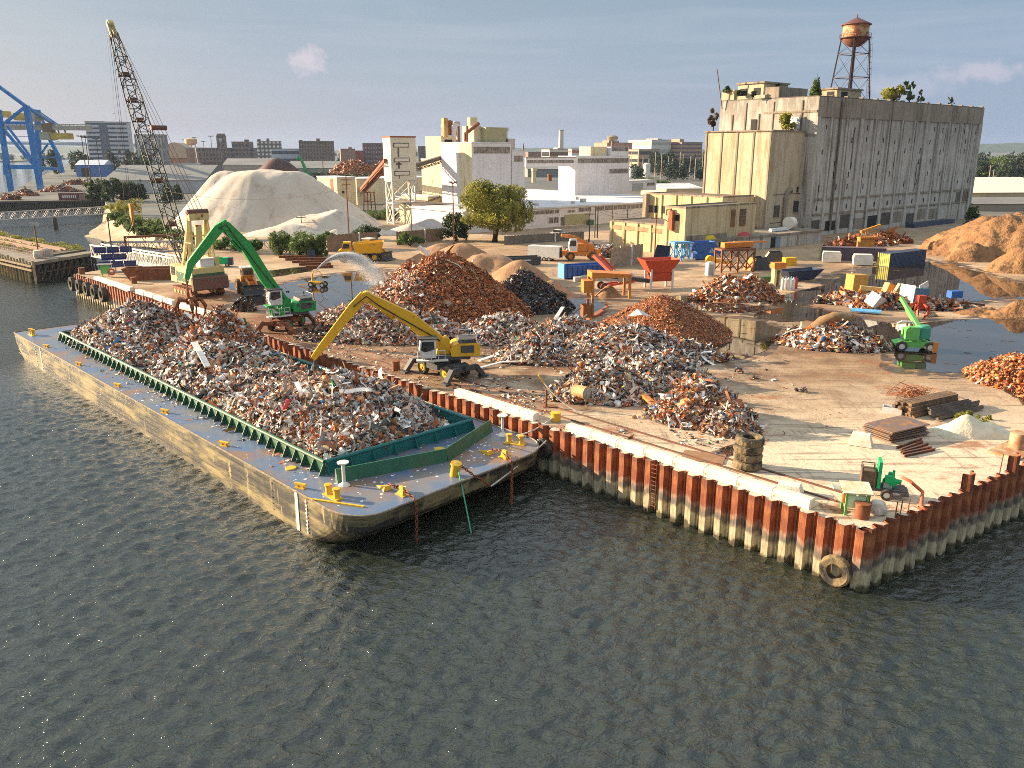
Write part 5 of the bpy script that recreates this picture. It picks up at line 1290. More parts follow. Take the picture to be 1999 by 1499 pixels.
b = MB(); b.path([(w * .05, 4, h + .4), (w * .05, 4, h + 2.6), (w * .38, 4, h + 5.6)], .55, 8); b.path([(w * .02, 2.5, h + .3), (w * .02, 2.5, h + 4.8)], .3, 6); b.build('rust_pipe', M['rst'], o)
o_f1 = o
o, w2, h2_ = fbox('factory_tower', 'grey lower tower between the white tower and the enclosed bridge', 999, 1024, 396, 294, 14, M['fw'], ZR)
band(o, 1, w2 - 1, h2_ - 3.2, 1.6, mull=1.2)
b = MB(); b.box(w2 * .3, 5, h2_ + .3, w2 * .5, 6, 3.2); b.lathe([(.8, 0), (.8, 2.2), (1.1, 2.3), (1.1, 3.2), (0, 3.2)], 10, (w2 * .1, 4, h2_ + 3.5)); b.build('roof_plant', M['galv'], o)
Pc = G(872, 432); o, w, h = fbox('factory_tower', 'cream process tower with rusty pipes and ducts on its roof', 872, 921, 430, 312, 14, M['fc'])
hq = ZT(265, Pc.y) - ZD
b = MB(); b.box(w * .28, 7, h + .3, w * .52, 9, hq - h - .3); o2 = b.build('upper_tower', M['fc'], o)
b = MB(); b.box(w * .3, 2.44, hq - 2.6, w * .3, .1, 1.6); b.build('window', M['hole'], o2)
b = MB(); b.box(w * .16, 2.3, hq - .2, 1.5, 1.5, 5.6); b.build('square_stack', mat('stack_paint', (.5, .36, .14), (.3, .14, .06), scale=1), o)
for (x, y, r0, z0, z1, m) in ((w * .34, 5, 1.2, hq, hq + 3.6, M['galv']), (w * .5, 5, 1.3, hq, hq + 4.6, M['rst']), (w * .86, 6, 1.3, h, hq + 4.4, M['galv'])):
 b = MB(); b.lathe([(r0 * .7, z0), (r0 * .7, z1 - 1.6), (r0, z1 - 1.4), (r0, z1 - .4), (r0 * .5, z1), (0, z1)], 12, (x, y, .3)); b.build('cyclone_vent', m, o, smooth='auto')
b = MB(); b.path([(w * .55, 3, h - 2), (w * .55, 3, hq + 1), (w * .62, 3, hq + 3.6), (w * .74, 3.4, hq + 3.2), (w * .8, 4, hq - 2), (w * .82, 4, h)], .75, 8); b.build('white_duct', M['fw'], o)
b = MB(); b.path([(w * .5, -.5, h + 3.5), (w * .5, -.5, hq + 3)], .35, 6); b.path([(w * .4, -.4, 3), (w * .4, -.4, h - 2)], .3, 6); b.box(w * .5, -.6, h + 2.4, w * .5, .8, .25); b.build('rust_pipe', M['rst'], o)
b = MB(); b.box(w * .78, -.6, h * .52, w * .3, 1.2, h * .2); b.build('grey_hopper', M['galv'], o)
b = MB(); b.box(w * .5, -.3, h * .2, w, .6, .25); b.box(w * .5, -.3, h * .76, w, .5, .2); b.build('pipe_rack', M['rst'], o)
fP = Pc
o, w, h = fbox('factory_shed', 'cream sloping roofed shed below the conveyor', 836, 872, 430, 385, 16, M['fc'], cat='shed')
b = MB(); b.add([(-7, -.3, h - 3.4), (w + .2, -.3, h + .6), (w + .2, 16, h + .6), (-7, 16, h - 3.4), (-7, -.3, h - 3.0), (w + .2, -.3, h + 1.0), (w + .2, 16, h + 1.0), (-7, 16, h - 3.0)], [(0, 1, 5, 4), (4, 5, 6, 7), (3, 2, 1, 0), (1, 2, 6, 5), (0, 4, 7, 3), (2, 3, 7, 6)]); b.build('sloping_roof', M['roof'], o)
o, w, h = fbox('factory_shed', 'low cream shed with a dark doorway beside the big tree', 822, 884, 441, 402, 12, M['fc'], cat='shed', roofm=M['roof'])
b = MB(); b.box(w * .62, -.04, .3, 1.0, .1, 3.0); b.build('door', M['hole'], o)
A = G(1024, 385, ZR); Bq = G(1112, 385, ZR); yb = A.y + 6
xa, xb = XT(1022, 315, yb), XT(1118, 315, yb + 9)
z0, z1 = ZT(325, yb), ZT(308, yb)
o = thing('enclosed_bridge', 'enclosed conveyor bridge with a glazed strip between the factory towers', 'bridge', (xa, yb, z0), math.atan2(9, xb - xa))
Lb = math.hypot(xb - xa, 9); b = MB(); b.box(Lb / 2, 0, 0, Lb, 3.4, z1 - z0); b.build('gallery', M['fw'], o)
b = MB(); b.box(Lb / 2, -1.72, (z1 - z0) * .38, Lb - 1, .1, (z1 - z0) * .36); b.build('window_strip', M['frost'], o)
b = MB(); b.box(Lb / 2, 0, z1 - z0, Lb + .4, 3.9, .3); b.build('roof', M['trim'], o)
o, w, h = fbox('factory_annex', 'small white roof building right of the windowed factory block', 1227, 1281, 373, 354, 7, M['fw'], ZR, 'roof building')
band(o, w * .66, w * .92, h * .5, 1.0, mull=1.2); b = MB(); b.box(w * .32, -.05, .1, w * .38, .1, h * .75); b.build('roller_door', M['galv'], o)
o, w, h = fbox('factory_shed', 'cream box shed behind the inclined conveyor', 661, 697, 415, 347, 16, M['fc'], cat='shed')
b = MB(); b.box(-.05, 4, .2, .1, 2.2, h - .6); b.build('rusty_door', M['rst'], o); b = MB(); b.box(w * .3, -.05, h * .55, 1.0, .1, .8); b.build('window', M['hole'], o)
o, w, h = fbox('factory_shed', 'long cream shed between the conveyor and the white silo tower', 698, 860, 400, 350, 20, M['fc'], cat='shed')
T0 = G(768, 438); ZB0 = ZT(353, T0.y); ZT0 = ZT(268, T0.y); tw = along(T0, FX, 815) * 1.02
tv = along(T0, FY, 753.5)
st = thing('silo_tower', 'cream box silo on white steel legs with three framed panels', 'silo tower', T0, FA)
b = MB(); b.box(tw / 2, tv / 2, ZB0 - ZD, tw, tv, ZT0 - ZB0); b.build('silo_box', mat('silo_cladding', (.60, .55, .43), (.54, .49, .38), scale=.5, c3=(.30, .25, .18), s3=.8, lo3=.64, hi3=.7), st)
for f in (.13, .47, .78):
 z = ZT0 - ZD - f * (ZT0 - ZB0) - 1.2
 b = MB(); b.box(tw * .42, -.06, z, tw * .62, .12, 1.25); p_ = b.build('panel_frame', M['stain'], st)
 b = MB(); b.box(tw * .42, -.12, z + .2, tw * .56, .08, .85); b.build('panel', mat('panel_cream', (.6, .55, .44)), p_)
for (z, h_, w_) in ((.30, 2.6, .5), (.62, 2.0, .6), (.66, .5, 1.9), (.9, 1.4, .35)):
 b = MB(); b.box(tw * .3, -.015, ZT0 - ZD - z * (ZT0 - ZB0) - h_ + .8, w_, .03, h_); b.build('soot_stain', M['stain'], st)
b = MB(); b.box(tw / 2, tv / 2, ZT0 - ZD, tw + .25, tv + .25, .4); b.build('roof_rim', M['rst'], st)
lh = ZB0 - ZD
wsm = mat('white_steelwork', (.68, .66, .62), (.55, .50, .42), scale=1, c3=RUST, s3=1.0, lo3=.64, hi3=.7)
for (x, y) in ((.4, .4), (tw - .4, .4), (tw - .4, tv - .4), (.4, tv - .4)):
 b = MB(); b.beam((x, y, 0), (x, y, lh), .42); b.build('leg', wsm, st)
b = MB()
for z0_, z1_ in ((0.3, lh * .5), (lh * .5, lh)):
 for (a, c) in (((.4, .4), (tw - .4, .4)), ((tw - .4, .4), (tw - .4, tv - .4)), ((tw - .4, tv - .4), (.4, tv - .4)), ((.4, tv - .4), (.4, .4))):
  b.beam((*a, z0_), (*c, z1_), .2); b.beam((*c, z0_), (*a, z1_), .2); b.beam((*a, z1_ - .2), (*c, z1_ - .2), .28); b.beam((*a, z0_), (*c, z0_), .25)
b.build('bracing', wsm, st)
def conveyor(lab, A, B_, w, m, truss, legs=()):
 A, B_ = Vector(A), Vector(B_); d = (B_ - A); L_ = d.length; ang = math.atan2(d.y, d.x); el = math.atan2(d.z, math.hypot(d.x, d.y))
 o = thing('conveyor', lab, 'conveyor', A); o.rotation_euler = (0, -el, ang)
 b = MB(); b.box(L_ / 2, 0, .9, L_, w, .9); b.build('belt_cover', m, o)
 b = MB()
 for s in (-w / 2, w / 2):
  b.beam((0, s, 0), (L_, s, 0), .22); b.beam((0, s, .85), (L_, s, .85), .2); n = int(L_ / 1.6)
  for k in range(n): b.beam((L_ * k / n, s, 0 if k % 2 else .85), (L_ * (k + 1) / n, s, .85 if k % 2 else 0), .14)
 b.build('truss', truss, o)
 return o
cB = T0 + FY * tv * .5; cz = ZT(322, cB.y)
Ac = G(697, 392); conveyor('rusty inclined conveyor rising from the left into the silo tower', (Ac.x, Ac.y, ZT(388, Ac.y)), (cB.x, cB.y, cz), 1.9, M['rst'], M['rst'])
o = thing('conveyor_trestle', 'rusty steel trestle carrying the foot of the inclined conveyor', 'trestle', G(722, 410), FA)
b = MB(); hz = ZT(375, G(722, 410).y) - ZD
for x in (-1.6, 1.6):
 for y in (-1.6, 1.6): b.beam((x, y, 0), (x * .8, y * .8, hz), .3)
for z in (hz * .5, hz): b.beam((-1.5, -1.5, z), (1.5, -1.5, z), .25); b.beam((-1.5, 1.5, z), (1.5, 1.5, z), .25); b.beam((1.5, -1.5, z), (1.5, 1.5, z), .25); b.beam((-1.5, -1.5, z), (-1.5, 1.5, z), .25)
b.build('trestle_frame', M['rst'], o)
cs = T0 + FX * tw + FY * tv * .4; ce = fP + FX * along(fP, FX, 917) + FY * 1.0
conveyor('grey covered conveyor running from the silo tower up to the factory', (cs.x, cs.y, ZT(333, cs.y)), (ce.x, ce.y, ZT(301, ce.y)), 2.2, M['roof'], mat('dark_conveyor_steel', (.07, .06, .055), (.16, .09, .06), scale=1))
# ------------------------------------------------------------ machines
paint('yel', (.72, .40, .015), (.55, .28, .02), .48, .62); paint('grn', (.02, .30, .06), (.015, .19, .045), .48, .62); paint('lgrn', (.13, .45, .10), (.10, .34, .09), .5, .62)
paint('dgrey', (.05, .055, .06), (.10, .085, .075), .6, .64); paint('wht', (.66, .65, .62), (.5, .47, .42), .5, .66); paint('oran', (.62, .21, .03), (.42, .13, .025), .5, .6)
paint('red', (.52, .07, .025), (.36, .05, .02), .5, .62); paint('blu', (.025, .11, .38), (.02, .07, .22), .5, .64); paint('navy', (.03, .045, .09), (.05, .06, .08), .5, .64)
paint('ltblu', (.10, .33, .60), (.08, .25, .45), .5, .66); paint('crm', (.60, .48, .20), (.46, .34, .12), .5, .58); paint('dkgrn', (.045, .12, .06), (.05, .08, .04), .5, .6)
M['rubber'] = mat('tyre_rubber', (.022, .021, .02), (.09, .07, .05), scale=1.2, rough=.85, bump=.4, bs=9)
M['dusty'] = mat('dusty_tyre_rubber', (.12, .095, .065), (.04, .036, .03), scale=1.6, rough=.9, bump=.5, bs=8)
M['steel'] = mat('bright_steel', (.5, .5, .5), (.35, .34, .33), scale=3, rough=.25, metal=.9)
M['rstl'] = mat('rusty_steel', (.22, .075, .028), (.13, .045, .02), scale=1.1, c3=(.33, .14, .05), s3=2, rough=.8)
def wheel(o, x, y, r, w, rimm, tm=None):
 b = MB(); b.tyre((x, y, r), r, w, 'Y'); tt = b.build('wheel', tm or M['rubber'], o)
 b = MB(); s = 1 if y > 0 else -1
 b.tube((x, y - w * .28, r), (x, y + w * .28, r), r * .56, n=14); b.tube((x, y, r), (x, y + s * w * .42, r), r * .22, n=8); b.build('rim', rimm, tt)
def plane_pt(c, u, px, py):
 n = Vector((-u.y, u.x, 0)); d = Vector(ray(px, py)); o = Vector((0, 0, CZ))
 k = (Vector((c[0], c[1], 0)) - Vector((0, 0, 0))).dot(n) / d.dot(n)
 p = o + d * k
 return Vector(((p.x - c[0]) * u.x + (p.y - c[1]) * u.y, 0, p.z - ZD))
def arm(b, pts, ws, y, t):
 """box girder through pts (x, 0, z) of depths ws, width t about y"""
 n = len(pts); up = []; dn = []
 for i, p in enumerate(pts):
  d = (pts[min(i + 1, n - 1)] - pts[max(i - 1, 0)]).normalized(); q = Vector((-d.z, 0, d.x))
  up.append(p + q * ws[i] / 2); dn.append(p - q * ws[i] / 2)
 vs = []
 for a, c in zip(up, dn): vs += [a + Vector((0, y - t / 2, 0)), a + Vector((0, y + t / 2, 0)), c + Vector((0, y + t / 2, 0)), c + Vector((0, y - t / 2, 0))]
 fs = [(0, 1, 2, 3), tuple(4 * (n - 1) + k for k in (3, 2, 1, 0))]
 for i in range(n - 1):
  a = 4 * i
  for k in range(4): fs.append((a + k, a + 4 + k, a + 4 + (k + 1) % 4, a + (k + 1) % 4))
 b.add(vs, fs)
def grapple(o, p, m, r=1.0, spread=1.25, dirx=1):
 b = MB(); b.lathe([(.16, 1.5), (.16, 1.0), (.34, .9), (.42, .5), (.3, .1), (0, .05)], 10, p); g_ = b.build('grapple', m, o)
 for k in range(5):
  a = k * 2 * math.pi / 5 + .3; ca, sa = math.cos(a), math.sin(a); b = MB()
  q = [(.35, .45, .30), (.85 * spread, .55, .36), (1.15 * spread, -.1, .30), (1.05 * spread, -.8, .2), (.85 * spread, -1.25, .06)]
  b.path([Vector(p) + Vector((x * r * ca, x * r * sa, z * r)) for x, z, _ in q], [w * r * .6 for _, _, w in q], 5); b.build('tine', m, g_)
def handler(name, lab, c, u, ch, body, cabm, J, W_, cab_z, s=1.0, stab=M['dgrey'], logo=None):
 """wheeled material handler: c centre, u the way the arm points, ch the way the carriage points; J = arm joints"""
 ra = math.atan2(u.y, u.x); o = thing(name, lab, 'excavator', (c[0], c[1], ZD), ra)
 rc = math.atan2(ch.y, ch.x) - ra; T = Matrix.Rotation(rc, 4, 'Z')
 b = MB(T); b.box(0, 0, .75, 5.4, 1.5, .65); b.box(0, 0, .95, 1.9, 2.3, .55); b.lathe([(1.05, 1.4), (1.05, 1.75), (0, 1.76)], 18)
 b.box(0, -1.25, .85, 1.7, .5, .55); b.box(0, 1.25, .85, 1.7, .5, .55); und = b.build('carriage', M['dgrey'] if stab is M['dgrey'] else stab, o)
 for x in (-1.75, 1.75):
  for y in (-1.15, 1.15):
   b = MB(T); b.tyre((x, y, .68), .68, .55, 'Y'); w_ = b.build('wheel', M['dusty'], o)
   b = MB(T); sg = 1 if y > 0 else -1; b.tube((x, y - .2, .68), (x, y + sg * .25, .68), .36, n=14); b.tube((x, y, .68), (x, y + sg * .33, .68), .14, n=8); b.build('rim', body, w_)
 for x in (-3.0, 3.0):
  for y in (-1, 1):
   b = MB(T); b.beam((x * .95, y * .3, 1.1), (x * 1.02, y * 1.5, 1.12), .5, .45); b.beam((x * 1.02, y * 1.45, 1.25), (x * 1.06, y * 2.3, .2), .55, .4); b.box(x * 1.06, y * 2.35, .03, .8, .7, .18); b.build('stabiliser', stab, o)
 b = MB(); b.box(-.2, 0, 1.78, 4.6, 2.5, .4); b.build('slewing_deck', M['dgrey'], o)
 b = MB(); b.side([(-3.4, 2.1), (-.7, 2.1), (-.55, 2.6), (-.9, 3.2), (-1.3, 3.35), (-3.2, 3.35), (-3.45, 3.1)], -1.35, 1.35); eng = b.build('engine_housing', body, o)
 b = MB(); b.box(-2.2, 1.36, 2.45, 1.3, .04, .72); b.box(-2.2, -1.36, 2.45, 1.3, .04, .72); b.build('grille', M['dgrey'], eng)
 if logo:
  b = MB(); b.box(-2.75, 1.365, 2.85, .8, .03, .2); b.box(-1.2, 1.365, 2.75, .28, .03, .34); b.build('marking', M['dgrey'], eng)
 b = MB(); b.side([(-3.2, 3.35), (-1.4, 3.35), (-1.5, 3.7), (-3.0, 3.75)], -1.2, 1.2); b.tube((-2.6, -.6, 3.7), (-2.6, -.6, 4.3), .1, n=8); b.build('engine_cover', M['dgrey'], o)
 b = MB()
 for y in (-1.25, 1.25):
  b.path([(-3.1, y, 3.4), (-3.1, y, 4.2), (-1.6, y, 4.2), (-1.6, y, 3.4)], .03, 4)
 b.path([(-3.1, -1.25, 4.2), (-3.1, 1.25, 4.2)], .03, 4); b.build('roof_rail', M['wht'], o); b = MB()
 for k in range(5): b.tube((.0 + k * .65, 1.75, 1.9), (.0 + k * .65, 1.75, 2.85), .03, n=4)
 b.path([(0, 1.75, 2.85), (2.6, 1.75, 2.85)], .03, 4); b.path([(0, 1.75, 2.4), (2.6, 1.75, 2.4)], .025, 4); b.build('railing', M['wht'], o)
 b = MB(); b.box(1.2, 1.35, 1.8, 3.0, .9, .12); b.build('walkway', M['wht'], o)
 b = MB(); b.side([(-.55, 2.15), (.75, 2.15), (.45, 3.4), (-.25, 3.9), (-.6, 3.6)], -.5, .5); b.build('boom_support', body, o)
 z = cab_z; b = MB()
 if z > 2.3:
  for (x, y) in ((1.1, .7), (2.3, .7), (1.1, 1.6), (2.3, 1.6)): b.beam((x * .75 + .3, y, 1.9), (x, y, z), .16)
  b.beam((.6, 1.15, 2.0), (2.3, 1.15, z - .05), .3); b.box(1.75, 1.15, z - .15, 2.1, 1.4, .14); b.build('cab_riser', body, o)
 b = MB(); b.side([(.85, z), (2.2, z), (2.45, z + .7), (2.3, z + 1.75), (.95, z + 1.8), (.8, z + 1.6)], .55, 1.75); cb = b.build('cab', cabm, o)
 b = MB(); b.side([(1.0, z + .85), (1.9, z + .6), (2.28, z + .8), (2.18, z + 1.6), (1.05, z + 1.62)], 1.752, 1.785); b.box(2.4, 1.15, z + .72, .06, 1.0, .9, M=Matrix.Rotation(R(-7), 4, 'Y')); b.box(.815, 1.15, z + .8, .06, .9, .7); b.build('cab_window', M['glass'], cb)
 b = MB(); b.box(1.65, 1.15, z + 1.82, 1.9, 1.45, .1); b.build('roof_guard', M['dgrey'], cb)
 b = MB();
 for y in (.6, .97, 1.33, 1.7): b.tube((2.6, y, z + .1), (2.5, y, z + 1.85), .025, n=4)
 for k in range(5): b.tube((2.58, .6, z + .2 + .4 * k), (2.58, 1.7, z + .2 + .4 * k), .025, n=4)
 b.build('front_guard', M['rstl'] if stab is not M['dgrey'] else M['dgrey'], cb)
 b = MB(); arm(b, J['boom'], W_['boom'], -.1, .75); bo = b.build('boom', body, o)
 k = J['boom'][-1]; b = MB(); b.tube((k.x, -.62, k.z), (k.x, .42, k.z), .5 * s, n=16); b.build('knuckle_pin', body, bo)
 b = MB(); arm(b, J['stick'], W_['stick'], -.1, .62); b.build('stick', body, o)
 for (a, c) in J['cyl']:
  m_ = a.lerp(c, .55); b = MB()
  b.tube(a + Vector((0, -.1, 0)), m_ + Vector((0, -.1, 0)), .2, n=10); b.build('cylinder', body, o)
  b = MB(); b.tube(m_ + Vector((0, -.1, 0)), c + Vector((0, -.1, 0)), .12, n=10); b.build('piston_rod', M['steel'], o)
 b = MB(); q = J['boom']; b.path([q[0] + Vector((0, .32, .3)), q[1] + Vector((0, .32, .25)), q[-1].lerp(q[-2], .3) + Vector((0, .4, -.2)), q[-1] + Vector((0, .45, .1)), J['stick'][1] + Vector((0, .3, .1))], .06, 5); b.build('hose', M['rubber'], o)
 return o
cY = Vector((-6.7, 79.0, 0)); uY = Vector((-.986, -.167, 0)).normalized()
pt = lambda px, py: plane_pt(cY, uY, px, py)
J = dict(boom=[pt(888, 690), pt(850, 663), pt(800, 622), pt(715, 579)], stick=[pt(712, 576), pt(690, 600), pt(628, 678), pt(611, 700)], cyl=[(pt(838, 668), pt(770, 612)), (pt(770, 622), pt(722, 590))])
yo = handler('material_handler', 'yellow wheeled scrap excavator with white cab reaching over the barge', cY, uY, -WD, M['yel'], M['wht'], J, dict(boom=[.9, 1.35, 1.25, .85], stick=[.9, .95, .7, .5]), 2.15)
grapple(yo, J['stick'][-1] + Vector((-.15, 0, -1.6)), M['dgrey'], .8, .8)
cG = Vector((-28.0, 101.3, 0)); uG = Vector((-.85, -.53, 0)).normalized()
pt = lambda px, py: plane_pt(cG, uG, px, py)
J = dict(boom=[pt(556, 590), pt(520, 545), pt(480, 480), pt(440, 440)], stick=[pt(445, 436), pt(425, 448), pt(372, 515), pt(364, 545)], cyl=[(pt(548, 600), pt(497, 520)), (pt(470, 490), pt(436, 452))])
go = handler('material_handler', 'green wheeled scrap excavator with raised cab holding a dark grapple by the crane', cG, uG, Vector((-.2, -1, 0)), M['grn'], M['wht'], J, dict(boom=[1.1, 1.4, 1.3, 1.1], stick=[1.1, 1.1, .85, .55]), 3.3, stab=M['rstl'], logo=True)
e = J['stick'][-1]; b = MB(); b.tube(e, e + Vector((0, 0, -1.6)), .12, n=6); b.build('grapple_link', M['rstl'], go)
grapple(go, e + Vector((0, 0, -3.0)), M['rstl'], 1.25, 1.25)
cf = WD.copy(); cr = Vector((-cf.y, cf.x, 0)); cr = cr if cr.x > 0 else -cr
rl = G(376, 584); CC = rl + cr * 2.8 + cf * 4.2
crn = thing('crawler_crane', 'yellow and green crawler crane with tall lattice boom on the quay', 'crane', CC, math.atan2(cf.y, cf.x))
for y in (-2.1, 2.1):
 b = MB(); b.side([(-3.6, .45), (-3.2, .05), (3.2, .05), (3.6, .45), (3.2, 1.15), (-3.2, 1.15)], y - .5, y + .5)
 for k in range(9): b.box(-3.1 + k * .78, y, 1.15, .5, 1.02, .08)
 tk = b.build('crawler_track', M['rstl'], crn)
 for k in range(5):
  b = MB(); b.tube((-2.4 + 1.2 * k, y - .56, .55), (-2.4 + 1.2 * k, y + .56, .55), .3, n=10); b.build('road_wheel', M['crm'], tk)
b = MB(); b.box(0, 0, 1.0, 4.5, 3.2, .6); b.lathe([(1.5, 1.6), (1.5, 1.9), (0, 1.9)], 18); b.build('car_body', M['rstl'], crn)
b = MB(); b.box(-.6, 0, 1.95, 7.2, 5.0, 2.5); bd = b.build('machinery_house', M['crm'], crn)
b = MB(); b.box(-.6, 2.52, 2.2, 4.2, .05, 1.4); b.box(-4.22, 0, 3.1, .05, 5.0, .5); b.build('green_band', M['dkgrn'], bd)
b = MB(); b.side([(-4.9, 1.3), (-4.2, 1.1), (-4.2, 3.2), (-4.75, 3.0)], -2.75, 2.75); b.build('counterweight', mat('dull_red_counterweight', (.18, .06, .045), (.10, .09, .05), scale=.7, c3=(.3, .22, .12), s3=1.6, lo3=.62, hi3=.7), crn)
b = MB(); b.box(-2.4, -.4, 4.46, 2.0, 2.0, 1.1); b.box(-2.4, -.4, 5.56, 2.2, 2.3, .12); b.build('winch_cover', M['wht'], crn)
b = MB(); b.box(-1.2, -1.9, 4.46, 3.6, 1.0, 1.3); b.build('engine_box', M['crm'], crn)
b = MB(); b.box(2.6, 1.9, 1.9, 2.2, 1.3, 2.6); c_ = b.build('cab', M['crm'], crn)
b = MB(); b.box(3.72, 1.9, 2.9, .05, 1.1, 1.3); b.box(2.6, 2.57, 2.9, 1.4, .05, 1.3); b.build('cab_window', M['glass'], c_)
gz = 12.2
b = MB()
for y in (-1.25, 1.25):
 b.beam((-1.7, y * 1.25, 4.4), (-2.3, y, gz), .42, .5); b.beam((1.0, y * 1.25, 4.4), (-2.1, y, gz - .2), .34, .4); b.beam((-3.4, y * 1.3, 4.4), (-2.6, y, gz - .4), .22)
 b.beam((-3.0, y * 1.25, 8.0), (-.6, y * 1.2, 8.0), .18)
b.box(-2.3, 0, gz - .9, 1.2, 3.0, 1.0); b.beam((-2.2, -1.4, 9), (-2.2, 1.4, 9), .25); b.box(-2.0, 0, 6.2, .7, .9, 4.4)
b.build('gantry', M['crm'], crn)
b = MB(); b.tube((-2.3, -1.6, gz + .3), (-2.3, 1.6, gz + .3), .4, n=12); b.box(-2.3, 0, gz + .1, .9, 3.2, .25); b.build('sheave_block', M['rail'], crn)
tipw = plane_pt(CC, cf, 214, 42); foot = Vector((3.0, 0, 2.3)); tip = tipw
bdir = (tip - foot).normalized(); BLn = (tip - foot).length; bn = Vector((-bdir.z, 0, bdir.x))
def bp_(s, i, j):
 f = min(1.0, s / 7.0, (BLn - s) / 13.0 + .36)
 return foot + bdir * s + bn * (j * .92 * max(f, .18)) + Vector((0, i * .95 * max(f, .3), 0))
bm_m = mat('dark_boom_steel', (.022, .032, .026), (.05, .04, .028), scale=.6, rough=.6)
b = MB(); N_ = 30
for i in (-1, 1):
 for j in (-1, 1):
  for a, c in zip([0, 7, BLn - 13, BLn - 2.2], [7, BLn - 13, BLn - 2.2, BLn - 2.2]):
   if c - a > .1: b.tube(bp_(a, i, j), bp_(c, i, j), .105, n=5)
for k in range(N_):
 s0, s1 = .8 + (BLn - 3.4) * k / N_, .8 + (BLn - 3.4) * (k + 1) / N_
 e = 1 if k % 2 else -1
 for i in (-1, 1): b.tube(bp_(s0, i, -e), bp_(s1, i, e), .055, n=4)
 for j in (-1, 1): b.tube(bp_(s0, -e, j), bp_(s1, e, j), .055, n=4)
 if k % 3 == 0:
  for i, j, i2, j2 in ((-1, -1, 1, -1), (1, -1, 1, 1), (1, 1, -1, 1), (-1, 1, -1, -1)): b.tube(bp_(s0, i, j), bp_(s0, i2, j2), .06, n=4)
bo_ = b.build('lattice_boom', bm_m, crn)
for s in (9, 16.5, 27, 30.5, 35):
 b = MB(); b.tube(bp_(s, -1, -1), bp_(s, 1, -1), .16, n=6); b.box(*(foot + bdir * s - bn * .6), .5, 1.2, .45); b.build('boom_sheave', M['rail'], bo_)
b = MB(); h0 = foot + bdir * (BLn - 2.4); b.beam(h0 + Vector((0, -.33, 0)), tip + Vector((0, -.28, 0)), .5, .25); b.beam(h0 + Vector((0, .33, 0)), tip + Vector((0, .28, 0)), .5, .25); b.tube(tip + Vector((0, -.4, -.3)), tip + Vector((0, .4, -.3)), .55, n=14); b.box(*(h0 + Vector((0, 0, -.4))), .9, .9, .6); b.build('boom_head', M['crm'], crn)
gtop = Vector((-2.3, 0, gz + .4)); b = MB()
mid = foot + bdir * 21 - bn * 1.0
for y in (-.9, -.3, .3, .9): b.tube(gtop + Vector((0, y, 0)), (gtop.lerp(tip, .42)) + Vector((0, y, 0)), .045, n=4); b.tube(gtop.lerp(tip, .42) + Vector((0, y, 0)), tip + Vector((0, y * .4, 0)), .035, n=4)
b.build('pendant_rope', M['rail'], crn)
b = MB(); p = gtop.lerp(tip, .42); b.tube(p + Vector((0, -1.2, 0)), p + Vector((0, 1.2, 0)), .38, n=10); b.build('bridle_block', M['rail'], crn)
hk = plane_pt(CC, cf, 265, 400); hx_ = Vector((tip.x + .55, 0, hk.z))
b = MB()
for y in (-.16, .16): b.tube(tip + Vector((.55, y, -.3)), hx_ + Vector((0, y, 0)), .03, n=4)
for y in (-.5, .5): b.tube(tip + Vector((.5, y, -.3)), Vector((tip.x - .5, y * 3, 3)) , .02, n=4)
b.build('hoist_rope', M['rail'], crn)
b = MB(); b.box(hx_.x, 0, hx_.z - 2.2, .7, .5, 2.3); b.tube(hx_ + Vector((0, 0, -2.2)), hx_ + Vector((0, 0, -3.4)), .16, n=6); b.build('hook_block', M['oran'], crn)
b = MB(); b.path([hx_ + Vector((0, 0, -3.4)), hx_ + Vector((1.5, 1.0, -6.0))], .07, 4); b.path([hx_ + Vector((0, 0, -3.4)), hx_ + Vector((-1.0, -1.6, -7.0))], .07, 4); b.build('sling', M['rail'], crn)
def loader(lab, P, ang, s, body, tm):
 o = thing('wheel_loader', lab, 'wheel loader', P, ang); o.scale = (s, s, s)
 b = MB(); b.side([(-3.0, .9), (-.3, .7), (-.2, 1.7), (-1.2, 2.0), (-2.9, 1.9)], -.8, .8); b.build('engine_housing', body, o)
 b = MB(); b.box(.9, 0, .7, 2.2, .9, .8); b.build('front_frame', body, o)
 b = MB(); b.side([(-1.3, 1.75), (.15, 1.75), (.3, 2.3), (.05, 3.2), (-1.2, 3.25)], -.75, .75); c = b.build('cab', body, o)
 b = MB(); b.side([(-1.15, 2.25), (.05, 2.25), (.2, 2.4), (.0, 3.05), (-1.1, 3.05)], -.78, .78); b.box(.26, 0, 2.3, .05, 1.2, .8); b.box(-1.31, 0, 2.3, .05, 1.2, .8); b.build('cab_window', M['glass'], c)
 b = MB(); b.box(-.6, 0, 3.26, 1.7, 1.7, .12); b.build('cab_roof', M['wht'], c)
 for x in (-1.9, 1.3):
  for y in (-1.0, 1.0): wheel(o, x, y, .82, .62, body, tm)
 b = MB()
 for y in (-.5, .5): arm(b, [Vector((.6, 0, 1.9)), Vector((2.0, 0, 1.5)), Vector((2.9, 0, .7))], [.3, .45, .3], y, .22)
 b.build('lift_arm', body, o)
 b = MB(); b.side([(2.7, .25), (3.9, .12), (3.0, .35), (2.85, 1.2), (3.2, 1.4), (2.75, 1.35), (2.6, .7)], -1.4, 1.4); b.build('bucket', M['dgrey'], o)
 return o
loader('dusty orange wheel loader parked behind the green excavator boom', G(487, 570), R(-60), 1.15, M['oran'], M['dusty'])
loader('yellow wheel loader digging in dust beside the yellow dumper', G(727, 506), R(-28), 1.25, M['yel'], M['rubber'])
o = thing('dump_truck', 'bright yellow dump truck in front of the container wall', 'dump truck', G(702, 510), R(188))
b = MB(); b.box(0, 0, 1.0, 8.2, 1.4, .6); b.build('chassis', M['dgrey'], o)
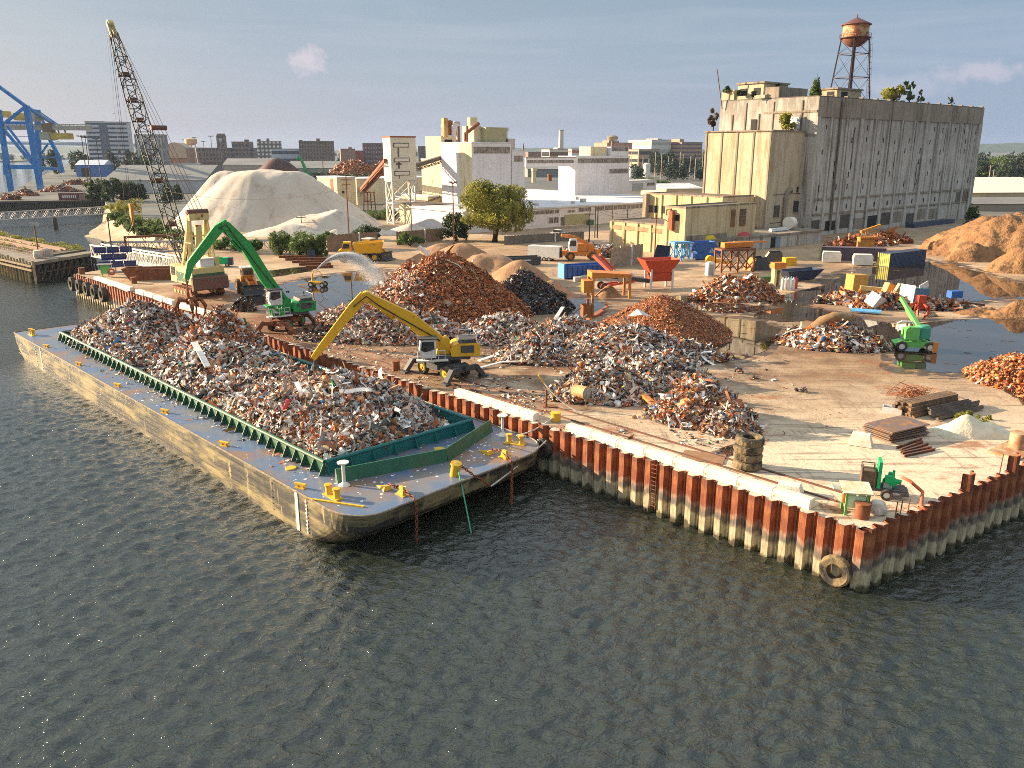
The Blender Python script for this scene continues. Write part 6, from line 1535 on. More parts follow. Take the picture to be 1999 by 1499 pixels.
b = MB(); b.add([(-4.3, -1.6, 1.7), (.6, -1.6, 1.7), (.6, 1.6, 1.7), (-4.3, 1.6, 1.7), (-4.9, -2.0, 4.0), (1.2, -2.0, 3.6), (1.2, 2.0, 3.6), (-4.9, 2.0, 4.0), (-4.7, -1.8, 4.0), (1.0, -1.8, 3.6), (1.0, 1.8, 3.6), (-4.7, 1.8, 4.0), (-4.1, -1.4, 2.2), (.5, -1.4, 2.2), (.5, 1.4, 2.2), (-4.1, 1.4, 2.2)],
 [(0, 1, 5, 4), (1, 2, 6, 5), (2, 3, 7, 6), (3, 0, 4, 7), (3, 2, 1, 0), (4, 5, 9, 8), (5, 6, 10, 9), (6, 7, 11, 10), (7, 4, 8, 11), (8, 9, 13, 12), (9, 10, 14, 13), (10, 11, 15, 14), (11, 8, 12, 15), (12, 13, 14, 15)]); b.build('dump_body', M['yel'], o)
b = MB(); b.side([(1.5, 1.5), (3.6, 1.5), (4.0, 2.2), (3.4, 2.6), (3.0, 3.9), (1.6, 3.9)], -1.2, 1.2); c = b.build('cab', M['yel'], o)
b = MB(); b.side([(1.8, 2.7), (3.2, 2.7), (2.9, 3.6), (1.8, 3.6)], -1.23, 1.23); b.build('cab_window', M['glass'], c)
for x in (-3.0, -1.2, 3.0):
 for y in (-1.35, 1.35): wheel(o, x, y, .9, .7, M['yel'])
o = thing('truck_crane', 'orange truck crane with white cab and folded boom', 'truck crane', G(1130, 507), R(186))
b = MB(); b.box(0, 0, 1.0, 8.4, 2.3, .7); b.box(3.6, 0, 1.3, 2.2, 2.2, .6); b.box(-3.6, 0, .9, 1.0, 2.6, 1.2); b.build('carrier', M['oran'], o)
for x in (-2.6, 1.9):
 for y in (-1.15, 1.15): wheel(o, x, y, .85, .6, M['oran'], M['dusty'])
b = MB(); b.box(-1.2, -.2, 1.75, 3.2, 2.0, 1.5); b.box(-2.3, 0, 1.75, 1.2, 2.2, 1.2); b.build('superstructure', M['oran'], o)
b = MB(); b.side([(.6, 1.9), (2.1, 1.9), (2.3, 3.0), (2.0, 4.3), (.7, 4.3)], .1, 1.3); c = b.build('cab', M['wht'], o)
b = MB(); b.side([(.85, 2.9), (2.1, 2.9), (2.0, 4.0), (.9, 4.0)], .07, 1.33); b.build('cab_window', M['glass'], c)
b = MB(); arm(b, [Vector((-1.8, 0, 3.2)), Vector((1.0, 0, 4.5)), Vector((3.6, 0, 4.9))], [.7, .8, .5], -.5, .7); b.build('boom', M['oran'], o)
b = MB(); b.add([(4.6, -1.2, .4), (6.2, -1.2, .4), (6.2, 1.2, .4), (4.6, 1.2, .4), (4.4, -1.4, 1.6), (7.0, -1.4, 1.8), (7.0, 1.4, 1.8), (4.4, 1.4, 1.6)], [(0, 1, 5, 4), (1, 2, 6, 5), (2, 3, 7, 6), (3, 0, 4, 7), (3, 2, 1, 0)]); b.build('front_bucket', M['oran'], o)
o = thing('boom_lift', 'lime green telescopic boom lift standing at the edge of the big puddle', 'boom lift', G(1782, 683), R(-12))
b = MB(); b.side([(-2.0, .45), (2.0, .45), (2.1, .8), (1.2, 1.1), (-1.5, 1.1), (-2.2, .85)], -.9, .9); b.build('chassis', M['lgrn'], o)
for x in (-1.45, 1.45):
 for y in (-1.05, 1.05): wheel(o, x, y, .58, .42, M['wht'])
b = MB(); b.lathe([(.8, 1.1), (.8, 1.35), (0, 1.35)], 14); b.side([(-1.2, 1.35), (.2, 1.35), (.2, 2.7), (-.9, 2.75), (-1.2, 2.5)], -1.1, -.25); b.side([(-1.2, 1.35), (.2, 1.35), (.2, 2.5), (-1.2, 2.3)], .25, 1.0); b.build('turntable', M['lgrn'], o)
b = MB(); b.lathe([(.75, 1.4), (.82, 1.6), (.82, 2.6), (.6, 2.85), (0, 2.9)], 18, (.75, 0, 0)); b.build('counterweight', mat('teal_counterweight', (.06, .32, .2), (.05, .22, .15), scale=1), o, smooth='auto')
b = MB(); tipb = Vector((-.8, 4.6, 5.0)); f_ = Vector((.3, -.2, 2.5))
b.beam(f_, f_.lerp(tipb, .62), .42, .55); b.beam(f_.lerp(tipb, .55), tipb, .3, .4); b.build('telescopic_boom', M['lgrn'], o)
b = MB(); b.path([(-1.9, -.7, 2.2), (-2.1, -.7, 3.1), (-1.7, -.7, 3.3), (-.6, -.7, 3.3), (-.3, -.7, 2.9)], .1, 6); b.build('guard_rail', M['wht'], o)
b = MB(); b.box(1.9, -1.1, .1, .5, .5, 1.1); b.build('rust_panel', M['oran'], o)
o = thing('orange_peel_grab', 'bright orange peel grab standing on the rubbish heap near the blue shed', 'grab', G(1793, 622))
b = MB(); b.box(0, 0, 2.2, 1.0, 1.0, .9); b.box(0, 0, 1.3, .7, .7, 1.0); b.build('grab_head', M['red'], o)
for k in range(5):
 a = k * 1.2566; b = MB(); b.path([(.4 * math.cos(a), .4 * math.sin(a), 2.1), (1.15 * math.cos(a), 1.15 * math.sin(a), 1.7), (1.3 * math.cos(a), 1.3 * math.sin(a), .8), (.7 * math.cos(a), .7 * math.sin(a), .05)], [.16, .2, .2, .08], 5); b.build('tine', M['red'], o)
o = thing('screening_plant', 'red screening plant with big orange hopper on white legs', 'screening plant', G(1283, 562), R(12))
def hopper(o, x, y, z, bx, by, tx, ty, h, m, nm='hopper'):
 b = MB(); b.add([(x - bx, y - by, z), (x + bx, y - by, z), (x + bx, y + by, z), (x - bx, y + by, z), (x - tx, y - ty, z + h), (x + tx, y - ty, z + h), (x + tx, y + ty, z + h), (x - tx, y + ty, z + h),
  (x - tx + .15, y - ty + .15, z + h), (x + tx - .15, y - ty + .15, z + h), (x + tx - .15, y + ty - .15, z + h), (x - tx + .15, y + ty - .15, z + h), (x - bx + .1, y - by + .1, z + .3), (x + bx - .1, y - by + .1, z + .3), (x + bx - .1, y + by - .1, z + .3), (x - bx + .1, y + by - .1, z + .3)],
  [(3, 2, 1, 0), (0, 1, 5, 4), (1, 2, 6, 5), (2, 3, 7, 6), (3, 0, 4, 7), (4, 5, 9, 8), (5, 6, 10, 9), (6, 7, 11, 10), (7, 4, 8, 11), (8, 9, 13, 12), (9, 10, 14, 13), (10, 11, 15, 14), (11, 8, 12, 15), (12, 13, 14, 15)])
 return b.build(nm, m, o)
hopper(o, 0, 0, 2.6, 1.7, 1.2, 3.0, 1.9, 2.1, M['red']); hopper(o, .3, 0, 1.2, 1.6, 1.0, 1.9, 1.3, 1.35, M['red'], 'feeder_box')
for (x, y) in ((-1.6, -1.3), (2.0, -1.3), (2.0, 1.3), (-1.6, 1.3)):
 b = MB(); b.beam((x, y, 0), (x, y, 3.2), .28); b.build('leg', M['wht'], o)
b = MB(); b.beam((-1.5, 0, 1.2), (-8.6, .6, 2.2), 1.3, .6); b.build('belt_frame', M['dgrey'], o)
b = MB(); b.tube((-4.2, .2, 1.9), (-7.4, .4, 2.6), .55, n=10); b.box(-6.0, -.4, 1.2, 1.6, .8, 1.2); b.build('engine_pack', M['galv'], o)
b = MB(); b.beam((-7.4, .6, 2.6), (-9.4, 3.8, 5.0), 1.0, .5); b.beam((-6.8, .9, 2.6), (-8.6, 4.2, 5.0), .2, .7); b.build('stockpile_conveyor', M['red'], o)
for y in (-.9, .9): wheel(o, -9.2, y, .62, .4, M['oran'])
b = MB(); b.beam((-9.6, -.9, .7), (-4, -.6, 1.3), .3); b.beam((-9.6, .9, .7), (-4, .6, 1.3), .3); b.build('drawbar', M['red'], o)
o = thing('portal_frame', 'orange steel portal frame with soil heaped beneath it beside the red screening plant', 'steel frame', G(1188, 580), R(8))
b = MB(); b.side([(-3.0, 3.1), (3.0, 3.1), (3.0, 3.6), (-3.0, 4.0)], -1.6, 1.6); b.build('top_tray', M['oran'], o)
for (x, y) in ((-2.8, -1.5), (2.8, -1.5), (2.8, 1.5), (-2.8, 1.5)):
 b = MB(); b.beam((x, y, 0), (x, y, 3.15), .35); b.build('leg', M['oran'], o)
b = MB(); b.box(-3.6, -.6, 1.0, 1.2, 2.0, 1.8); b.build('side_grille', M['oran'], o)
hp = Heap([mound(1188, 578, 556, 26, .7, 0, 1.3)], ZD, .3, .8); tag(hp.mesh('soil_heap', soil, .3), 'small soil heap under the orange portal frame', 'soil heap')
# ------------------------------------------------------------ plants
def leafmat(name, c1, c2, c3):
 m = bpy.data.materials.new(name); m.use_nodes = True
 t = m.node_tree; L = t.links; b = t.nodes['Principled BSDF']; b.inputs['Roughness'].default_value = .6; b.inputs['Specular IOR Level'].default_value = .25
 at = nd(t, 'ShaderNodeVertexColor'); at.layer_name = 'Col'
 sp = nd(t, 'ShaderNodeSeparateColor'); L.new(at.outputs[0], sp.inputs[0])
 x = nd(t, 'ShaderNodeMix'); x.data_type = 'RGBA'; x.inputs[6].default_value = rgb(c1); x.inputs[7].default_value = rgb(c2); L.new(sp.outputs[0], x.inputs[0])
 y = nd(t, 'ShaderNodeMix'); y.data_type = 'RGBA'; y.inputs[7].default_value = rgb(c3); L.new(sp.outputs[1], y.inputs[0]); L.new(x.outputs[2], y.inputs[6])
 L.new(y.outputs[2], b.inputs['Base Color'])
 tr = nd(t, 'ShaderNodeBsdfTranslucent'); L.new(y.outputs[2], tr.inputs[0]); ms = nd(t, 'ShaderNodeMixShader'); ms.inputs[0].default_value = .3
 L.new(b.outputs[0], ms.inputs[1]); L.new(tr.outputs[0], ms.inputs[2]); L.new(ms.outputs[0], t.nodes['Material Output'].inputs[0])
 return m
LF = dict(olive=leafmat('yellow_green_leaves', (.26, .26, .03), (.42, .36, .05), (.14, .16, .028)), dark=leafmat('dark_leaves', (.045, .075, .025), (.075, .11, .03), (.028, .045, .018)),
   green=leafmat('mid_green_leaves', (.10, .17, .035), (.19, .25, .05), (.06, .10, .025)), far=leafmat('distant_leaves', (.035, .055, .032), (.05, .075, .04), (.025, .04, .028)), rust=leafmat('autumn_leaves', (.14, .075, .02), (.20, .11, .03), (.08, .05, .02)))
bark = mat('bark', (.07, .05, .035), (.04, .03, .022), scale=3, rough=.95, bump=.5, bs=8)
def leaves(blobs, n, ls, g, flat=.75):
 """leaf sprays through overlapping lobes (x, y, z, rx, ry, rz)"""
 w = np.array([b[3] * b[4] * b[5] for b in blobs]) ** .7; w /= w.sum()
 B = np.array(blobs)[g.choice(len(blobs), n, p=w)]
 d = g.normal(size=(n, 3)); d /= np.linalg.norm(d, axis=1, keepdims=True)
 r = g.random(n) ** .38
 P = B[:, :3] + d * r[:, None] * B[:, 3:]
 tw = fbm(P[:, 0] * 1.1 / ls * .35 + 5, P[:, 2] * 1.1 / ls * .35 + P[:, 1] * .5 / ls, 3)
 k = tw > .40; P, d, r = P[k], d[k], r[k]; n = len(P)
 u = g.normal(size=(n, 3)); u /= np.linalg.norm(u, axis=1, keepdims=True); v = np.cross(u, d + g.normal(size=(n, 3)) * .7); v /= np.linalg.norm(v, axis=1, keepdims=True) + 1e-6
 s = ls * g.uniform(.55, 1.25, (n, 1))
 V = np.stack([P - u * s * .9, P - v * s * .42 + u * s * .1, P + u * s * .9, P + v * s * .42 + u * s * .1], 1).reshape(-1, 3)
 C = np.zeros((n, 3)); C[:, 0] = g.random(n) * .7 + .3 * (r > .8); C[:, 1] = np.clip(1.5 - 2.3 * fbm(P[:, 0] * .6 / ls * .3, P[:, 2] * .6 / ls * .3 + P[:, 1], 2), 0, 1) * .8
 return V, np.arange(4 * n).reshape(-1, 4), np.repeat(C, 4, 0)
def tree(name, lab, P, h, r, m, n=1500, ls=.45, seed=1, trunk=.28, kind='broad', cat='tree', group=None, stems=5):
 g = np.random.default_rng(seed); o = thing(name, lab, cat, P, 0, group)
 bl = []
 if kind == 'broad':
  bl.append((0, 0, h * .58, r * .72, r * .72, h * .36))
  for k in range(18):
   a = k * 2.4 + g.random(); e = g.uniform(.06, .93); q = g.uniform(.55, .92) * math.sqrt(max(.05, 1 - (2 * e - .95) ** 2))
   s_ = g.uniform(.30, .46); bl.append((r * q * math.cos(a), r * q * math.sin(a), h * (trunk + (1 - trunk) * e * .90), r * s_, r * s_, h * g.uniform(.10, .17)))
 elif kind == 'conifer':
  for k in range(9):
   f = k / 9; bl.append((g.normal() * .04 * r, g.normal() * .04 * r, h * (.12 + .84 * f), r * (1 - f) * .9 + .1 * r, r * (1 - f) * .9 + .1 * r, h * .055))
 elif kind == 'bush':
  for k in range(9):
   a = g.random() * 6.28; q = g.uniform(.1, .95); s = g.uniform(.38, .6)
   bl.append((r * q * math.cos(a), r * q * math.sin(a), h * g.uniform(.2, .78), r * s, r * s, h * g.uniform(.22, .36)))
 elif kind == 'wispy':
  for k in range(12):
   f = g.random(); a = g.random() * 6.28
   bl.append((r * .7 * f * math.cos(a), r * .7 * f * math.sin(a), h * (.2 + .75 * g.random()), r * .22, r * .22, h * .10))
 v, f, c = leaves(bl, n, ls, g)
 arr_mesh('crown', v, [f], m, col=c, parent=o)
 b = MB()
 tr = max(.06, r * (.075 if kind != 'conifer' else .05))
 if kind == 'bush':
  for k in range(4): a = k * 1.6; b.tube((0, 0, -.2), (r * .4 * math.cos(a), r * .4 * math.sin(a), h * .6), tr * .6, tr * .25, 5)
 else:
  top = h * (.55 if kind == 'broad' else .95)
  b.path([(0, 0, -.3), (r * .03, 0, top * .4), (-r * .02, r * .03, top * .75), (0, 0, top)], [tr * 1.25, tr, tr * .7, tr * .3], 7)
  for q in bl[1:stems + 2]:
   z0 = min(q[2] * .6, top * .85); b.path([(0, 0, z0 * .75), (q[0] * .45, q[1] * .45, (z0 + q[2]) / 2 * .95), (q[0] * .9, q[1] * .9, q[2])], [tr * .5, tr * .35, tr * .12], 5)
 b.build('trunk', bark, o, smooth=True)
 return o
def tpx(px, base, top, hw, z=ZD):
 p = G(px, base, z); dep = p.y * CP + (CZ - z) * SP
 return p, ZT(top, p.y) - z, hw * dep / FOC
def ptree(name, lab, px, base, top, hw, m, n, ls, seed, kind='broad', cat='tree', group=None, z=ZD, **k):
 p, h, r = tpx(px, base, top, hw, z); return tree(name, lab, p, h, r, LF[m], n, ls, seed, kind=kind, cat=cat, group=group, **k)
ptree('broadleaf_tree', 'large round yellow green tree in front of the white factory', 966, 472, 349, 70, 'olive', 26000, .42, 3, trunk=.2)
ptree('broadleaf_tree', 'smaller dark tree hugging the left of the large round tree', 890, 470, 412, 28, 'dark', 5000, .4, 4, trunk=.1)
ptree('shrub', 'dark round shrub above the rusty container wall', 722, 468, 440, 32, 'dark', 4000, .4, 5, 'bush', 'shrub')
for px, base, top, hw, q, s in ((548, 497, 450, 30, 'green', 'left'), (585, 500, 452, 34, 'green', 'middle'), (620, 501, 462, 24, 'green', 'right')):
 ptree('shrub', 'bright green shrub on the yard edge by the truss gangway, %s of three' % s, px, base, top, hw, q, 6500, .3, px, 'bush', 'shrub', 'three shrubs by the gangway')
for k, (px, base, top, hw) in enumerate(((640, 466, 452, 14), (770, 425, 402, 24), (738, 428, 408, 22), (800, 480, 455, 22), (845, 470, 445, 20))):
 ptree('shrub', ('small bush behind the wall near the rust pole', 'bush below the conveyor trestle', 'yellowing bush under the inclined conveyor', 'bush in front of the pale rubble heap', 'bush at the foot of the cream shed')[k], px, base, top, hw, 'green', 2200, .35, 60 + k, 'bush', 'shrub')
pts = [(222, 415, 396, 17), (238, 424, 398, 20), (256, 420, 386, 22), (262, 436, 414, 22), (282, 446, 420, 24), (300, 452, 428, 20), (318, 458, 436, 22), (336, 464, 444, 20), (352, 470, 450, 18), (370, 474, 452, 18), (396, 480, 458, 18), (430, 488, 464, 20), (460, 490, 466, 20), (490, 494, 468, 18), (226, 432, 410, 14), (244, 446, 424, 16), (262, 456, 434, 16), (284, 464, 442, 16)]
for k, (px, base, top, hw) in enumerate(pts):
 ptree('shrub', 'leafy green shrub in the belt of bushes along the inlet shore', px, base, top, hw, 'green' if k > 2 else 'olive', 2600, .36, 80 + k, 'bush', 'shrub', 'bushes along the inlet shore')
for k, (px, base, top, hw, lab) in enumerate(((190, 392, 347, 22, 'dark spreading tree at the left end of the tree clump by the grey warehouse'), (222, 394, 344, 24, 'dark spreading tree in the middle of the clump by the grey warehouse'), (254, 392, 350, 20, 'dark spreading tree at the right of the clump by the grey warehouse'))):
 ptree('broadleaf_tree', lab, px, base, top, hw, 'dark', 3800, .7, 100 + k, group='dark trees by the grey warehouse', trunk=.05)
for k, (px, base, top, hw, lab) in enumerate(((278, 392, 346, 14, 'dark fir in front of the grey warehouse, left of the crane boom'), (330, 396, 342, 17, 'dark fir half hidden behind the crane boom'), (348, 392, 350, 14, 'dark fir between crane boom and salt heap'))):
 ptree('fir_tree', lab, px, base, top, hw, 'dark', 2600, .6, 110 + k, 'conifer')
for k, (px, base, top, hw) in enumerate(((632, 366, 330, 20), (660, 366, 336, 18), (688, 370, 334, 20), (720, 368, 336, 16), (380, 372, 340, 14))):
 ptree('broadleaf_tree', ('dark tree right of the far ore heap', 'dark tree beside the far orange excavator arm', 'dark tree in front of the far reddish scrap heap', 'dark tree by the foot of the inclined conveyor', 'dark bush like tree behind the left shoulder of the salt heap')[k], px, base, top, hw, 'dark', 1800, .8, 120 + k, trunk=.05)
for k, (px, base, top, hw) in enumerate(((1240, 372, 354, 12), (1262, 374, 346, 22), (1290, 374, 352, 18))):
 ptree('broadleaf_tree', 'green tree %s behind the white roof building' % ('nearest the windowed block', 'in the middle of three', 'nearest the concrete warehouse')[k], px, base, top, hw, 'green', 1500, .8, 130 + k, group='trees behind the roof building')
for k, (px, base, top, hw) in enumerate(((1912, 352, 308, 26), (1945, 350, 300, 34), (1985, 352, 296, 30), (1925, 352, 322, 20), (1970, 356, 318, 24), (2020, 352, 300, 34))):
 ptree('broadleaf_tree', 'green tree right of the concrete warehouse, %s' % ('closest to its wall', 'tall round one second from its wall', 'tall one at the frame edge', 'low one beside its wall', 'low bushy one in front', 'one beyond the frame edge')[k], px, base, top, hw, 'green' if k % 2 else 'far', 2600, 1.0, 140 + k, trunk=.05, group='trees right of the warehouse')
ptree('shrub', 'shrub at the far foot of the concrete warehouse', 1897, 432, 400, 10, 'green', 900, .5, 150, 'bush', 'shrub')
def roof_plant(lab, px, row0, row1, hw, Q, z, m, n, ls, seed, kind, cat='plant'):
 dep = Q.y * CP; x = XT(px, row0, Q.y)
 tree('roof_plant', lab, Vector((x, Q.y, z)), max(1.6, ZT(row1, Q.y) - z), hw * dep / FOC, LF[m], n, ls, seed, kind=kind, cat=cat, group='plants on the warehouse roofs')
ZR_ = ZD + HT + .3
Qm = F0 + UY * MAINL * .9
roof_plant('tall thin bush on the broken left end of the warehouse roof', 1417, 212, 178, 9, F0 + UY * MAINL * .93, ZR_ + 2.0, 'green', 1300, .4, 160, 'conifer')
roof_plant('brown withered bush on the left corner of the annex roof', 1392, 258, 212, 14, C1 + UY * ANL * .93, ZD + AH + .3, 'rust', 1500, .42, 161, 'wispy')
roof_plant('dark conical tree beside the roof house on the warehouse', 1592, 188, 142, 12, F0 + UY * 10, ZR_, 'green', 3200, .4, 162, 'conifer', 'tree')
roof_plant('round green bush on the warehouse roof right of the water tower', 1735, 200, 167, 20, F0 + UX * 38 + UY * 6, ZR_, 'olive', 2800, .5, 163, 'bush')
roof_plant('leaning feathery tree on the warehouse roof', 1774, 204, 158, 17, F0 + UX * 47 + UY * 6, ZR_, 'green', 1500, .5, 164, 'wispy')
roof_plant('thin pale sapling right of the feathery roof tree', 1797, 204, 176, 9, F0 + UX * 53 + UY * 6, ZR_, 'dark', 260, .4, 165, 'wispy')
roof_plant('sparse sapling near the far end of the warehouse roof', 1856, 206, 190, 8, F0 + UX * 70 + UY * 6, ZR_, 'dark', 200, .4, 166, 'wispy')
roof_plant('little bush left of the roof house', 1517, 186, 163, 9, F0 + UY * 24 - UX * 0, ZR_ + 2, 'green', 700, .4, 167, 'wispy')
roof_plant('bright bush growing on the annex roof by the white panel', 1534, 256, 222, 15, C2 + UY * 4 - UX * 2.5, ZD + AH + .3, 'olive', 2200, .42, 168, 'bush')
roof_plant('small twiggy bush in the middle of the warehouse roof edge', 1468, 212, 196, 8, F0 + UY * MAINL * .55, ZR_, 'dark', 500, .4, 169, 'wispy')
roof_plant('tiny bush by the broken parapet on the warehouse roof', 1438, 212, 204, 6, F0 + UY * MAINL * .76, ZR_ + .8, 'dark', 350, .35, 170, 'bush')
def wood(name, px0, px1, Y, topf, n, seed, m='far', dY=60, ls=2.0):
 g = np.random.default_rng(seed); bl = []
 x0, x1 = XT(px0, 300, Y), XT(px1, 300, Y); k = int((x1 - x0) / 5)
 for i in range(k):
  x = g.uniform(x0, x1); f = (x - x0) / (x1 - x0)
  h = (ZT(topf(f), Y) - ZD) * g.uniform(.72, 1.05); r = g.uniform(3.5, 6.5)
  bl.append((x, Y + g.uniform(-dY, dY) * .5, ZD + h * .55, r, r, h * .5))
 v, f, c = leaves(bl, n, ls, g); tag(arr_mesh(name, v, [f], LF[m], col=c), kind='stuff')
wood('wood', 95, 305, 760, lambda f: 290 + 12 * abs(f - .3), 9000, 1)
wood('wood', 330, 500, 1050, lambda f: 294 + 5 * math.sin(f * 9), 7000, 2, ls=2.4)
wood('wood', 600, 1060, 1150, lambda f: 302 + 3 * math.sin(f * 14), 9000, 3, ls=2.4)
wood('wood', 1215, 1400, 800, lambda f: 299 + 4 * math.sin(f * 12), 9000, 4, ls=1.8)
wood('wood', 1230, 1400, 640, lambda f: 318 + 4 * math.sin(f * 10), 4500, 5, ls=1.4)
wood('wood', 1880, 2120, 1000, lambda f: 297, 5000, 6, ls=2.4)
wood('wood', -160, 130, 1900, lambda f: 300, 4000, 7, ls=4)
wood('wood', 380, 1420, 2600, lambda f: 296, 9000, 8, ls=5, dY=400)
# ------------------------------------------------------------ the town behind
def gridmat(name, wallc, winc, fx, fz, wx=.6, wz=.55, rough=.7):
 m = bpy.data.materials.new(name); m.use_nodes = True
 t = m.node_tree; L = t.links; b = t.nodes['Principled BSDF']; b.inputs['Roughness'].default_value = rough
 tc = nd(t, 'ShaderNodeTexCoord'); sp = nd(t, 'ShaderNodeSeparateXYZ'); L.new(tc.outputs['Object'], sp.inputs[0])
 def fr(src, f, w):
  a = nd(t, 'ShaderNodeMath'); a.operation = 'MULTIPLY'; a.inputs[1].default_value = f; L.new(src, a.inputs[0])
  c = nd(t, 'ShaderNodeMath'); c.operation = 'FRACT'; L.new(a.outputs[0], c.inputs[0])
  d = nd(t, 'ShaderNodeMath'); d.operation = 'LESS_THAN'; d.inputs[1].default_value = w; L.new(c.outputs[0], d.inputs[0]); return d.outputs[0]
 ad = nd(t, 'ShaderNodeMath'); ad.operation = 'ADD'; L.new(sp.outputs[0], ad.inputs[0]); L.new(sp.outputs[1], ad.inputs[1])
 x = nd(t, 'ShaderNodeMath'); x.operation = 'MULTIPLY'; L.new(fr(ad.outputs[0], fx, wx), x.inputs[0]); L.new(fr(sp.outputs[2], fz, wz), x.inputs[1])
 y = nd(t, 'ShaderNodeMix'); y.data_type = 'RGBA'; y.inputs[6].default_value = rgb(wallc); y.inputs[7].default_value = rgb(winc); L.new(x.outputs[0], y.inputs[0]); L.new(y.outputs[2], b.inputs['Base Color'])
 return m
def far(name, lab, x0, x1, top, Y, m, ang=12, dep=18, bands=0, bc=None, cat='building', extra=(), roofc=None):
 xa, xb = XT(x0, 300, Y), XT(x1, 300, Y); A = R(ang); w = (xb - xa) / (math.cos(A) + abs(math.sin(A)) * dep / max(1, (xb - xa)) * .6)
 off = abs(math.sin(A)) * dep * .6 if ang > 0 else 0
 o = thing(name, lab, cat, (xa + off, Y, ZD), A); h = ZT(top, Y) - ZD
 b = MB(); b.box(w / 2, dep / 2, 0, w, dep, h); b.build('walls', m, o)
 b = MB(); b.box(w / 2, dep / 2, h, w + .4, dep + .4, .5); b.build('roof', roofc or M['trim'], o)
 for k in range(bands):
  z = h * (k + .35) / bands; b = MB(); b.box(w / 2, -.03, z, w * .96, .1, h / bands * .42); b.box(-.03, dep / 2, z, .1, dep * .9, h / bands * .42); b.build('window_band', bc or M['glass'], o)
 for (f0, f1, t2, nm) in extra:
  b = MB(); b.box(w * (f0 + f1) / 2, dep * .5, h, w * (f1 - f0), dep * .5, ZT(t2, Y) - ZD - h); b.build(nm, m, o)
 return o, w, h
BW = mat('pale_tower_cladding', (.50, .50, .52), (.44, .44, .46), scale=.1); DB_ = mat('dark_blue_glazing', (.06, .07, .10), rough=.2)
o, w, h = far('office_tower', 'white slab tower with dark ribbon windows at the left skyline', 168, 247, 238, 820, BW, 14, 18, 12, DB_, extra=((.0, .42, 236, 'plant_room'),))
b = MB(); b.box(w * .42, -.12, 2, w * .20, .25, h - 3); b.build('dark_panel', mat('slate_panel', (.12, .13, .17)), o)
far('office_block', 'grey ribbed block behind the crane boom', 262, 318, 263, 900, gridmat('ribbed_grey', (.30, .30, .30), (.10, .11, .13), .3, .09, .5, .9), 10, 20)
o, w, h = far('arched_hall', 'tan hall with an arched roof right of the crane boom', 312, 366, 290, 950, mat('hall_brick', (.36, .20, .14), (.30, .17, .12), scale=.1), 8, 30)
b = MB(); b.side([(w * .08, h - 10), (w * .92, h - 10), (w * .92, h + 1.2)] + [(w * (.92 - .84 * k / 10), h + 1.2 + 5.4 * math.sin(math.pi * k / 10)) for k in range(1, 10)] + [(w * .08, h + 1.2)], -1.0, 30.2); b.build('arched_front', mat('hall_tan', (.44, .35, .26), (.40, .31, .23), scale=.1), o)
M['frown'] = gridmat('mill_brick', (.17, .12, .11), (.05, .05, .06), .25, .2, .55, .6)
o, w, h = far('clock_tower_mill', 'long dark mill building with a square tower bearing a round window', 380, 492, 289, 1000, M['frown'], 4, 22)
cx = XT(430, 290, 1000) - o.location.x; b = MB(); b.box(cx, 6, 0, 9.0, 9, ZT(264, 1000) - ZD); b.box(cx, 6, ZT(264, 1000) - ZD, 7.6, 7.6, 2.0); tw_ = b.build('tower', M['frown'], o)
b = MB(); b.tube((cx, 1.45, ZT(273, 1000) - ZD), (cx, 1.3, ZT(273, 1000) - ZD), 2.0, n=16); b.build('round_window', mat('pale_round_window', (.5, .5, .5)), tw_)
far('mill_block', 'dark square mill block right of the tower', 452, 488, 277, 1000, M['frown'], 5, 20, extra=((.66, .82, 272, 'stair_head'),))
far('frame_block', 'dark framed block with white window panels', 500, 546, 276, 900, gridmat('white_panel_grid', (.10, .09, .09), (.52, .52, .50), .25, .25, .55, .5), 10, 16, extra=((.0, .12, 271, 'stair_head'), (.4, .5, 270, 'stair_head')))
far('blue_office', 'low blue and white office in front of the brown apartment tower', 524, 582, 291, 860, mat('pale_blue_wall', (.36, .42, .50)), 12, 24, 3, DB_)
o, w, h = far('apartment_tower', 'brown apartment tower with vertical window rows', 580, 650, 276, 840, gridmat('brown_apartment', (.20, .14, .11), (.07, .065, .07), .36, .3, .45, .62), 12, 18, extra=((.0, .1, 273, 'stair_head'), (.5, .6, 270, 'lift_head')))
far('brick_block', 'small tan brick block beyond the far scrap heap', 660, 692, 291, 900, mat('tan_brick', (.33, .20, .14), (.28, .17, .12), scale=.1), 14, 18, extra=((.55, .8, 287, 'roof_house'),))
far('brick_block', 'small bright red brick house block', 690, 709, 295, 920, mat('red_brick', (.36, .08, .07)), 10, 14)
far('brick_mill', 'wide dark red brick mill with a grid of pale windows', 706, 756, 280, 930, gridmat('dark_brick_grid', (.16, .085, .08), (.34, .30, .30), .35, .22, .4, .45), 6, 20)
far('brick_block', 'grey purple block right of the silo tower', 814, 832, 286, 950, mat('purple_grey', (.16, .13, .14)), 8, 16)
for k, (x0, x1, tp) in enumerate(((838, 862, 292), (866, 884, 289), (604, 640, 296), (1028, 1064, 297))):
 far('brick_block', ('low brick roof left of the process tower', 'brick block touching the process tower', 'low roof beside the brown apartment tower', 'low dark roofs right of the white factory tower')[k], x0, x1, tp, 1100, mat('roof_red_%d' % k if False else 'town_brick', (.22, .13, .11), (.16, .1, .09), scale=.1), 10, 20)
o, w, h = far('church', 'slim dark church spire on the skyline', 1018, 1026, 299, 1300, M['frown'], 10, 8, cat='church'); b = MB(); b.lathe([(2.6, h), (2.2, h + 4), (0.1, ZT(278, 1300) - ZD), (0, ZT(278, 1300) - ZD)], 8, (w / 2, 4, 0)); b.build('spire', M['frown'], o)
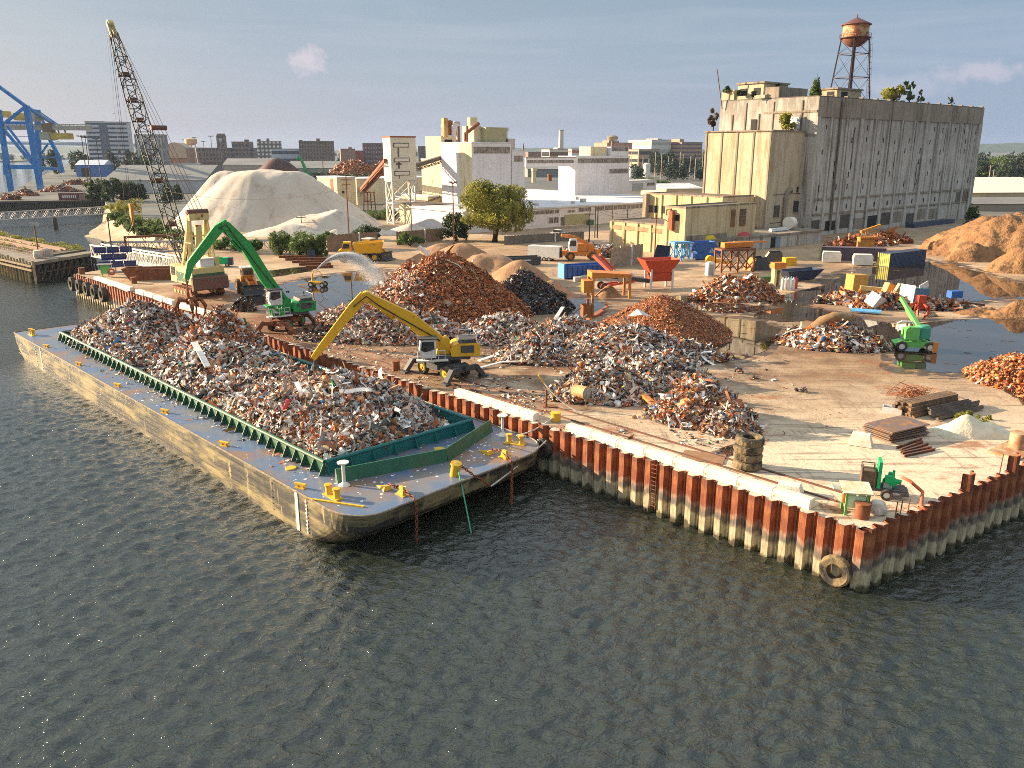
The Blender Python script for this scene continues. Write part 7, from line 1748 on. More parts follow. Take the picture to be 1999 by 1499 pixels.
o = thing('chimney', 'tall square pale chimney above the town', 'chimney', (XT(1095, 290, 1000), 1000, ZD), R(20)); b = MB(); hh = ZT(255, 1000) - ZD; b.add([(-2.6, -2.6, 0), (2.6, -2.6, 0), (2.6, 2.6, 0), (-2.6, 2.6, 0), (-2.0, -2.0, hh), (2.0, -2.0, hh), (2.0, 2.0, hh), (-2.0, 2.0, hh)], [(0, 1, 5, 4), (1, 2, 6, 5), (2, 3, 7, 6), (3, 0, 4, 7), (4, 5, 6, 7)]); b.build('stack', mat('chimney_concrete', (.44, .40, .36), (.38, .34, .3), scale=.2), o)
b = MB(); b.box(0, 0, hh, 4.6, 4.6, .8); b.build('rim', M['trim'], o)
far('civic_block', 'pale civic building at the foot of the chimney', 1064, 1112, 292, 960, mat('pale_stone', (.46, .44, .40)), 24, 20, 2, M['glass'], extra=((.5, .8, 288, 'roof_house'),))
far('striped_block', 'red and white striped office block', 1113, 1160, 291, 900, mat('white_stripe', (.58, .55, .52)), 8, 18, 4, mat('red_stripe', (.42, .10, .07)))
far('tall_block', 'pink and grey block behind the windowed factory block', 1172, 1236, 279, 900, mat('salmon_wall', (.40, .24, .17), (.34, .2, .15), scale=.1), 26, 26, extra=((.2, .6, 274, 'roof_house'),))
far('hospital_block', 'big white block with a blue grey shaded end', 1248, 1313, 273, 920, mat('hospital_white', (.60, .57, .50)), 38, 34, 4, mat('pale_band', (.40, .38, .34)), extra=((.6, .8, 270, 'roof_house'),))
far('hospital_block', 'tan banded block beside the concrete warehouse', 1314, 1376, 278, 930, mat('banded_tan', (.40, .25, .17)), 34, 26, 7, mat('dark_band', (.12, .10, .12)), extra=((.1, .3, 271, 'lift_head'),))
far('low_block', 'low tan block in front of the white hospital block', 1236, 1290, 292, 860, mat('tan_low', (.42, .30, .2)), 28, 20, 3, M['glass'])
SHG = mat('grey_shed_roof', (.17, .17, .165), (.22, .215, .2), scale=.05); SHW = mat('pale_shed_wall', (.42, .42, .42), (.36, .36, .37), scale=.2); SHB = mat('blue_shed_wall', (.07, .17, .42), (.06, .13, .33), scale=.3)
def shed(lab, x0, x1, base, eave, ridge, dep, wm, rm, ang=8, door=None):
 P = G(x0, base); A = R(ang); ux = Vector((math.cos(A), math.sin(A), 0)); w = along(P, ux, x1); he = ZT(eave, P.y) - ZD; o = thing('shed', lab, 'shed', P, A)
 b = MB(); b.box(w / 2, dep / 2, 0, w, dep, he); b.build('walls', wm, o)
 rr = max(1.0, ZT(ridge, P.y + dep * .5) - ZD - he)
 b = MB(); b.add([(-.5, -.5, he), (w + .5, -.5, he), (w + .5, dep / 2, he + rr), (-.5, dep / 2, he + rr), (w + .5, dep + .5, he), (-.5, dep + .5, he)], [(0, 1, 2, 3), (3, 2, 4, 5), (0, 3, 5), (1, 4, 2)]); b.build('roof', rm, o)
 if door: b = MB(); b.box(w * door, -.06, 0, 7, .15, he * .75); b.build('door', M['hole'], o)
 return o
shed('big grey warehouse with low pitched roof behind the crane', 205, 402, 378, 352, 322, 60, SHW, SHG, 6)
shed('bright blue shed with a dark doorway', 150, 205, 345, 322, 312, 30, SHB, mat('blue_white_roof', (.5, .54, .6)), 10, .35)
shed('smaller blue shed behind the bright blue one', 203, 236, 330, 320, 313, 30, SHB, SHB, 10)
shed('long low red shed by the tree line', 290, 388, 334, 324, 318, 20, mat('red_shed', (.30, .06, .05)), SHG, 4)
shed('long grey roofed depot left of the ore heap', 436, 540, 338, 322, 309, 60, mat('tan_depot', (.40, .33, .24)), SHG, 8)
shed('grey roofed depot right of the ore heap', 560, 660, 345, 328, 314, 50, mat('olive_depot', (.26, .26, .2)), SHG, 4)
shed('wide white roofed depot right of the concrete warehouse', 1895, 2090, 390, 376, 346, 70, mat('cream_depot', (.55, .40, .22), (.46, .32, .18), scale=.2), mat('cream_roof', (.66, .62, .52)), 6)
shed('tan walled store just right of the concrete warehouse', 1892, 2060, 412, 398, 385, 22, mat('tan_store', (.33, .27, .2)), SHG, 4)
shed('cream walled warehouse left of the concrete warehouse', 1300, 1372, 388, 368, 358, 40, mat('cream_store', (.6, .46, .25)), M['fr'], 8)
shed('dark roofed sheds under the enclosed bridge', 1030, 1112, 346, 330, 322, 40, mat('dark_store', (.2, .2, .19)), SHG, 6)
o = shed('orange brick shed seen under the enclosed bridge', 1066, 1080, 342, 333, 330, 12, mat('orange_brick', (.46, .17, .06)), SHG, 6)
shed('orange roofed shed right of the roof building', 1302, 1322, 338, 320, 316, 14, mat('orange_shed', (.4, .1, .05)), SHG, 6)
for k, (px, base, top, r) in enumerate(((1232, 346, 325, 3.2), (1240, 346, 324, 3.4), (1262, 345, 318, 4.6))):
 P = G(px, base); b = MB(); h = ZT(top, P.y) - ZD; o = thing('storage_tank', 'white upright storage tank, %s' % ('slim one touching the windowed block', 'slim one second from the windowed block', 'fat one standing apart')[k], 'tank', P, 0, 'white storage tanks')
 b.lathe([(r * P.y / 620 * .55, 0), (r * P.y / 620 * .55, h * .92), (r * P.y / 620 * .3, h), (0, h)], 16); b.build('shell', mat('tank_white', (.66, .63, .56)) if k == 0 else bpy.data.materials['tank_white'], o, smooth='auto')
o = thing('old_water_tower', 'small tan water tower on white legs above the sheds', 'water tower', G(378, 330), .3); yy = G(378, 330).y; h0, h1 = ZT(280, yy) - ZD, ZT(269, yy) - ZD; rr = 11 * yy / FOC
b = MB(); b.lathe([(rr * .5, h0 - 2), (rr, h0), (rr, h1 - 1.5), (0, h1)], 16); b.build('tank', mat('tan_tank', (.5, .34, .18)), o, smooth='auto')
for k in range(4): a = .78 + k * 1.5708; b = MB(); b.beam((rr * 1.25 * math.cos(a), rr * 1.25 * math.sin(a), 0), (rr * .9 * math.cos(a), rr * .9 * math.sin(a), h0 + .5), .7); b.build('leg', wsm, o)
b = MB(); b.tube((0, 0, 0), (0, 0, h0), .8, n=8); b.build('riser_pipe', wsm, o)
# ------------------------------------------------------------ poles
polem = mat('dark_pole', (.06, .05, .045), (.10, .07, .05), scale=2); rustp = mat('rust_pole', (.22, .075, .035), (.15, .05, .028), scale=1.5); pale = mat('pale_pole', (.34, .28, .22))
def pole(lab, px, base, top, r, m, arms=0, lamps=0, cat='pole', group=None, nm='utility_pole'):
 P = G(px, base); h = ZT(top, P.y) - ZD; o = thing(nm, lab, cat, P, rnd.uniform(-.3, .6), group); b = MB(); b.tube((0, 0, 0), (0, 0, h), r, r * .7, 7); b.build('post', m, o)
 if arms: b = MB(); b.box(0, 0, h - .9, 2.6, .16, .18); b.box(0, 0, h - 2.0, 2.2, .16, .16) if arms > 1 else None; b.build('crossarm', m, o)
 for k in range(lamps):
  b = MB(); x = (k - (lamps - 1) / 2) * 1.5 * (r / .25); b.box(x, -.3, h - .1, 1.0 * r / .25, .8 * r / .25, .5 * r / .25); b.beam((0, 0, h - .3), (x, -.2, h), .2); b.build('lamp', m, o)
 return o
for k, (px, base, top) in enumerate(((174, 378, 266), (180, 372, 268), (200, 368, 271), (222, 350, 266), (366, 330, 273), (386, 330, 269), (418, 338, 266), (436, 338, 268), (402, 330, 276))):
 pole('tall dark floodlight mast, %s' % ('left one of the close pair by the inlet', 'right one of the close pair by the inlet', 'thin one before the blue shed', 'one before the white slab tower', 'one left of the old water tower', 'one right of the old water tower', 'one left of the mill tower', 'one crossing the mill tower', 'short one before the mill')[k], px, base, top, .32 if k > 2 else .26, polem, 0, 3, 'floodlight', 'floodlight masts by the port', 'floodlight_mast')
pole('dark floodlight mast in front of the brown apartment tower', 632, 352, 279, .34, polem, 0, 2, 'floodlight', nm='floodlight_mast')
pole('tall rusty pole rising from the container wall', 682, 476, 344, .17, rustp, 2); pole('tall rusty lamp pole left of the large round tree', 886, 476, 356, .17, rustp, 1, 2)
pole('thin dark pole before the salt heap', 590, 458, 418, .12, polem, 1); pole('thin pole under the silo tower', 804, 470, 352, .10, polem)
for k, (px, base, top) in enumerate(((1150, 472, 411), (1161, 464, 403), (1166, 464, 402), (1194, 452, 405), (1224, 448, 404))):
 pole('dark utility pole before the white factory hall, %s' % ('nearest the truck crane', 'left of the close pair', 'right of the close pair', 'fourth from the tree', 'fifth from the tree')[k], px, base, top, .17, polem, 1 if k in (0, 4) else 0, 0, 'pole', 'poles before the factory hall')
pole('rusty utility pole standing before the low cream block', 1278, 496, 418, .17, rustp, 1)
for k in range(13):
 px = (1232, 1244, 1254, 1266, 1278, 1290, 1304, 1312, 1326, 1332, 1346, 1356, 1370)[k]
 pole('thin pale pole among the yards left of the concrete warehouse', px, 342 + k % 3 * 4, 297 + k % 4 * 4, .4, pale, 0, 0, 'pole', 'pale poles in the far yards')
for k, (px, base, top) in enumerate(((1926, 378, 322), (1934, 376, 330), (1972, 384, 358))): pole('pale utility pole right of the warehouse, %s' % ('tall one before the trees', 'shorter one beside it', 'short one before the cream roof')[k], px, base, top, .25, pale, 1)
def wire(lab, a, c, s, r=.035): b = MB(); b.path(sag(a, c, s), r, 4); tag(b.build('overhead_wire', polem), lab, 'wire')
pp = lambda px, base, row: (G(px, base).x, G(px, base).y, ZT(row, G(px, base).y))
wire('upper wire between the poles before the factory hall', pp(1166, 464, 406), pp(1256, 446, 412), 1.2); wire('lower wire between the poles before the factory hall', pp(1166, 464, 412), pp(1256, 446, 416), 1.4)
wire('long thin wire crossing in front of the salt heap', pp(682, 476, 368), (G(330, 440).x, G(330, 440).y, ZT(372, G(330, 440).y)), 2.5, .04)
# ------------------------------------------------------------ port crane, bridge, left piers
blu = mat('port_crane_blue', (.012, .15, .46), (.02, .20, .52), scale=.2, rough=.5, c3=(.12, .3, .5), s3=.15); crb = mat('crane_beam_cream', (.42, .38, .30), (.32, .28, .22), scale=.3); yb_ = mat('crane_yellow', (.55, .40, .08), (.4, .28, .06), scale=.2)
pc0 = G(50, 371); pcr = thing('port_crane', 'tall blue port gantry crane with yellow machinery houses on the far quay', 'port crane', pc0)
def W3(px, row, Y): return Vector((XT(px, row, Y), Y, ZT(row, Y))) - pc0
Y1, Y2 = pc0.y, pc0.y + 55
for (p, q, w_) in (((80, 372, Y1), (51, 206, Y1), 3.4), ((22, 374, Y1), (-3, 214, Y1), 3.0), ((122, 337, Y2), (112, 300, Y2), 2.8), ((112, 300, Y2), (94, 266, Y2), 2.4), ((76, 342, Y2), (73, 214, Y2), 3.4), ((12, 342, Y2), (4, 240, Y2), 2.6)):
 b = MB(); b.beam(W3(*p), W3(*q), w_ * .75); b.build('leg', blu, pcr)
for (p, q, w_) in (((2, 246, Y1), (64, 320, Y1), 1.8), ((14, 246, Y1), (66, 314, Y1), 1.4), ((20, 326, Y1), (76, 326, Y1), 3.0), ((78, 328, Y2), (120, 330, Y2), 2.0), ((94, 280, Y2), (78, 304, Y2), 1.2), ((50, 208, Y1), (12, 238, Y1), 1.8), ((0, 240, Y1), (52, 240, Y1), 2.2), ((76, 308, Y2), (112, 307, Y2), 1.0), ((73, 216, Y2), (88, 245, Y2), 1.8)):
 b = MB(); b.beam(W3(*p), W3(*q), w_ * .75); b.build('brace', blu, pcr)
b = MB(); b.beam(W3(-90, 104, Y1), W3(50, 207, Y1), 1.6); b.beam(W3(50, 207, Y1), W3(106, 243, Y2), 1.4); b.beam(W3(74, 216, Y2), W3(118, 246, Y2), .6); b.build('stay', blu, pcr)
b = MB(); ym = (Y1 + Y2) / 2; b.beam(W3(-80, 248, ym), W3(178, 250, ym), 3.0, 2.6); b.beam(W3(-80, 242, ym), W3(176, 243, ym), .4)
for k in range(32): x = -80 + 8 * k; b.beam(W3(x, 247, ym), W3(x, 242.5, ym), .3)
b.build('main_girder', crb, pcr)
for (x0, x1, r0, r1, m_) in ((-8, 15, 218, 229, yb_), (35, 51, 222, 235, yb_), (61, 76, 221, 237, crb), (106, 137, 261, 272, yb_), (86, 106, 259, 273, crb)):
 a = W3((x0 + x1) / 2, r1, ym); ww = (x1 - x0) * ym / FOC; b = MB(); b.box(a.x, a.y, a.z, ww, 8, (r1 - r0) * ym / FOC); b.build('machinery_house', m_, pcr)
b = MB(); a = W3(96, 258, ym); b.box(a.x, a.y, a.z, 5, 5, 5); b.beam(W3(112, 250, ym), W3(116, 262, ym), .6); b.beam(W3(126, 250, ym), W3(128, 262, ym), .6); b.build('trolley', mat('trolley_brown', (.2, .13, .07)), pcr)
br = thing('suspension_bridge', 'distant grey suspension bridge deck with thin hangers', 'bridge', (0, 1750, 0)); bgm = mat('bridge_blue_grey', (.28, .32, .38))
def B3(px, row): return Vector((XT(px, row, 1750), 0, ZT(row, 1750)))
b = MB(); b.beam(B3(-600, 270), B3(300, 284), 14, 5); b.beam(B3(-600, 266.5), B3(300, 280.5), .8)
b.build('deck', bgm, br); b = MB()
cpts = [B3(-600 + 45 * k, 268 - 150 * ((k - 16) / 16) ** 2 if k < 16 else 268 + k * .6) for k in range(18)]; b.path(cpts, .8, 5); b.build('main_cable', bgm, br)
b = MB()
for k in range(36):
 px = -560 + 20 * k; f = (px + 600) / 45; row = 268 - 150 * ((f - 16) / 16) ** 2; b.tube(B3(px, row), B3(px, 272), .22, n=4)
b.build('hanger', bgm, br)
A_, B_ = G(-160, 397), G(205, 392); b = MB(); d = (B_ - A_); n_ = 110
for k in range(n_):
 p = A_ + d * (k / n_); b.box(p.x, p.y - .35, -2, d.length / n_ * .55, .7, ZD + 1.9)
b.beam(A_ + Vector((0, -.4, .1)), B_ + Vector((0, -.4, .1)), 1.2, .7)
tag(b.build('far_bulkhead', mat('dark_timber_bulkhead', (.055, .045, .035), (.09, .075, .055), scale=.4)), 'dark timber bulkhead across the inlet below the port yard', 'bulkhead')
b = MB()
o = thing('wagon', 'faded red freight box with white lettering on the port yard', 'freight box', G(141, 391), R(1))
b.box(0, 0, 0, 10, 3, 3.2); b.build('body', mat('maroon_box', (.16, .05, .05), (.11, .04, .04), scale=.5), o)
b = MB()
for k in range(7): b.box(-3 + k * .9, -1.52, 1.1, .5, .05, 1.2)
b.build('lettering', white, o)
o = thing('wagon', 'pale pink weathered freight box right of the maroon one', 'freight box', G(180, 391), R(1)); b = MB(); b.box(0, 0, 0, 9.5, 3, 2.8); b.build('body', mat('pink_box', (.36, .22, .2), (.22, .1, .09), scale=.6), o)
for k, q in enumerate(((52, 382, 372, 24, .6), (118, 374, 362, 40, .5), (150, 360, 352, 30, .5), (20, 390, 380, 20, .6))):
 heap_thing('scrap_heap', 'far dark scrap row on the port yard, %s' % ('between the legs of the blue crane', 'behind the maroon freight box', 'before the blue shed', 'nearest the frame edge')[k], 'scrap heap', Heap([hm_(*q)], ZD, 1.5, .2), [(400, (.5, 1.5), 'rust', None, {}), (300, (.5, 1.4), 'black', None, {})], seed=71 + k, st=1.2)
# ------------------------------------------------------------ left timber pier, gangways
tim = mat('old_timber', (.26, .20, .12), (.16, .12, .075), scale=1.5, c3=(.08, .06, .04), s3=2.5, rough=.9); timd = mat('black_wet_timber', (.045, .038, .03), (.08, .065, .05), scale=1.5)
tA, tB, tC = G(64, 512, 4.2), G(-160, 462, 4.2), G(190, 492, 4.2)
tp = thing('timber_pier', 'old timber pier with cream piles and overgrown deck across the inlet', 'pier', (0, 0, 0))
tW = (tC - tA); tL = (tB - tA)
b = MB(); q = [tA, tC, tC + tL, tB]; b.prism([(p.x, p.y) for p in q], 3.6, 4.2); b.build('deck', mat('pier_deck', (.22, .19, .15), (.14, .11, .08), scale=.5), tp)
b = MB(); n = 46
for k in range(n):
 p = tA + tL * (k / n); b.tube((p.x, p.y, -2), (p.x, p.y, 4.3 + rnd.uniform(-.1, .3)), .24, n=6)
b.build('fender_piles', mat('cream_piles', (.46, .36, .18), (.30, .22, .11), scale=1.5), tp)  # fender piles in mottled cream and brown
b = MB(); nl = tL.normalized(); nw = Vector((nl.y, -nl.x, 0)); nw = nw if nw.y < 0 else -nw
for z in (3.4, 2.6): b.beam(tA + nw * .35 + Vector((0, 0, z - 4.2)), tB + nw * .35 + Vector((0, 0, z - 4.2)), .3, .35)
b.build('waler', tim, tp)
b = MB()
for k in range(22):
 p = tA + tW * (k / 21)
 for j in range(3): qx = p + tL * (.02 + j * .05); b.tube((qx.x, qx.y, -2), (qx.x, qx.y, 3.6), .24, n=6)
 if k % 2 == 0 and k < 20: a = tA + tW * (k / 21); c = tA + tW * ((k + 2) / 21); b.beam((a.x, a.y, .4), (c.x, c.y, 3.3), .25); b.beam((a.x, a.y, 2.0), (c.x, c.y, 2.0), .25)
b.build('trestle_piles', timd, tp)
b = MB();
for f0, f1, z in ((.30, .97, .02), ):
 q = [tA + tW * f0 + tL * .06, tA + tW * f1 + tL * .06, tA + tW * f1 + tL, tA + tW * f0 + tL]; b.prism([(p.x, p.y) for p in q], 4.21, 4.5)
b.build('earth_fill', mat('pier_earth', (.075, .06, .035), (.12, .09, .05), scale=.5, bump=.6, bs=2), tp)
for f in (.46, .54, .66, .74):
 b = MB(); a = tA + tW * f + tL * .10; c = tA + tW * f + tL; b.beam(a + Vector((0, 0, .55)), c + Vector((0, 0, .55)), .45, .35); b.build('rail_beam', mat('pier_rail', (.32, .19, .12), (.22, .12, .08), scale=1) if f == .46 else bpy.data.materials['pier_rail'], tp)
b = MB(); a, c = tA + tW * .26 + tL * .03, tA + tW * .26 + tL
for k in range(60): p = a.lerp(c, k / 60); b.tube(p, p + Vector((0, 0, 1.5)), .04, n=4)
for z in (.2, .8, 1.5): b.beam(a + Vector((0, 0, z)), c + Vector((0, 0, z)), .06)
b.build('handrail', mat('brown_handrail', (.20, .11, .08)), tp)
g = np.random.default_rng(5); bl = []
for k in range(90):
 f, e = g.choice((.36, .60, .86, .93, .97)) + g.normal() * .02, g.uniform(.08, .95); p = tA + tW * f + tL * e; s = g.uniform(.5, 1.1); bl.append((p.x, p.y, 4.6, s * 1.3, s * 1.3, s * .7))
v, f, c = leaves(bl, 9000, .28, g); o = arr_mesh('weeds', v, [f], LF['olive'], col=c, parent=tp); o['kind'] = 'stuff'
P = tA + tW * .30 + tL * .10; o = thing('floodlight_mast', 'short red floodlight post on the timber pier', 'floodlight', P, .2); b = MB(); b.tube((0, 0, 0), (0, 0, 6.2), .14, n=6); b.build('post', rustp, o); b = MB(); b.box(-.4, 0, 6.0, .7, .5, .7); b.box(.5, 0, 6.0, .7, .5, .7); b.build('lamp', M['galv'], o)
for dx, lab, m in ((.0, 'cream drum beside the pier floodlight', M['conc']), (1.8, 'grey box beside the pier floodlight', M['galv'])):
 b = MB(); b.lathe([(.8, 0), (.9, 1.0), (.75, 1.6), (0, 1.65)], 12) if dx == 0 else b.box(0, 0, 0, 1.5, 1.1, 1.6); o = b.build('pier_drum' if dx == 0 else 'pier_cabinet', m); o.location = tA + tW * .2 + tL * .055 + nl * 0 + tW.normalized() * dx * 1.4; tag(o, lab, 'drum' if dx == 0 else 'cabinet')
def gangway(lab, A, B_, w, h, m, dm=None):
 A, B_ = Vector(A), Vector(B_); o = thing('gangway', lab, 'gangway', A); d = B_ - A; L_ = d.length; o.rotation_euler = (0, -math.atan2(d.z, math.hypot(d.x, d.y)), math.atan2(d.y, d.x))
 b = MB(); b.box(L_ / 2, 0, 0, L_, w, .12); b.build('walkway', dm or M['galv'], o)
 for y in (-w / 2, w / 2):
  b = MB(); b.beam((0, y, .1), (L_, y, .1), .24); b.beam((0, y, h), (L_, y, h), .26); n = max(6, int(L_ / 1.7))
  for k in range(n): b.beam((L_ * k / n, y, .1), (L_ * k / n, y, h), .12); b.beam((L_ * k / n, y, .1 if k % 2 else h), (L_ * (k + 1) / n, y, h if k % 2 else .1), .12)
  b.build('truss_side', m, o)
 return o
gw = mat('white_gangway', (.76, .73, .67), (.62, .58, .5), scale=1)
A = G(190, 500, 4.0); e = G(352, 528, 4.2); gangway('bright white truss gangway from the timber pier to the quay', (A.x, A.y, 4.0), (e.x, e.y, 4.1), 2.2, 2.4, gw, gw)
A = G(212, 490, 3.2); e = G(545, 483, 4.2); gangway('long grey truss gangway behind the crane to the green shrubs', (A.x, A.y, 3.0), (e.x, e.y, 3.6), 2.0, 2.2, M['galv'])
A = G(-60, 430, 2.6); e = G(216, 417, 2.6); gangway('thin grey truss gangway across the inlet by the port bulkhead', (A.x, A.y, 2.0), (e.x, e.y, 2.6), 2.0, 2.6, M['galv'])
for px, base, top, lab in ((109, 447, 422, 'cluster of dark mooring piles standing in the inlet'), (202, 492, 470, 'cluster of dark mooring piles beside the white gangway')):
 P = G(px, base, 0); o = thing('mooring_piles', lab, 'dolphin', P); h = ZT(top, P.y)
 for dx in (-.5, .1, .6): b = MB(); b.tube((dx, dx * .4, -2), (dx * .7, 0, h - abs(dx)), .32, n=7); b.build('pile', timd, o)
pole('slim dark pole with a rusty foot behind the solar panels', 222, 518, 420, .14, polem)
P = G(247, 492); b = MB(); b.beam((0, 0, 3.2), (14, 2.5, 3.6), .5); b.beam((0, 0, -2), (0, 0, 3.4), .35); b.beam((12.8, 2.3, -1), (12.8, 2.3, 3.4), .3); o = b.build('rusty_gallows', M['rstl']); o.location = P; tag(o, 'rusty steel gallows frame standing by the sandy spit', 'steel frame')
# ------------------------------------------------------------ small things on the quay
def bollard(lab, P, h=.75, r=.42, m=None):
 b = MB(); b.lathe([(r, 0), (r, h * .9), (r * 1.12, h * .92), (r * 1.12, h), (0, h + .03)], 14); o = b.build('quay_bollard', m or M['rstl'], smooth='auto'); o.location = (P.x, P.y, ZD + .03); tag(o, lab, 'bollard', 'bollards along the quay')
bollard('yellow topped bollard on the quay beside the barge corner', bol_bow, .7, .4, M['byel'])
bollard('round rusty bollard at the near corner of the quay', G(1682, 1010), .95, .44)
bollard('round bollard at the far left corner of the quay', G(160, 535), 1.1, .5)
bollard('dark bollard between pale blocks below the crane', G(262, 553), 1.0, .45); bollard('dark bollard on the quay beside the hanging grapple', G(383, 606), 1.0, .42); bollard('small dark post beside the yellow excavator stabiliser', G(773, 722), .9, .4)
b = MB(); b.box(0, 0, 0, 4.6, 2.2, .16, R(38)); b.lathe([(.62, .16), (.62, 1.35), (0, 1.37)], 16); o = b.build('quay_bollard', mat('tan_bollard', (.33, .15, .07), (.46, .36, .22), scale=1.5), smooth='auto'); o.location = G(1985, 878); tag(o, 'big rusty bollard on a concrete pad at the right frame edge', 'bollard', 'bollards along the quay')
tyr = mat('muddy_tyre', (.20, .145, .075), (.10, .075, .045), scale=1.5, rough=.9, c3=(.03, .027, .024), s3=1.0, lo3=.5, hi3=.62, bump=.6, bs=6)
tP = G(1458, 912)
for k in range(4):
 b = MB(); b.tyre((0, 0, 0), .98 - .02 * (k % 2), .58, 'Z', .52, 36); o = b.build('tractor_tyre', tyr); o.location = (tP.x + rnd.uniform(-.06, .06), tP.y + rnd.uniform(-.06, .06), ZD + .33 + k * .57); o.rotation_euler = (rnd.uniform(-.03, .03), rnd.uniform(-.03, .03), k)
 tag(o, 'big muddy tyre in the stack on the quay, %s' % ('bottom one', 'second from the bottom', 'third from the bottom', 'top one with its hole in view')[k], 'tyre', 'stacked tyres')
def fender(lab, s, z, r=.9, P0=PC, D=WD, N=WN, w=.5):
 b = MB(); nM = N.to_track_quat('Z', 'Y').to_matrix().to_4x4(); b.tyre((0, 0, 0), r, w, nM, .5, 28); o = b.build('tyre_fender', tyr if r > .7 and N is WN and s < 5 else M['rubber']); p = P0 + D * s + N * (.46 + w * .5); o.location = (p.x, p.y, z); tag(o, lab, 'tyre fender', 'tyre fenders on the quay wall')
fender('worn tyre fender hanging low at the near corner of the sheet pile wall', along(PC, WD, 1652), .95, .98)
fender('dark tyre fender beside the bow of the barge', along(PC, WD, 1073), 2.2, .85)
for k, px in enumerate((148, 162, 177, 192, 208)):
 fender('black tyre fender at the far end of the quay, %s from the far corner' % ('first', 'second', 'third', 'fourth', 'fifth')[k], along(PC, WD, px + 2), 2.3, 1.25, w=.9)
s = along(PC, WD, 1287); b = MB()
for q in (-.22, .22): p = PC + WD * (s + q) + WN * .56; b.tube((p.x, p.y, .5), (p.x, p.y, ZD + .1), .035, n=5)
for k in range(11): p = PC + WD * s + WN * .56; b.tube(p + WD * .22 + Vector((0, 0, .7 + k * .31 - ZD)), p - WD * .22 + Vector((0, 0, .7 + k * .31 - ZD)), .03, n=5)
tag(b.build('wall_ladder', M['rstl']), 'rusty ladder down the sheet pile wall', 'ladder')
def plate(name, lab, cat, P, sx, sy, sz, rz, m, z=0.0, tilt=(0, 0), group=None):
 b = MB(); b.box(0, 0, 0, sx, sy, sz); o = b.build(name, m); o.location = (P.x, P.y, ZD + .02 + z); o.rotation_euler = (tilt[0], tilt[1], rz); tag(o, lab, cat, group); return o
plate('steel_plate', 'flat rusty steel plate lying beside the stack of tyres', 'steel plate', G(1373, 893), 3.0, 1.9, .05, R(-22), mat('flat_rust_plate', (.24, .125, .06), (.30, .17, .09), scale=1.5))
def cblock(lab, P, sx, sy, h, rz):
 b = MB(); x, y = sx / 2, sy / 2; k = .72
 b.add([(-x, -y, 0), (x, -y, 0), (x, y, 0), (-x, y, 0), (-x * k, -y * k, h), (x * k, -y * k, h), (x * k, y * k, h), (-x * k, y * k, h)], [(0, 1, 5, 4), (1, 2, 6, 5), (2, 3, 7, 6), (3, 0, 4, 7), (4, 5, 6, 7), (3, 2, 1, 0)]); o = b.build('concrete_block', M['curb']); o.location = (P.x, P.y, ZD + .04); o.rotation_euler = (0, 0, rz); tag(o, lab, 'concrete block')
cblock('pale concrete block on the quay behind the white curb end', G(1540, 962), 1.75, 1.25, .6, R(-25)); cblock('sloping sided concrete block beside the stack of rusty plates', G(1679, 868), 1.7, 1.1, .85, R(-28))
pm_ = mat('plate_top_steel', (.20, .12, .075), (.12, .11, .12), scale=.8, c3=(.32, .14, .045), s3=1.3, lo3=.52, hi3=.6, rough=.55)
P = G(1745, 848)
for k in range(6):
 plate('steel_plate', 'rusty plate in the stack beside the timber, %s' % ('bottom one', 'second from the bottom', 'third from the bottom', 'fourth from the bottom', 'second from the top', 'top one')[k], 'steel plate', P + Vector((rnd.uniform(-.2, .2), rnd.uniform(-.15, .15), 0)), 4.3, 2.5, .07, R(27 + rnd.uniform(-4, 4)), pm_, .1 + k * .15, (rnd.uniform(-.01, .01), 0), 'stacked steel plates')
for k in range(5):
 b = MB(); L_ = rnd.uniform(2.6, 4.2); b.box(0, 0, .0, L_, .14, .04); b.box(0, 0, .04, L_, .04, .1); b.box(0, 0, .14, L_, .14, .04); o = b.build('steel_beam', M['rail']); p = G(1775 + k * 5, 868 + k * 4.5); o.location = (p.x, p.y, ZD + .02); o.rotation_euler = (0, 0, R(27 + rnd.uniform(-7, 9))); tag(o, 'dark steel beam on the ground in front of the plate stack, %s' % ('nearest the plates', 'second from the plates', 'third from the plates', 'fourth from the plates', 'furthest from the plates')[k], 'steel beam', 'loose beams')
tmb = [mat('rail_timber', (.17, .105, .06), (.10, .065, .042), scale=2, c3=(.26, .15, .07), s3=3, rough=.9), mat('weathered_timber', (.13, .10, .08), (.07, .055, .045), scale=2, rough=.9)]
P0 = G(1812, 800); d = Vector((math.cos(R(29)), math.sin(R(29)), 0)); q = Vector((-d.y, d.x, 0))
rowlab = ('bottom', 'second', 'third', 'top')
for lev in range(4):
 n = 7 - lev
 for k in range(n):
  b = MB(); b.box(0, 0, 0, 6.6 + rnd.uniform(-.5, .5), .27, .25); o = b.build('timber_baulk', tmb[0] if k < 4 else tmb[1]); p = P0 + q * ((k - n / 2) * .31 + .3) + d * rnd.uniform(-.25, .25); o.location = (p.x, p.y, ZD + .03 + lev * .265); o.rotation_euler = (0, 0, R(29) + rnd.uniform(-.012, .012))
  tag(o, 'long brown timber baulk in the %s layer of the timber stack' % rowlab[lev], 'timber', 'timber baulks in the %s layer' % rowlab[lev])
for k in range(7):
 b = MB(); b.box(0, 0, 0, 5.8 + rnd.uniform(-.6, .6), .24, .22); o = b.build('timber_baulk', tmb[1]); p = P0 - q * (1.3 + k * .17) + d * (1.0 + rnd.uniform(-.3, .3)); o.location = (p.x, p.y, ZD + .62 - k * .085); o.rotation_euler = (R(-25), 0, R(29) + rnd.uniform(-.04, .04)); tag(o, 'dark timber slid down the near side of the timber stack', 'timber', 'slid timbers')
b = MB(); g = np.random.default_rng(9); c0 = G(1785, 775)
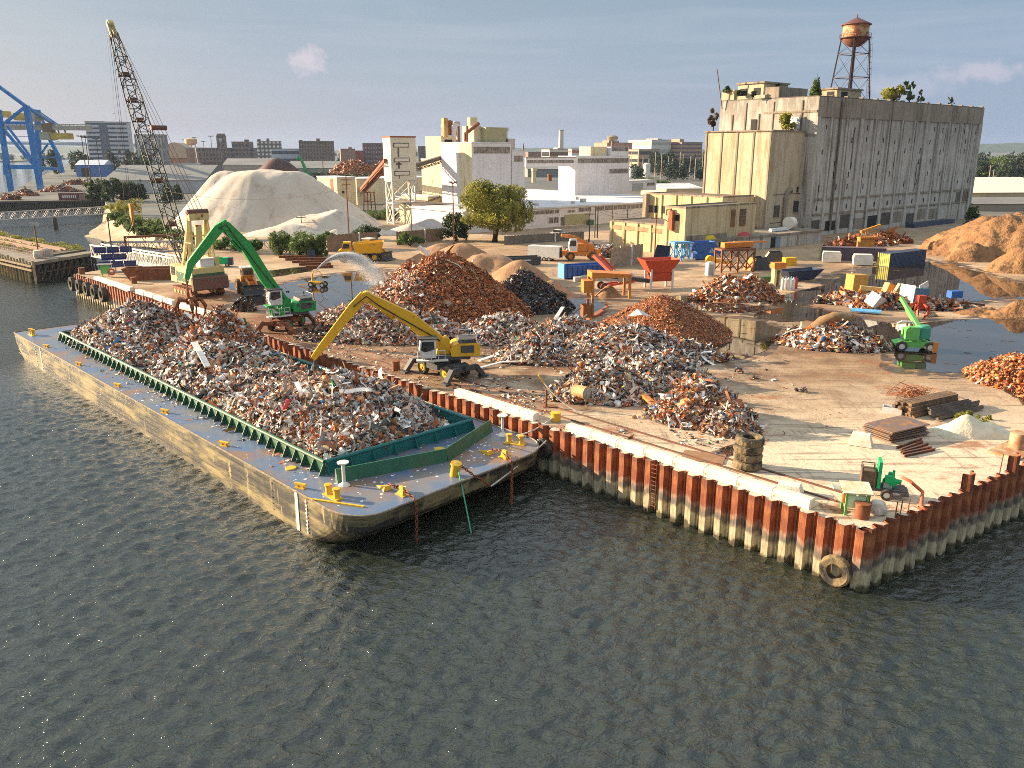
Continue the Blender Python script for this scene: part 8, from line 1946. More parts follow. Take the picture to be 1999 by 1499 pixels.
for k in range(70):
 a = g.uniform(0, 6.28); p = Vector((g.normal() * .9, g.normal() * .5, abs(g.normal()) * .3 + .05)); L_ = g.uniform(.6, 1.5); dv = Vector((math.cos(a), math.sin(a), g.normal() * .25)); b.path([p - dv * L_, p + Vector((0, 0, g.uniform(.05, .5))), p + dv * L_], .025, 4)
o = b.build('rebar_tangle', mat('orange_rebar', (.34, .12, .05), (.24, .08, .03), scale=4)); o.location = (c0.x, c0.y, ZD); tag(o, 'tangle of orange rusty rebar behind the timber stack', 'rebar')
o = thing('metal_trough', 'small white metal trough at the end of the timber stack', 'trough', G(1741, 806), R(-28)); b = MB()
for (x, y, sx, sy) in ((0, -.42, 1.5, .05), (0, .42, 1.5, .05), (-.72, 0, .05, .8), (.72, 0, .05, .8)): b.box(x, y, .002, sx, sy, .55)
b.box(0, 0, .02, 1.4, .8, .04); b.build('tub', M['wht'], o)
g = np.random.default_rng(12); bl = []
for k in range(46):
 p = G(g.choice((1868, 1885, 1905, 1925, 1880, 1925), ) + g.normal() * 9, 832 + g.normal() * 8); hh = float(sandhp.h(np.array([p.x]), np.array([p.y]))[0]); s = g.uniform(.15, .36); bl.append((p.x, p.y, ZD + hh + s * .5, s, s, s * 1.1))
v, f, c = leaves(bl, 7000, .13, g); tag(arr_mesh('weeds', v, [f], LF['olive'], col=c), kind='stuff')
o = thing('pump_trailer', 'green diesel pump trailer with a white wheel at the near corner of the quay', 'pump', G(1722, 968), R(-18))
b = MB(); b.box(0, 0, .5, 2.6, 1.1, .18); b.box(1.2, 0, .35, .5, 1.3, .2); b.box(-1.7, 0, .5, 1.0, .12, .1); b.build('trailer_frame', M['dgrey'], o)
for y in (-.7, .7): wheel(o, .15, y, .36, .22, M['wht'])
b = MB(); b.box(-.35, 0, .68, .2, 1.05, 1.75); b.build('radiator_panel', mat('vivid_green', (.01, .42, .13), (.01, .33, .1), scale=2), o)
b = MB(); b.box(-.95, 0, .75, .9, .9, 1.0)
for x in (-1.35, -.6):
 for y in (-.5, .5): b.beam((x, y, .68), (x, y, 2.0), .06)
b.path([(-1.35, -.5, 2.0), (-.6, -.5, 2.0), (-.6, .5, 2.0), (-1.35, .5, 2.0), (-1.35, -.5, 2.0)], .04, 5); b.build('engine', mat('engine_rust', (.16, .10, .06), (.08, .06, .05), scale=4), o)
b = MB(); b.lathe([(.32, 0), (.42, .2), (.42, .45), (.3, .6), (.16, .7), (.16, .95)], 14, (.35, 0, .7)); b.tube((.3, 0, 1.1), (1.0, -.1, 1.1), .16, n=10); b.tube((.55, .3, .7), (.55, .3, 1.7), .08, n=8); b.box(.25, -.35, 1.1, .5, .3, .45); b.build('pump_body', bpy.data.materials['vivid_green'], o)
b = MB(); b.box(.2, 0, .69, .5, .8, .35); b.build('gearbox', M['galv'], o)
hs_ = mat('orange_hose', (.62, .14, .06), (.5, .1, .04), scale=3)
a = G(1738, 962); c = G(1808, 1000); b = MB(); b.path([(a.x + .6, a.y, ZD + 1.1), (a.x + 1.0, a.y - .3, ZD + .95), (a.x + 1.6, a.y - .9, ZD + .45), (c.x - .2, c.y + .3, ZD + .25), (c.x, c.y, ZD + .1)], .11, 8); tag(b.build('discharge_hose', hs_, smooth=True), 'orange hose from the pump over the quay edge', 'hose')
o = thing('fuel_tank', 'pale green fuel tank on four legs beside the pump trailer', 'tank', G(1666, 1000), R(-10))
for (x, y) in ((-.6, -.5), (.6, -.5), (.6, .5), (-.6, .5)): b = MB(); b.beam((x, y, 0), (x, y, 1.5), .12); b.build('leg', M['lgrn'], o)
b = MB(); b.box(0, 0, .5, 1.05, .95, .75); b.build('tank_shell', mat('bright_pale_green', (.55, .72, .42), (.66, .72, .6), scale=1, rough=.4), o)
b = MB(); b.add([(-.85, -.7, 1.45), (.85, -.7, 1.45), (.85, .7, 1.7), (-.85, .7, 1.7), (-.85, -.7, 1.52), (.85, -.7, 1.52), (.85, .7, 1.77), (-.85, .7, 1.77)], [(3, 2, 1, 0), (4, 5, 6, 7), (0, 1, 5, 4), (1, 2, 6, 5), (2, 3, 7, 6), (3, 0, 4, 7)]); b.box(-1.1, 0, 1.5, .6, .8, .06, M=Matrix.Rotation(R(14), 4, 'Y')); b.build('roof_sheet', mat('cream_sheet', (.66, .62, .5), (.5, .4, .2), scale=2), o)
for x in (-.68, .68): b = MB(); b.tube((x, -.3, .75), (x, -.3, 1.35), .12, n=8); b.build('extinguisher', M['red'], o)
b = MB(); b.lathe([(.42, 0), (.55, .15), (.52, .5), (.4, .75), (.15, .85), (0, .83)], 12); o = b.build('bulk_bag', mat('white_bag', (.64, .60, .54), (.45, .36, .26), scale=3, bump=.5, bs=5), smooth=True); o.location = G(1712, 1002); tag(o, 'lumpy white bulk bag in front of the pump trailer', 'bag')
g = np.random.default_rng(14); cc0 = G(1692, 992); P = np.stack([cc0.x + g.normal(size=60) * .3, cc0.y + g.normal(size=60) * .25, ZD + .15 + g.random(60) * .25], -1); v, f, c = scrap_arrays(P, np.tile([0, 0, 1.0], (60, 1)), (.14, .3), [(.5, .17, .05), (.6, .28, .1)], [1, 1], g, kinds=(.1, .1, .3, .5)); tag(arr_mesh('hose_bundle', v, f, M['scrap'], col=c), 'crumpled bundle of orange webbing between fuel tank and bulk bag', 'webbing', kind='thing')
for k, px in enumerate((1747, 1757, 1772)):
 p = G(px, 1012 - k * 6); b = MB(); b.tube((0, 0, 0), (.03, 0, 1.1 - .1 * k), .035, n=5); o = b.build('steel_stake', M['rstl']); o.location = p; tag(o, 'thin rusty stake at the quay edge by the pump, %s from the corner bollard' % ('first', 'second', 'third')[k], 'stake', 'rusty stakes')
p = G(1950, 930); b = MB(); b.tube((0, 0, 0), (.05, 0, 1.6), .035, n=5); o = b.build('steel_stake', M['rstl']); o.location = p; tag(o, 'single rusty stake on the right hand wall', 'stake')
o = thing('ramp_stand', 'rusty stand with leaning yellow bar and white cable near the barge', 'stand', G(1066, 795), R(10)); b = MB(); b.box(0, 0, 0, .16, .16, 1.6); b.box(.3, 0, 0, 1.2, .5, .06); b.build('post', M['rstl'], o); b = MB(); b.beam((-.7, 0, 2.9), (.7, .1, .9), .12); b.build('yellow_bar', M['byel'], o); b = MB(); b.path(sag((-.2, 0, 2.2), (2.6, -2.2, .03), .4), .05, 5); b.build('cable', rope_m, o)
o = thing('boiler_drum', 'rusty cream drum with a wheel shaped end in front of the white scrap heap', 'drum', G(1137, 785), R(-20)); b = MB(); b.tube((-.7, 0, 1.0), (.5, -.5, 1.0), .58, n=18); b.build('shell', mat('cream_drum', (.58, .40, .19), (.45, .22, .08), scale=2), o); b = MB(); b.tube((.49, -.49, 1.0), (.56, -.52, 1.0), .5, n=18); b.tube((.5, -.5, 1.0), (.62, -.55, 1.0), .16, n=10); b.build('end_plate', M['galv'], o); b = MB(); b.box(.1, .1, 0, 2.6, .3, .35); b.box(-.9, -.2, 0, .3, 1.2, .4); b.build('cradle', M['rstl'], o)
ws = mat('white_sheet_metal', (.66, .65, .62), (.5, .48, .45), scale=2, rough=.4)
def strip(lab, pts, w, z):
 b = MB(); q = [G(x, y) + Vector((0, 0, zz)) for (x, y), zz in zip(pts, z)]
 for a, c in zip(q[:-1], q[1:]): b.beam(a, c, w, .12)
 tag(b.build('sheet_strip', ws), lab, 'metal strip')
strip('long white bent strip lying on the scrap left of the brown mound', [(1052, 690), (1080, 668), (1098, 645)], .45, (1.6, 2.4, 2.9)); strip('long white strip on the ground right of the yellow excavator', [(935, 708), (985, 698), (1030, 690)], .5, (.2, .6, 1.0)); strip('second white strip on the ground right of the yellow excavator', [(930, 722), (980, 712), (1040, 712)], .35, (.1, .3, .4))
def bstrip(lab, pts, w, m=ws):
 b = MB()
 for a, c in zip(pts[:-1], pts[1:]): b.beam(a, c, w, .15)
 tag(b.build('sheet_strip', m), lab, 'metal strip')
bstrip('long white plastic sheet draped on the middle barge heap', [bpos(38.5, 7.6, 6.6), bpos(35.5, 6.8, 6.3), bpos(32.8, 6.3, 5.4)], .55); bstrip('white duct lying on the quay side of the far barge heap', [bpos(56.5, 14.2, 6.2), bpos(52.0, 14.8, 5.2)], .5)
p = G(826, 515); b = MB(); b.beam((p.x - .8, p.y, ZT(482, p.y)), (p.x + 1.4, p.y - .5, ZT(497, p.y)), .9, .7); tag(b.build('white_duct_piece', ws), 'white duct piece on top of the tall rusty heap', 'metal strip')
b = MB(); c0 = G(1245, 690); b.add([(c0.x - 1.3, c0.y, ZD + 4.1), (c0.x + .2, c0.y - .6, ZD + 4.4), (c0.x + 1.4, c0.y + .2, ZD + 4.0), (c0.x + .3, c0.y + .8, ZD + 4.6), (c0.x - .2, c0.y + .2, ZD + 4.9)], [(0, 1, 4), (1, 2, 4), (2, 3, 4), (3, 0, 4)]); tag(b.build('crumpled_sheet', ws), 'crumpled white sheet on top of the wide pale scrap heap', 'metal sheet')
b = MB(); p0, p1 = G(1255, 790), G(1305, 820); b.beam((p0.x, p0.y, ZD + .9), (p1.x, p1.y, ZD + .2), .5, .25); tag(b.build('orange_girder', M['oran']), 'orange girder sticking out between the two near scrap heaps', 'girder')
for k, (px, py, s) in enumerate(((1566, 765, .5), (1475, 741, .4), (1444, 728, .5))):
 g = np.random.default_rng(90 + k); c0 = G(px, py); P = np.stack([c0.x + g.normal(size=26) * s * .4, c0.y + g.normal(size=26) * s * .3, ZD + .1 + g.random(26) * s * .5], -1); v, f, c = scrap_arrays(P, np.tile([0, 0, 1.0], (26, 1)), (.15, .4), *PALS['black'], g); tag(arr_mesh('scrap_lump', v, f, M['scrap'], col=c), 'lone dark scrap lump on the open yard, %s' % ('farthest right', 'middle one', 'nearest the white heap')[k], 'scrap lump', 'scrap lumps on the yard', kind='thing')
o = thing('water_cannon', 'yellow two wheeled water cannon cart spraying by the puddle', 'water cannon', G(620, 560), R(-14)); b = MB(); b.tube((-1.0, 0, .7), (1.0, 0, .7), .3, n=10); b.box(-1.1, 0, .4, .7, .9, .5); b.beam((-1.2, 0, .5), (-3.6, .3, .15), .12); b.build('cart', M['yel'], o)
for x in (-.9, 1.1):
 for y in (-.6, .6): wheel(o, x, y, .45, .25, M['wht'])
P = G(620, 560); nz = Vector((-.35, 0, ZT(527, P.y) - ZD)); b = MB(); b.path([(-.9, 0, .8), (-.8, 0, 2.0), (-.45, 0, nz.z)], [.14, .11, .08], 8); b.path([(.6, 0, .9), (.9, 0, 2.0), (.4, 0, 2.6), (-.1, 0, 2.4)], .06, 5); b.build('nozzle', M['byel'], o)
spm = mat('spray_droplets', (.95, .95, .96), rough=.5, alpha=.34); n0 = P + Vector((-.1, 0, nz.z)); g = np.random.default_rng(3); n = 60000; tt = g.random(n) ** .75; xl = 10.6; ap = ZT(493, P.y) - ZD - nz.z
X_ = n0.x + xl * tt; Zc = n0.z + 4 * ap * tt * (1 - tt) * 1.05 - (nz.z - 1.2) * tt ** 3; spd = .05 + 1.5 * tt ** 1.6
P_ = np.stack([X_ + g.normal(size=n) * spd * .5, P.y + 1.2 * tt + g.normal(size=n) * spd * .7, Zc - np.abs(g.normal(size=n)) * spd * 1.5 + .12 * g.normal(size=n) * spd], -1); P_ = P_[P_[:, 2] > ZD + .1]
q = np.array([(0, 0, 1), (.94, 0, -.33), (-.47, .82, -.33), (-.47, -.82, -.33)]); sz = g.uniform(.02, .055, (len(P_), 1, 1)); V = (P_[:, None, :] + q[None] * sz).reshape(-1, 3); F_ = (np.array([(0, 1, 2), (0, 2, 3), (0, 3, 1), (1, 3, 2)])[None] + (np.arange(len(P_)) * 4)[:, None, None]).reshape(-1, 3)
tag(arr_mesh('water_spray', V, [F_], spm), kind='stuff')
o = thing('solar_array', 'rack of eight blue solar panels at the far end of the quay', 'solar panels', G(226, 533), R(20)); pnl = mat('solar_cells', (.02, .035, .14), (.03, .05, .2), scale=4, rough=.15)
for r_, n in ((0, 3), (1, 2), (2, 3)):
 for k in range(n): b = MB(); b.box((k - (n - 1) / 2) * 2.1 + (.5 if r_ == 0 else 0), r_ * .3, 1.1 + (r_) * 1.25, 2.0, .08, 1.15, M=Matrix.Rotation(R(18), 4, 'X')); b.build('solar_panel', pnl, o)
b = MB(); b.beam((0, .6, 0), (0, .9, 4.6), .25); b.box(0, .6, 0, 4, 1, .3); b.build('rack', M['galv'], o)
o = thing('meter_cabinet', 'pale green cabinet with a grey lid and red life ring beside the solar panels', 'cabinet', G(207, 540), R(10)); b = MB(); b.box(0, 0, .6, 1.3, 1.0, 1.5); b.build('box', M['lgrn'], o); b = MB(); b.box(0, 0, 2.1, 2.3, 1.5, .12); b.build('lid', M['galv'], o); b = MB(); b.tyre((1.2, -.7, .9), .6, .15, 'Y'); b.build('life_ring', M['red'], o)
for x in (-.5, .5): b = MB(); b.beam((x, 0, 0), (x, 0, .6), .12); b.build('leg', M['lgrn'], o)
o = thing('pontoon', 'rusty open pontoon lying on the quay left of the crane', 'pontoon', G(297, 545), R(6)); hopper(o, 0, 0, .02, 3.2, 1.4, 4.4, 1.6, 2.0, M['rstl'], 'tub')
o = thing('generator_set', 'small green generator frame on the far side of the crane', 'generator', G(432, 520), R(8)); b = MB(); b.box(-1.2, 0, .5, 1.5, 1.6, 1.5); b.box(.5, 0, .5, 1.8, 1.5, 1.2); b.build('green_housing', bpy.data.materials['vivid_green'], o); b = MB(); b.box(1.8, 0, .3, .8, 1.5, 1.4); b.build('engine', M['navy'], o)
for x in (-1, 1.2):
 for y in (-.7, .7): wheel(o, x, y, .35, .2, M['wht'])
for k in range(5):
 b = MB(); L_ = 9 - k; b.box(0, 0, 0, L_, .4, .08); b.box(0, 0, .08, L_, .1, .35); b.box(0, 0, .43, L_, .4, .08); p = G(588 + k * 9, 503 + k * 5); o = b.build('steel_beam', M['rstl']); o.location = p; o.rotation_euler = (0, 0, R(7)); tag(o, 'long rusty beam lying before the green shrubs, %s' % ('nearest the shrubs', 'second from the shrubs', 'third from the shrubs', 'fourth from the shrubs', 'nearest the water jet')[k], 'steel beam', 'beams before the shrubs')
plate('blue_cabinet', 'blue grey cabinet in front of the green shrubs', 'cabinet', G(608, 503), 1.5, 1.2, 1.5, R(15), M['navy'])
# ------------------------------------------------------------ yard things on the right
def container(lab, P, ang, L_, m, endm, n=26, w=2.44, h=2.6):
 o = thing('shipping_container', lab, 'container', P, ang); b = MB()
 def corr(a, c, nrm):
  k = max(6, int((c - a).length / .42)); vs = []; d = (c - a) / k
  for i in range(k):
   for f, e in ((0, 0), (.35, 0), (.5, .07), (.85, .07)):
    q = a + d * (i + f) - nrm * e; vs += [(q.x, q.y, .1), (q.x, q.y, h - .1)]
  vs += [(c.x, c.y, .1), (c.x, c.y, h - .1)]; b.add(vs, [(2 * i, 2 * i + 2, 2 * i + 3, 2 * i + 1) for i in range(len(vs) // 2 - 1)])
 V2 = lambda x, y: Vector((x, y, 0)); corr(V2(0, 0), V2(L_, 0), V2(0, -1)); corr(V2(L_, w), V2(0, w), V2(0, 1)); b.box(L_ / 2, w / 2, h - .12, L_, w, .1); b.box(L_ / 2, w / 2, .02, L_, w, .1); b.build('body', m, o)
 b = MB(); corr(V2(0, w - .05), V2(0, .05), V2(-1, 0)); b.box(-.02, .06, 0, .14, .14, h); b.box(-.02, w - .06, 0, .14, .14, h); b.build('end_doors', endm, o); b = MB(); corr(V2(L_, .05), V2(L_, w - .05), V2(1, 0)); b.build('rear_end', m, o)
 return o
yp = mat('lime_corner_post', (.52, .52, .08), (.42, .36, .16), scale=2); mar = mat('maroon_container', (.10, .075, .10), (.14, .09, .10), scale=.6)
cA = G(1601, 507); cBb = G(1714, 521); container('long maroon grey shipping container with lime corner posts', cA, math.atan2(-9, 10.5) * .36, 12.2, mar, yp); container('dark blue shipping container end on beside the two white tanks', G(1735, 522), R(34), 12.2, M['navy'], yp)
for k, (px, py) in enumerate(((1622, 511), (1683, 517))):
 b = MB(); b.side([(-1.7, .1), (1.7, .1), (1.75, 1.6), (1.55, 2.05), (-1.55, 2.05), (-1.75, 1.6)], -1.1, 1.1); o = b.build('white_tank', mat('white_plastic', (.74, .70, .63), (.6, .56, .48), scale=1, rough=.45) if k == 0 else bpy.data.materials['white_plastic']); o.location = G(px, py); o.rotation_euler = (0, 0, R(-15)); tag(o, 'squat white tank before the maroon container, %s' % ('left of the two', 'right of the two next to the blue container')[k], 'tank', 'white tanks by the containers')
o = thing('box_trailer', 'white box trailer with a dark open rear near the dumpster', 'trailer', G(1064, 508), R(-22)); b = MB(); b.box(0, 0, .6, 6.6, 2.4, 2.3); b.build('box', M['wht'], o); b = MB(); b.box(3.32, 0, .8, .06, 1.5, 1.9); b.build('rear_door', M['hole'], o)
for x in (.2, 1.2): wheel(o, x, -1.15, .4, .25, M['wht']); wheel(o, x, 1.15, .4, .25, M['wht'])
o = thing('dumpster', 'dark grey open dumpster with pale markings beside the tan soil ridge', 'dumpster', G(1021, 517), R(14)); hopper(o, 0, 0, .15, 3.2, 1.2, 3.25, 1.25, 1.5, M['dgrey'], 'tub'); b = MB(); b.box(.4, -1.29, .9, 1.5, .04, .25); b.box(-.6, -1.29, .5, .9, .04, .22); b.build('marking', M['wht'], o)
o = thing('roll_off_bin', 'long blue roll off bin behind a row of concrete blocks', 'dumpster', G(1140, 541), R(22)); hopper(o, 0, 0, .2, 4.2, 1.25, 4.25, 1.3, 2.1, M['blu'], 'tub'); b = MB(); b.box(-4.35, 0, .1, .25, 2.5, 2.5); b.build('end_gate', M['ltblu'], o)
for k in range(9): b = MB(); b.box(-3.8 + k * .95, -1.31, .3, .14, .12, 1.9); b.build('rib', M['navy'], o)
for k in range(4): p = G(1128 + k * 15, 549 - k * 3.5); b = MB(); b.box(0, 0, 0, 1.3, .8, .75); o = b.build('concrete_block', M['conc']); o.location = p; o.rotation_euler = (0, 0, R(22 + rnd.uniform(-6, 6))); tag(o, 'grey concrete block before the blue bin, %s' % ('leftmost', 'second from the left', 'third from the left', 'rightmost by the orange frame')[k], 'concrete block', 'blocks before the blue bin')
def sheet_fence(lab, P0, P1, h, m, cat='sheet wall'):
 o = thing('sheet_wall', lab, cat, P0, math.atan2(P1.y - P0.y, P1.x - P0.x)); L_ = (P1 - P0).length; b = MB(); k = int(L_ / .3); vs = []
 for i in range(k + 1): y = .07 * (i % 2); vs += [(L_ * i / k, y, 0), (L_ * i / k, y, h + .12 * math.sin(i * 2.1))]
 b.add(vs, [(2 * i, 2 * i + 2, 2 * i + 3, 2 * i + 1) for i in range(k)]); vs2 = [(x, y + .12, z) for x, y, z in vs]; b.add(vs2, [(2 * i + 1, 2 * i + 3, 2 * i + 2, 2 * i) for i in range(k)]); b.build('corrugated_panel', m, o); b = MB(); b.box(L_ * .62, -.1, 0, .3, .3, h + .2); b.build('post', wsm, o)
tcs = mat('tan_corrugated', (.36, .28, .20), (.28, .21, .14), scale=.8, c3=(.18, .10, .05), s3=1.2)
sheet_fence('leaning tan corrugated wall behind the red conveyor', G(1192, 524), G(1254, 512), 3.6, tcs)
sheet_fence('rusty brown container wall behind the yellow dumper', G(640, 492), G(738, 484), 3.6, mat('brown_corrugated', (.27, .17, .11), (.20, .12, .08), scale=.8)); sheet_fence('brown sheet wall right of the dusty loader', G(775, 478), G(862, 470), 3.0, bpy.data.materials['brown_corrugated']); sheet_fence('grey wire fence along the road under the large tree', G(985, 478), G(1140, 468), 2.0, mat('grey_fence', (.13, .12, .10), (.2, .17, .13), scale=1), 'fence')
def table(lab, P, ang, L_, w, h, m, top, cat='steel frame', nm='trestle_frame'):
 o = thing(nm, lab, cat, P, ang); n = max(2, int(L_ / 2.4))
 for k in range(n + 1):
  for y in (-w / 2, w / 2): b = MB(); b.beam((L_ * k / n - L_ / 2, y, 0), (L_ * k / n - L_ / 2, y, h), .28); b.build('leg', m, o)
 b = MB()
 for k in range(n):
  for y in (-w / 2, w / 2): b.beam((L_ * k / n - L_ / 2, y, .3), (L_ * (k + 1) / n - L_ / 2, y, h - .2), .16); b.beam((L_ * k / n - L_ / 2, y, h - .2), (L_ * (k + 1) / n - L_ / 2, y, .3), .16)
 b.build('cross_brace', m, o); b = MB(); b.box(0, 0, h, L_ + .3, w + .3, .35); b.build('top_frame', top, o); return o
o = table('brown steel trestle with an orange chute on top', G(1432, 530), R(14), 6.4, 2.6, 3.9, M['rstl'], M['rstl']); b = MB(); b.box(.5, .3, 4.4, 6.0, 1.3, .9, R(4)); b.box(3.2, .6, 5.1, 6.2, .5, .25, R(-6)); b.build('chute', M['oran'], o)
table('blue steel frame stand before the low cream block', G(1325, 508), R(16), 3.2, 2.2, 3.4, M['ltblu'], M['ltblu'])
o = thing('blue_machine', 'deep blue machine with a hopper before the loading dock', 'machine', G(1368, 506), R(14)); hopper(o, 0, 0, 1.2, 1.0, .9, 2.4, 1.4, 2.4, M['blu'], 'hopper'); b = MB(); b.box(.3, 0, .2, 4.2, 1.8, 1.0); b.tube((-2.5, -.6, 2.3), (-.6, -.7, 2.3), .5, n=10); b.beam((2.4, .2, 3.2), (4.0, .4, 1.0), 1.2, .8); b.build('housing', M['blu'], o)
b = MB(); b.add([(-1.6, 0, 0), (1.4, 0, .0), (2.0, .6, 3.6), (-.6, .6, 3.9), (-1.6, .2, 0), (1.4, .2, 0), (2.0, .8, 3.6), (-.6, .8, 3.9)], [(0, 1, 2, 3), (7, 6, 5, 4), (0, 4, 5, 1), (1, 5, 6, 2), (2, 6, 7, 3), (3, 7, 4, 0)]); o = b.build('dark_panel', mat('blue_black_panel', (.015, .02, .05))); o.location = G(1288, 518); tag(o, 'big blue black panel leaning behind the red hopper', 'panel')
o = thing('rubbish_skip', 'small orange red scoop bucket lying before the blue black panel', 'bucket', G(1270, 524), R(30)); hopper(o, 0, 0, .3, .7, .6, 1.5, 1.0, 1.6, M['oran'], 'tub')
o = thing('yellow_attachment', 'yellow digger attachment left behind the white toilet cabin', 'attachment', G(1402, 520), R(10)); b = MB(); b.tube((-1.6, 0, 1.3), (-1.6, .8, 1.3), .8, n=12); arm(b, [Vector((-1.4, 0, 1.2)), Vector((.6, 0, .9)), Vector((3.0, 0, .5))], [.9, .7, .5], .3, .8); b.build('body', M['yel'], o)
o = thing('toilet_cabin', 'white portable toilet cabin before the brown trestle', 'toilet cabin', G(1385, 538), R(12)); b = MB(); b.box(0, 0, .05, 1.25, 1.25, 2.1); b.build('cabin', mat('cabin_white', (.70, .68, .62), (.6, .57, .5), scale=1), o); b = MB(); b.lathe([(.85, 2.15), (.6, 2.42), (0, 2.5)], 4, M=Matrix.Rotation(R(45), 4, 'Z')); b.build('roof', bpy.data.materials['cabin_white'], o); b = MB(); b.box(0, -.64, .2, .8, .04, 1.8); b.build('door', M['galv'], o)
for k, (px, py, ang, lab) in enumerate(((1478, 526, 20, 'grey steel bin with one orange side beside the brown trestle'), (1510, 514, -10, 'grey open topped bin beside a small yellow box'))):
 o = thing('steel_bin', lab, 'bin', G(px, py), R(ang), 'grey steel bins'); b = MB(); b.add([(-2.4, -1.2, 0), (2.0, -1.2, 0), (2.0, 1.2, 0), (-2.4, 1.2, 0), (-1.0, -1.0, 2.2), (1.2, -1.0, 2.4), (1.2, 1.0, 2.4), (-1.0, 1.0, 2.2)], [(3, 2, 1, 0), (1, 2, 6, 5), (2, 3, 7, 6), (0, 1, 5, 4)]); b.build('body', M['dgrey'], o); b = MB(); b.add([(-2.41, -1.2, .0), (-2.41, 1.2, .0), (-1.01, 1.0, 2.2), (-1.01, -1.0, 2.2)], [(0, 3, 2, 1)]); b.build('sloping_side', M['oran'] if k == 0 else mat('tan_side', (.42, .32, .22)), o)
plate('yellow_box', 'small yellow box beside the grey open topped bin', 'box', G(1540, 518), 2.2, 1.6, 1.5, R(10), M['yel'])
o = thing('boat_hull', 'dark blue open skip with pointed ends behind the gas bottles', 'skip', G(1560, 546), R(24)); hopper(o, 0, 0, .1, 2.4, .9, 4.0, 1.5, 1.7, M['navy'], 'tub')
plate('green_tank', 'long dark green tank lying behind the brown scrap heap', 'tank', G(1482, 556), 4.4, 1.5, 1.4, R(4), M['dkgrn'])
plate('grey_slab', 'grey concrete slab in front of the dark green tank', 'slab', G(1500, 562), 3.4, 1.0, .8, R(6), M['conc'])
o = thing('tool_cabinet', 'tall cream cabinet with a rusty box on top beside the gas bottles', 'cabinet', G(1513, 562), R(8)); b = MB(); b.box(0, 0, 0, 1.1, 1.2, 3.2); b.build('frame', M['crm'], o); b = MB(); b.box(.2, -.1, 3.2, 2.0, 1.5, .9); b.build('rusty_box', M['oran'], o); b = MB(); b.box(.1, -.62, .3, .5, .04, 2.6); b.build('pane', M['glass'], o)
for k in range(6):
 p = G(1527 + k * 5.2, 566 - (k % 2) * 2); b = MB(); b.lathe([(.26, 0), (.28, .1), (.28, 1.5), (.2, 1.75), (.08, 1.85), (.08, 2.05), (0, 2.05)], 10); o = b.build('gas_bottle', M['red'] if k == 5 else M['wht'], smooth='auto'); o.location = p; tag(o, 'red gas bottle at the right end of the row' if k == 5 else 'white gas bottle in the row beside the cream cabinet, %s from the cabinet' % ('first', 'second', 'third', 'fourth', 'fifth')[k], 'gas bottle', 'gas bottles by the cabinet')
o = thing('broken_shed', 'battered blue and white metal shed on the rubbish heap', 'shed', G(1779, 604), R(28)); b = MB(); b.box(1.6, 1.1, .2, 3.2, 2.2, 2.6, M=Matrix.Rotation(R(6), 4, 'Y')); b.build('blue_walls', mat('blue_corrugated', (.07, .15, .24), (.11, .20, .30), scale=1, stretch=(6, 6, .2)), o); b = MB(); b.box(-.06, 1.1, .1, .1, 2.3, 3.2, M=Matrix.Rotation(R(6), 4, 'Y')); b.box(2.6, .3, 2.6, 1.8, .1, .9, M=Matrix.Rotation(R(-18), 4, 'Y')); b.build('white_wall', ws, o)
bx = lambda lab, px, py, sx, sy, sz, rz, m, tx=0, ty=0, z=0: plate('scrap_box', lab, 'box', G(px, py), sx, sy, sz, R(rz), m, z, (R(tx), R(ty)))
ocb = mat('ochre_box', (.50, .29, .06), (.42, .22, .05), scale=1); bx('big ochre steel box standing on the rubbish heap', 1668, 578, 2.6, 1.8, 2.9, 18, ocb, 0, 3, .4); bx('white box tipped over on the rubbish heap', 1700, 603, 2.0, 1.6, 1.8, 40, ws, 25, 20, .4); bx('orange steel box leaning between cream panels', 1725, 590, 1.4, 1.0, 2.4, 20, M['oran'], 0, 22, .4); bx('cream panel leaning on the rubbish heap', 1742, 594, 1.8, .4, 2.8, 30, M['crm'], 20, 10, .4); bx('long cream duct lying across the rubbish heap', 1706, 584, 4.2, .6, .6, -12, M['crm'], 0, 4, 1.2); bx('blue corrugated sheet lying in front of the rubbish heap', 1690, 612, 3.8, 1.2, .15, -28, M['ltblu'], 8, 0, .3); bx('long dark plank across the right of the rubbish heap', 1850, 600, 9.0, .5, .3, -24, M['rail'], 0, 4, .8); bx('blue crate at the back of the rubbish heap', 1862, 586, 1.8, 1.2, 1.0, 8, M['blu'], 0, 0, .4); bx('teal pole lying at the right of the rubbish heap', 1866, 605, 3.6, .2, .2, -30, M['teal'], 0, 0, .3); bx('yellow sheet leaning on the carpet rubbish heap', 1690, 676, 1.5, .12, 1.2, -20, ocb, -40, 15, .3); bx('orange bar lying on the carpet rubbish heap', 1655, 655, 2.6, .2, .2, -30, M['oran'], 0, 24, 1.2)
o = thing('pallet', 'wooden pallet leaning on the rubbish heap right of the orange grab', 'pallet', G(1818, 618), R(24)); o.rotation_euler = (R(28), 0, R(24)); b = MB()
for k in range(7): b.box(-.9 + k * .3, 0, .14, .2, 1.5, .04)
for y in (-.7, 0, .7): b.box(0, y, 0, 2.0, .12, .14)
b.build('boards', tim, o)
b = MB(); cp = mat('brown_carpet', (.20, .12, .06), (.28, .18, .09), scale=1.5, rough=1.0); q = [(1512, 664, .2), (1545, 668, .5), (1580, 662, 1.2), (1605, 645, 2.6), (1622, 628, 3.3), (1648, 634, 3.0), (1658, 648, 2.0)]; pts = [G(1512, 664), G(1545, 666), G(1578, 668), G(1600, 670), G(1622, 672), G(1646, 672), G(1656, 670)]
b.path([p + Vector((0, -.4, z)) for p, (_, _, z) in zip(pts, q)], [.25, .5, .75, .7, .55, .5, .35], 8); tag(b.build('carpet_roll', cp, smooth=True), 'thick brown carpet roll draped over the rubbish heap', 'carpet')
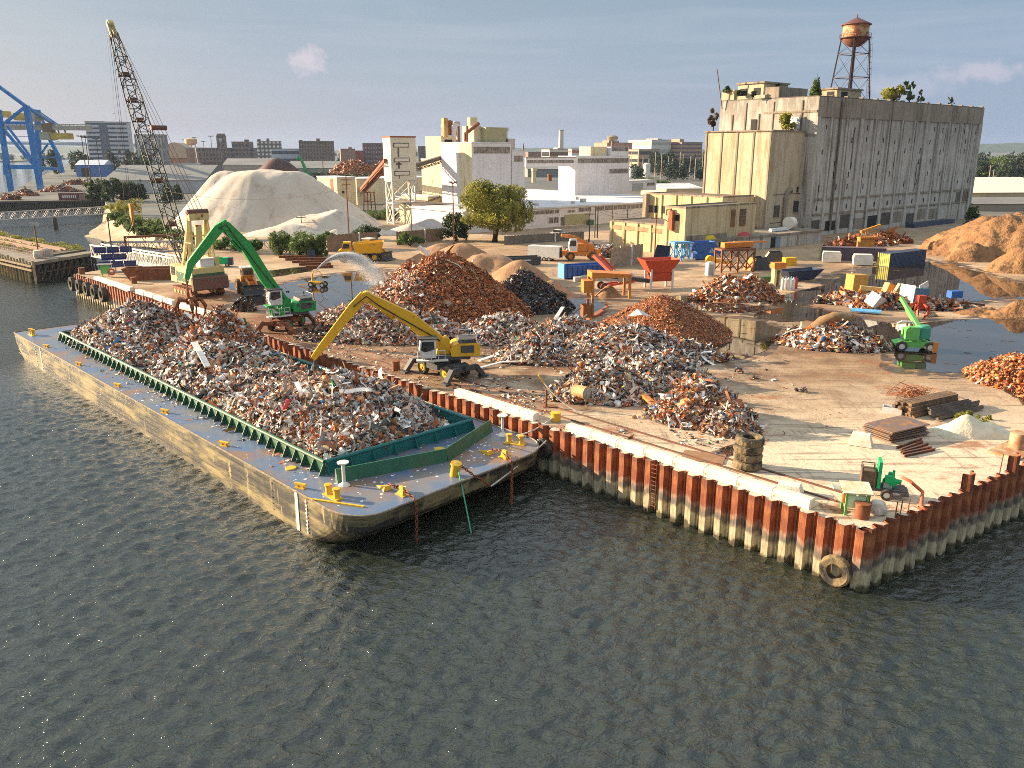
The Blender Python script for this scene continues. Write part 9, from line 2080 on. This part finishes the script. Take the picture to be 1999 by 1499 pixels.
hp = Heap([hm_(1300, 486, 470, 50, .4), hm_(1345, 496, 482, 40, .4)], ZD, .6, .5); heap_thing('scrap_heap', 'blue orange and white junk heap before the low cream block', 'scrap heap', hp, [(700, (.3, 1.2), 'mixed', None, {}), (500, (.3, 1.0), 'pale', None, {}), (300, (.4, 1.4), 'rust', None, {})], seed=61, st=.5)
hp = Heap([hm_(1690, 478, 460, 55, .4), hm_(1730, 474, 452, 45, .4), hm_(1650, 480, 466, 40, .4)], ZD, .6, .5); heap_thing('scrap_heap', 'orange machine scrap heap before the long shaded warehouse wall', 'scrap heap', hp, [(900, (.4, 1.5), 'rust', None, {}), (300, (.4, 1.2), 'mixed', None, {})], bed=M['brownbed'], seed=62, st=.5)
o = thing('yellow_gantry', 'orange yellow machine frame on top of the container row', 'machine', G(1690, 488), R(12)); b = MB(); b.box(0, 0, 2.6, 4.2, 1.4, .3); b.box(0, .3, 0, 3.6, 1.2, 2.6); b.beam((-1.8, 0, 4.0), (3.0, 0, 5.4), .5)
for k in range(5): b.beam((-2 + k, -.7, 2.9), (-2 + k, -.7, 4.2), .12)
b.beam((-2, -.7, 4.2), (2, -.7, 4.2), .12); b.build('frame', mat('orange_yellow', (.55, .25, .04), (.4, .16, .03), scale=1), o)
dkP = lambda f, y: DKL + Vector((math.cos(BANG - R(3)), math.sin(BANG - R(3)), 0)) * dkl * f + Vector((-math.sin(BANG), math.cos(BANG), 0)) * y
def ondock(name, lab, cat, f, y, mk, m, rz=0):
 b = MB(); mk(b); o = b.build(name, m, smooth='auto'); p = dkP(f, y); o.location = (p.x, p.y, ZD + 3.12); o.rotation_euler = (0, 0, BANG + rz); tag(o, lab, cat)
ct = mat('cream_tank', (.66, .56, .38), (.55, .45, .3), scale=1); ondock('round_tank', 'cream dome tank standing against the annex wall', 'tank', .52, 7.5, lambda b: b.lathe([(1.6, 0), (1.6, 1.7), (1.2, 2.3), (0, 2.5)], 16), ct); ondock('round_tank', 'big white tank lying on its side on the dock end', 'tank', .87, 4.5, lambda b: b.tube((-.9, 0, 1.5), (.9, 0, 1.5), 1.5, 1.4, 18), mat('white_round_tank', (.70, .66, .56)))
ondock('pipe_bundle', 'bundle of long white pipes lying on the dock', 'pipes', .74, 3, lambda b: [b.tube((-3.4 + .4 * k, .4 * k, .2 + .3 * (k % 2)), (3.4, .3 * k, .2 + .3 * (k % 2)), .2, n=8) for k in range(5)], ws); ondock('red_tarpaulin', 'low red tarpaulin heap on the dock', 'tarpaulin', .42, 2.5, lambda b: b.lathe([(2.4, 0), (1.8, .5), (.8, .7), (0, .75)], 9), mat('red_tarp', (.45, .06, .07))); ondock('yellow_tarpaulin', 'yellow heap at the left end of the dock', 'tarpaulin', .16, 2.2, lambda b: b.lathe([(2.2, 0), (1.7, .7), (.8, .9), (0, 1.0)], 8), mat('yellow_tarp', (.62, .42, .02)))
ondock('blue_shed_door', 'pale blue panel standing on the dock by the barred window', 'panel', .33, 6, lambda b: b.box(0, 0, 0, .9, .2, 3.6), mat('pale_blue_panel', (.42, .52, .6)))
b = MB(); p = F0 + UX * 60 - UY * 4; b.box(0, 0, 0, 26, 2.5, 1.2, BANG); o = b.build('steel_stock', M['navy']); o.location = (p.x, p.y, ZD); tag(o, 'long low blue steel stockpile at the foot of the warehouse', 'steel stock')
def car(lab, P, ang, m):
 o = thing('parked_car', lab, 'car', P, ang); b = MB(); b.side([(-2.2, .35), (2.2, .35), (2.25, .75), (1.9, .95), (1.0, 1.0), (-2.1, 1.05), (-2.3, .8)], -.9, .9); b.build('body', m, o); b = MB(); b.side([(-1.6, 1.02), (.95, 1.0), (.3, 1.6), (-1.2, 1.62)], -.78, .78); b.build('glasshouse', M['glass'], o); b = MB(); b.box(-.45, 0, 1.6, 1.5, 1.5, .06); b.build('roof', m, o)
 for x in (-1.4, 1.4):
  for y in (-.85, .85): wheel(o, x, y, .34, .2, M['galv'])
cw = mat('white_car_paint', (.75, .75, .74), rough=.3); car('white pickup parked beside the low cream block', G(1092, 461), R(-24), cw); car('white car parked at the far end of the warehouse', G(1912, 438), R(20), cw); car('dark car parked left of the white one at the far end of the warehouse', G(1895, 442), R(20), M['navy'])
plate('green_bin', 'small green wheelie bin against the white factory hall', 'bin', W0 + FX * wx_(1148) - FY * 1.2 - Vector((0, 0, 0)), 1.6, 1.2, 1.5, FA, M['dkgrn'])
o = thing('far_excavator', 'far green excavator arm rising behind the ore heap', 'excavator', G(590, 345)); yy = G(590, 345).y; q = lambda px, row: Vector((XT(px, row, yy) - G(590, 345).x, 0, ZT(row, yy) - ZD)); b = MB(); arm(b, [q(597, 332), q(590, 316), q(584, 305), q(579, 312)], [2.4, 2.0, 2.0, 1.4], 0, 1.6); b.build('boom', M['grn'], o); b = MB(); b.box(q(600, 338).x, 0, 0, 6, 4, 4); b.build('body', M['grn'], o)
o = thing('far_excavator', 'far orange excavator arm before the grey roofed depot', 'excavator', G(618, 342)); yy = G(618, 342).y; c0 = G(618, 342); q = lambda px, row: Vector((XT(px, row, yy) - c0.x, 0, ZT(row, yy) - ZD)); b = MB(); arm(b, [q(613, 340), q(622, 326), q(628, 320), q(630, 328)], [2.0, 1.8, 1.6, 1.0], 0, 1.4); b.build('boom', M['oran'], o); b = MB(); b.box(q(612, 342).x, 0, 0, 5, 4, 3.4); b.build('body', M['oran'], o)
P = G(958, 305, 300); P = Vector((XT(222, 222, 300), 300, ZT(222, 300)))
for k, (px, row, Y) in enumerate(((221, 222, 260), (484, 268, 300))):
 b = MB(); s = .9; b.add([(0, 0, 0), (-s, .3, .35), (-.2 * s, .4, .05), (s, .3, .35), (.2 * s, .4, .05), (0, -.5, 0), (0, .7, 0), (0, .2, -.15)], [(0, 2, 1), (0, 3, 4), (5, 4, 6, 2), (5, 2, 7), (5, 7, 4), (6, 7, 2), (6, 4, 7), (0, 4, 2)]); o = b.build('gull', M['wht'] if k else M['dgrey']); o.location = (XT(px, row, Y), Y, ZT(row, Y)); tag(o, ('dark gull flying left of the crane boom', 'pale gull flying above the dark mill block')[k], 'gull')
# ------------------------------------------------------------ air
hz = MB(); hz.add([(-4000, -300, -9), (4000, -300, -9), (4000, 4200, -9), (-4000, 4200, -9), (-4000, -300, 75), (4000, -300, 75), (4000, 4200, 75), (-4000, 4200, 75)], [(3, 2, 1, 0), (4, 5, 6, 7), (0, 1, 5, 4), (1, 2, 6, 5), (2, 3, 7, 6), (3, 0, 4, 7)])
hv = bpy.data.materials.new('air_haze'); hv.use_nodes = True; t = hv.node_tree; t.nodes.remove(t.nodes['Principled BSDF'])
v = nd(t, 'ShaderNodeVolumePrincipled'); v.inputs['Color'].default_value = (.60, .76, 1.0, 1); v.inputs['Density'].default_value = .00005; v.inputs['Anisotropy'].default_value = .2
t.links.new(v.outputs[0], t.nodes['Material Output'].inputs['Volume'])
tag(hz.build('haze', hv), kind='stuff')
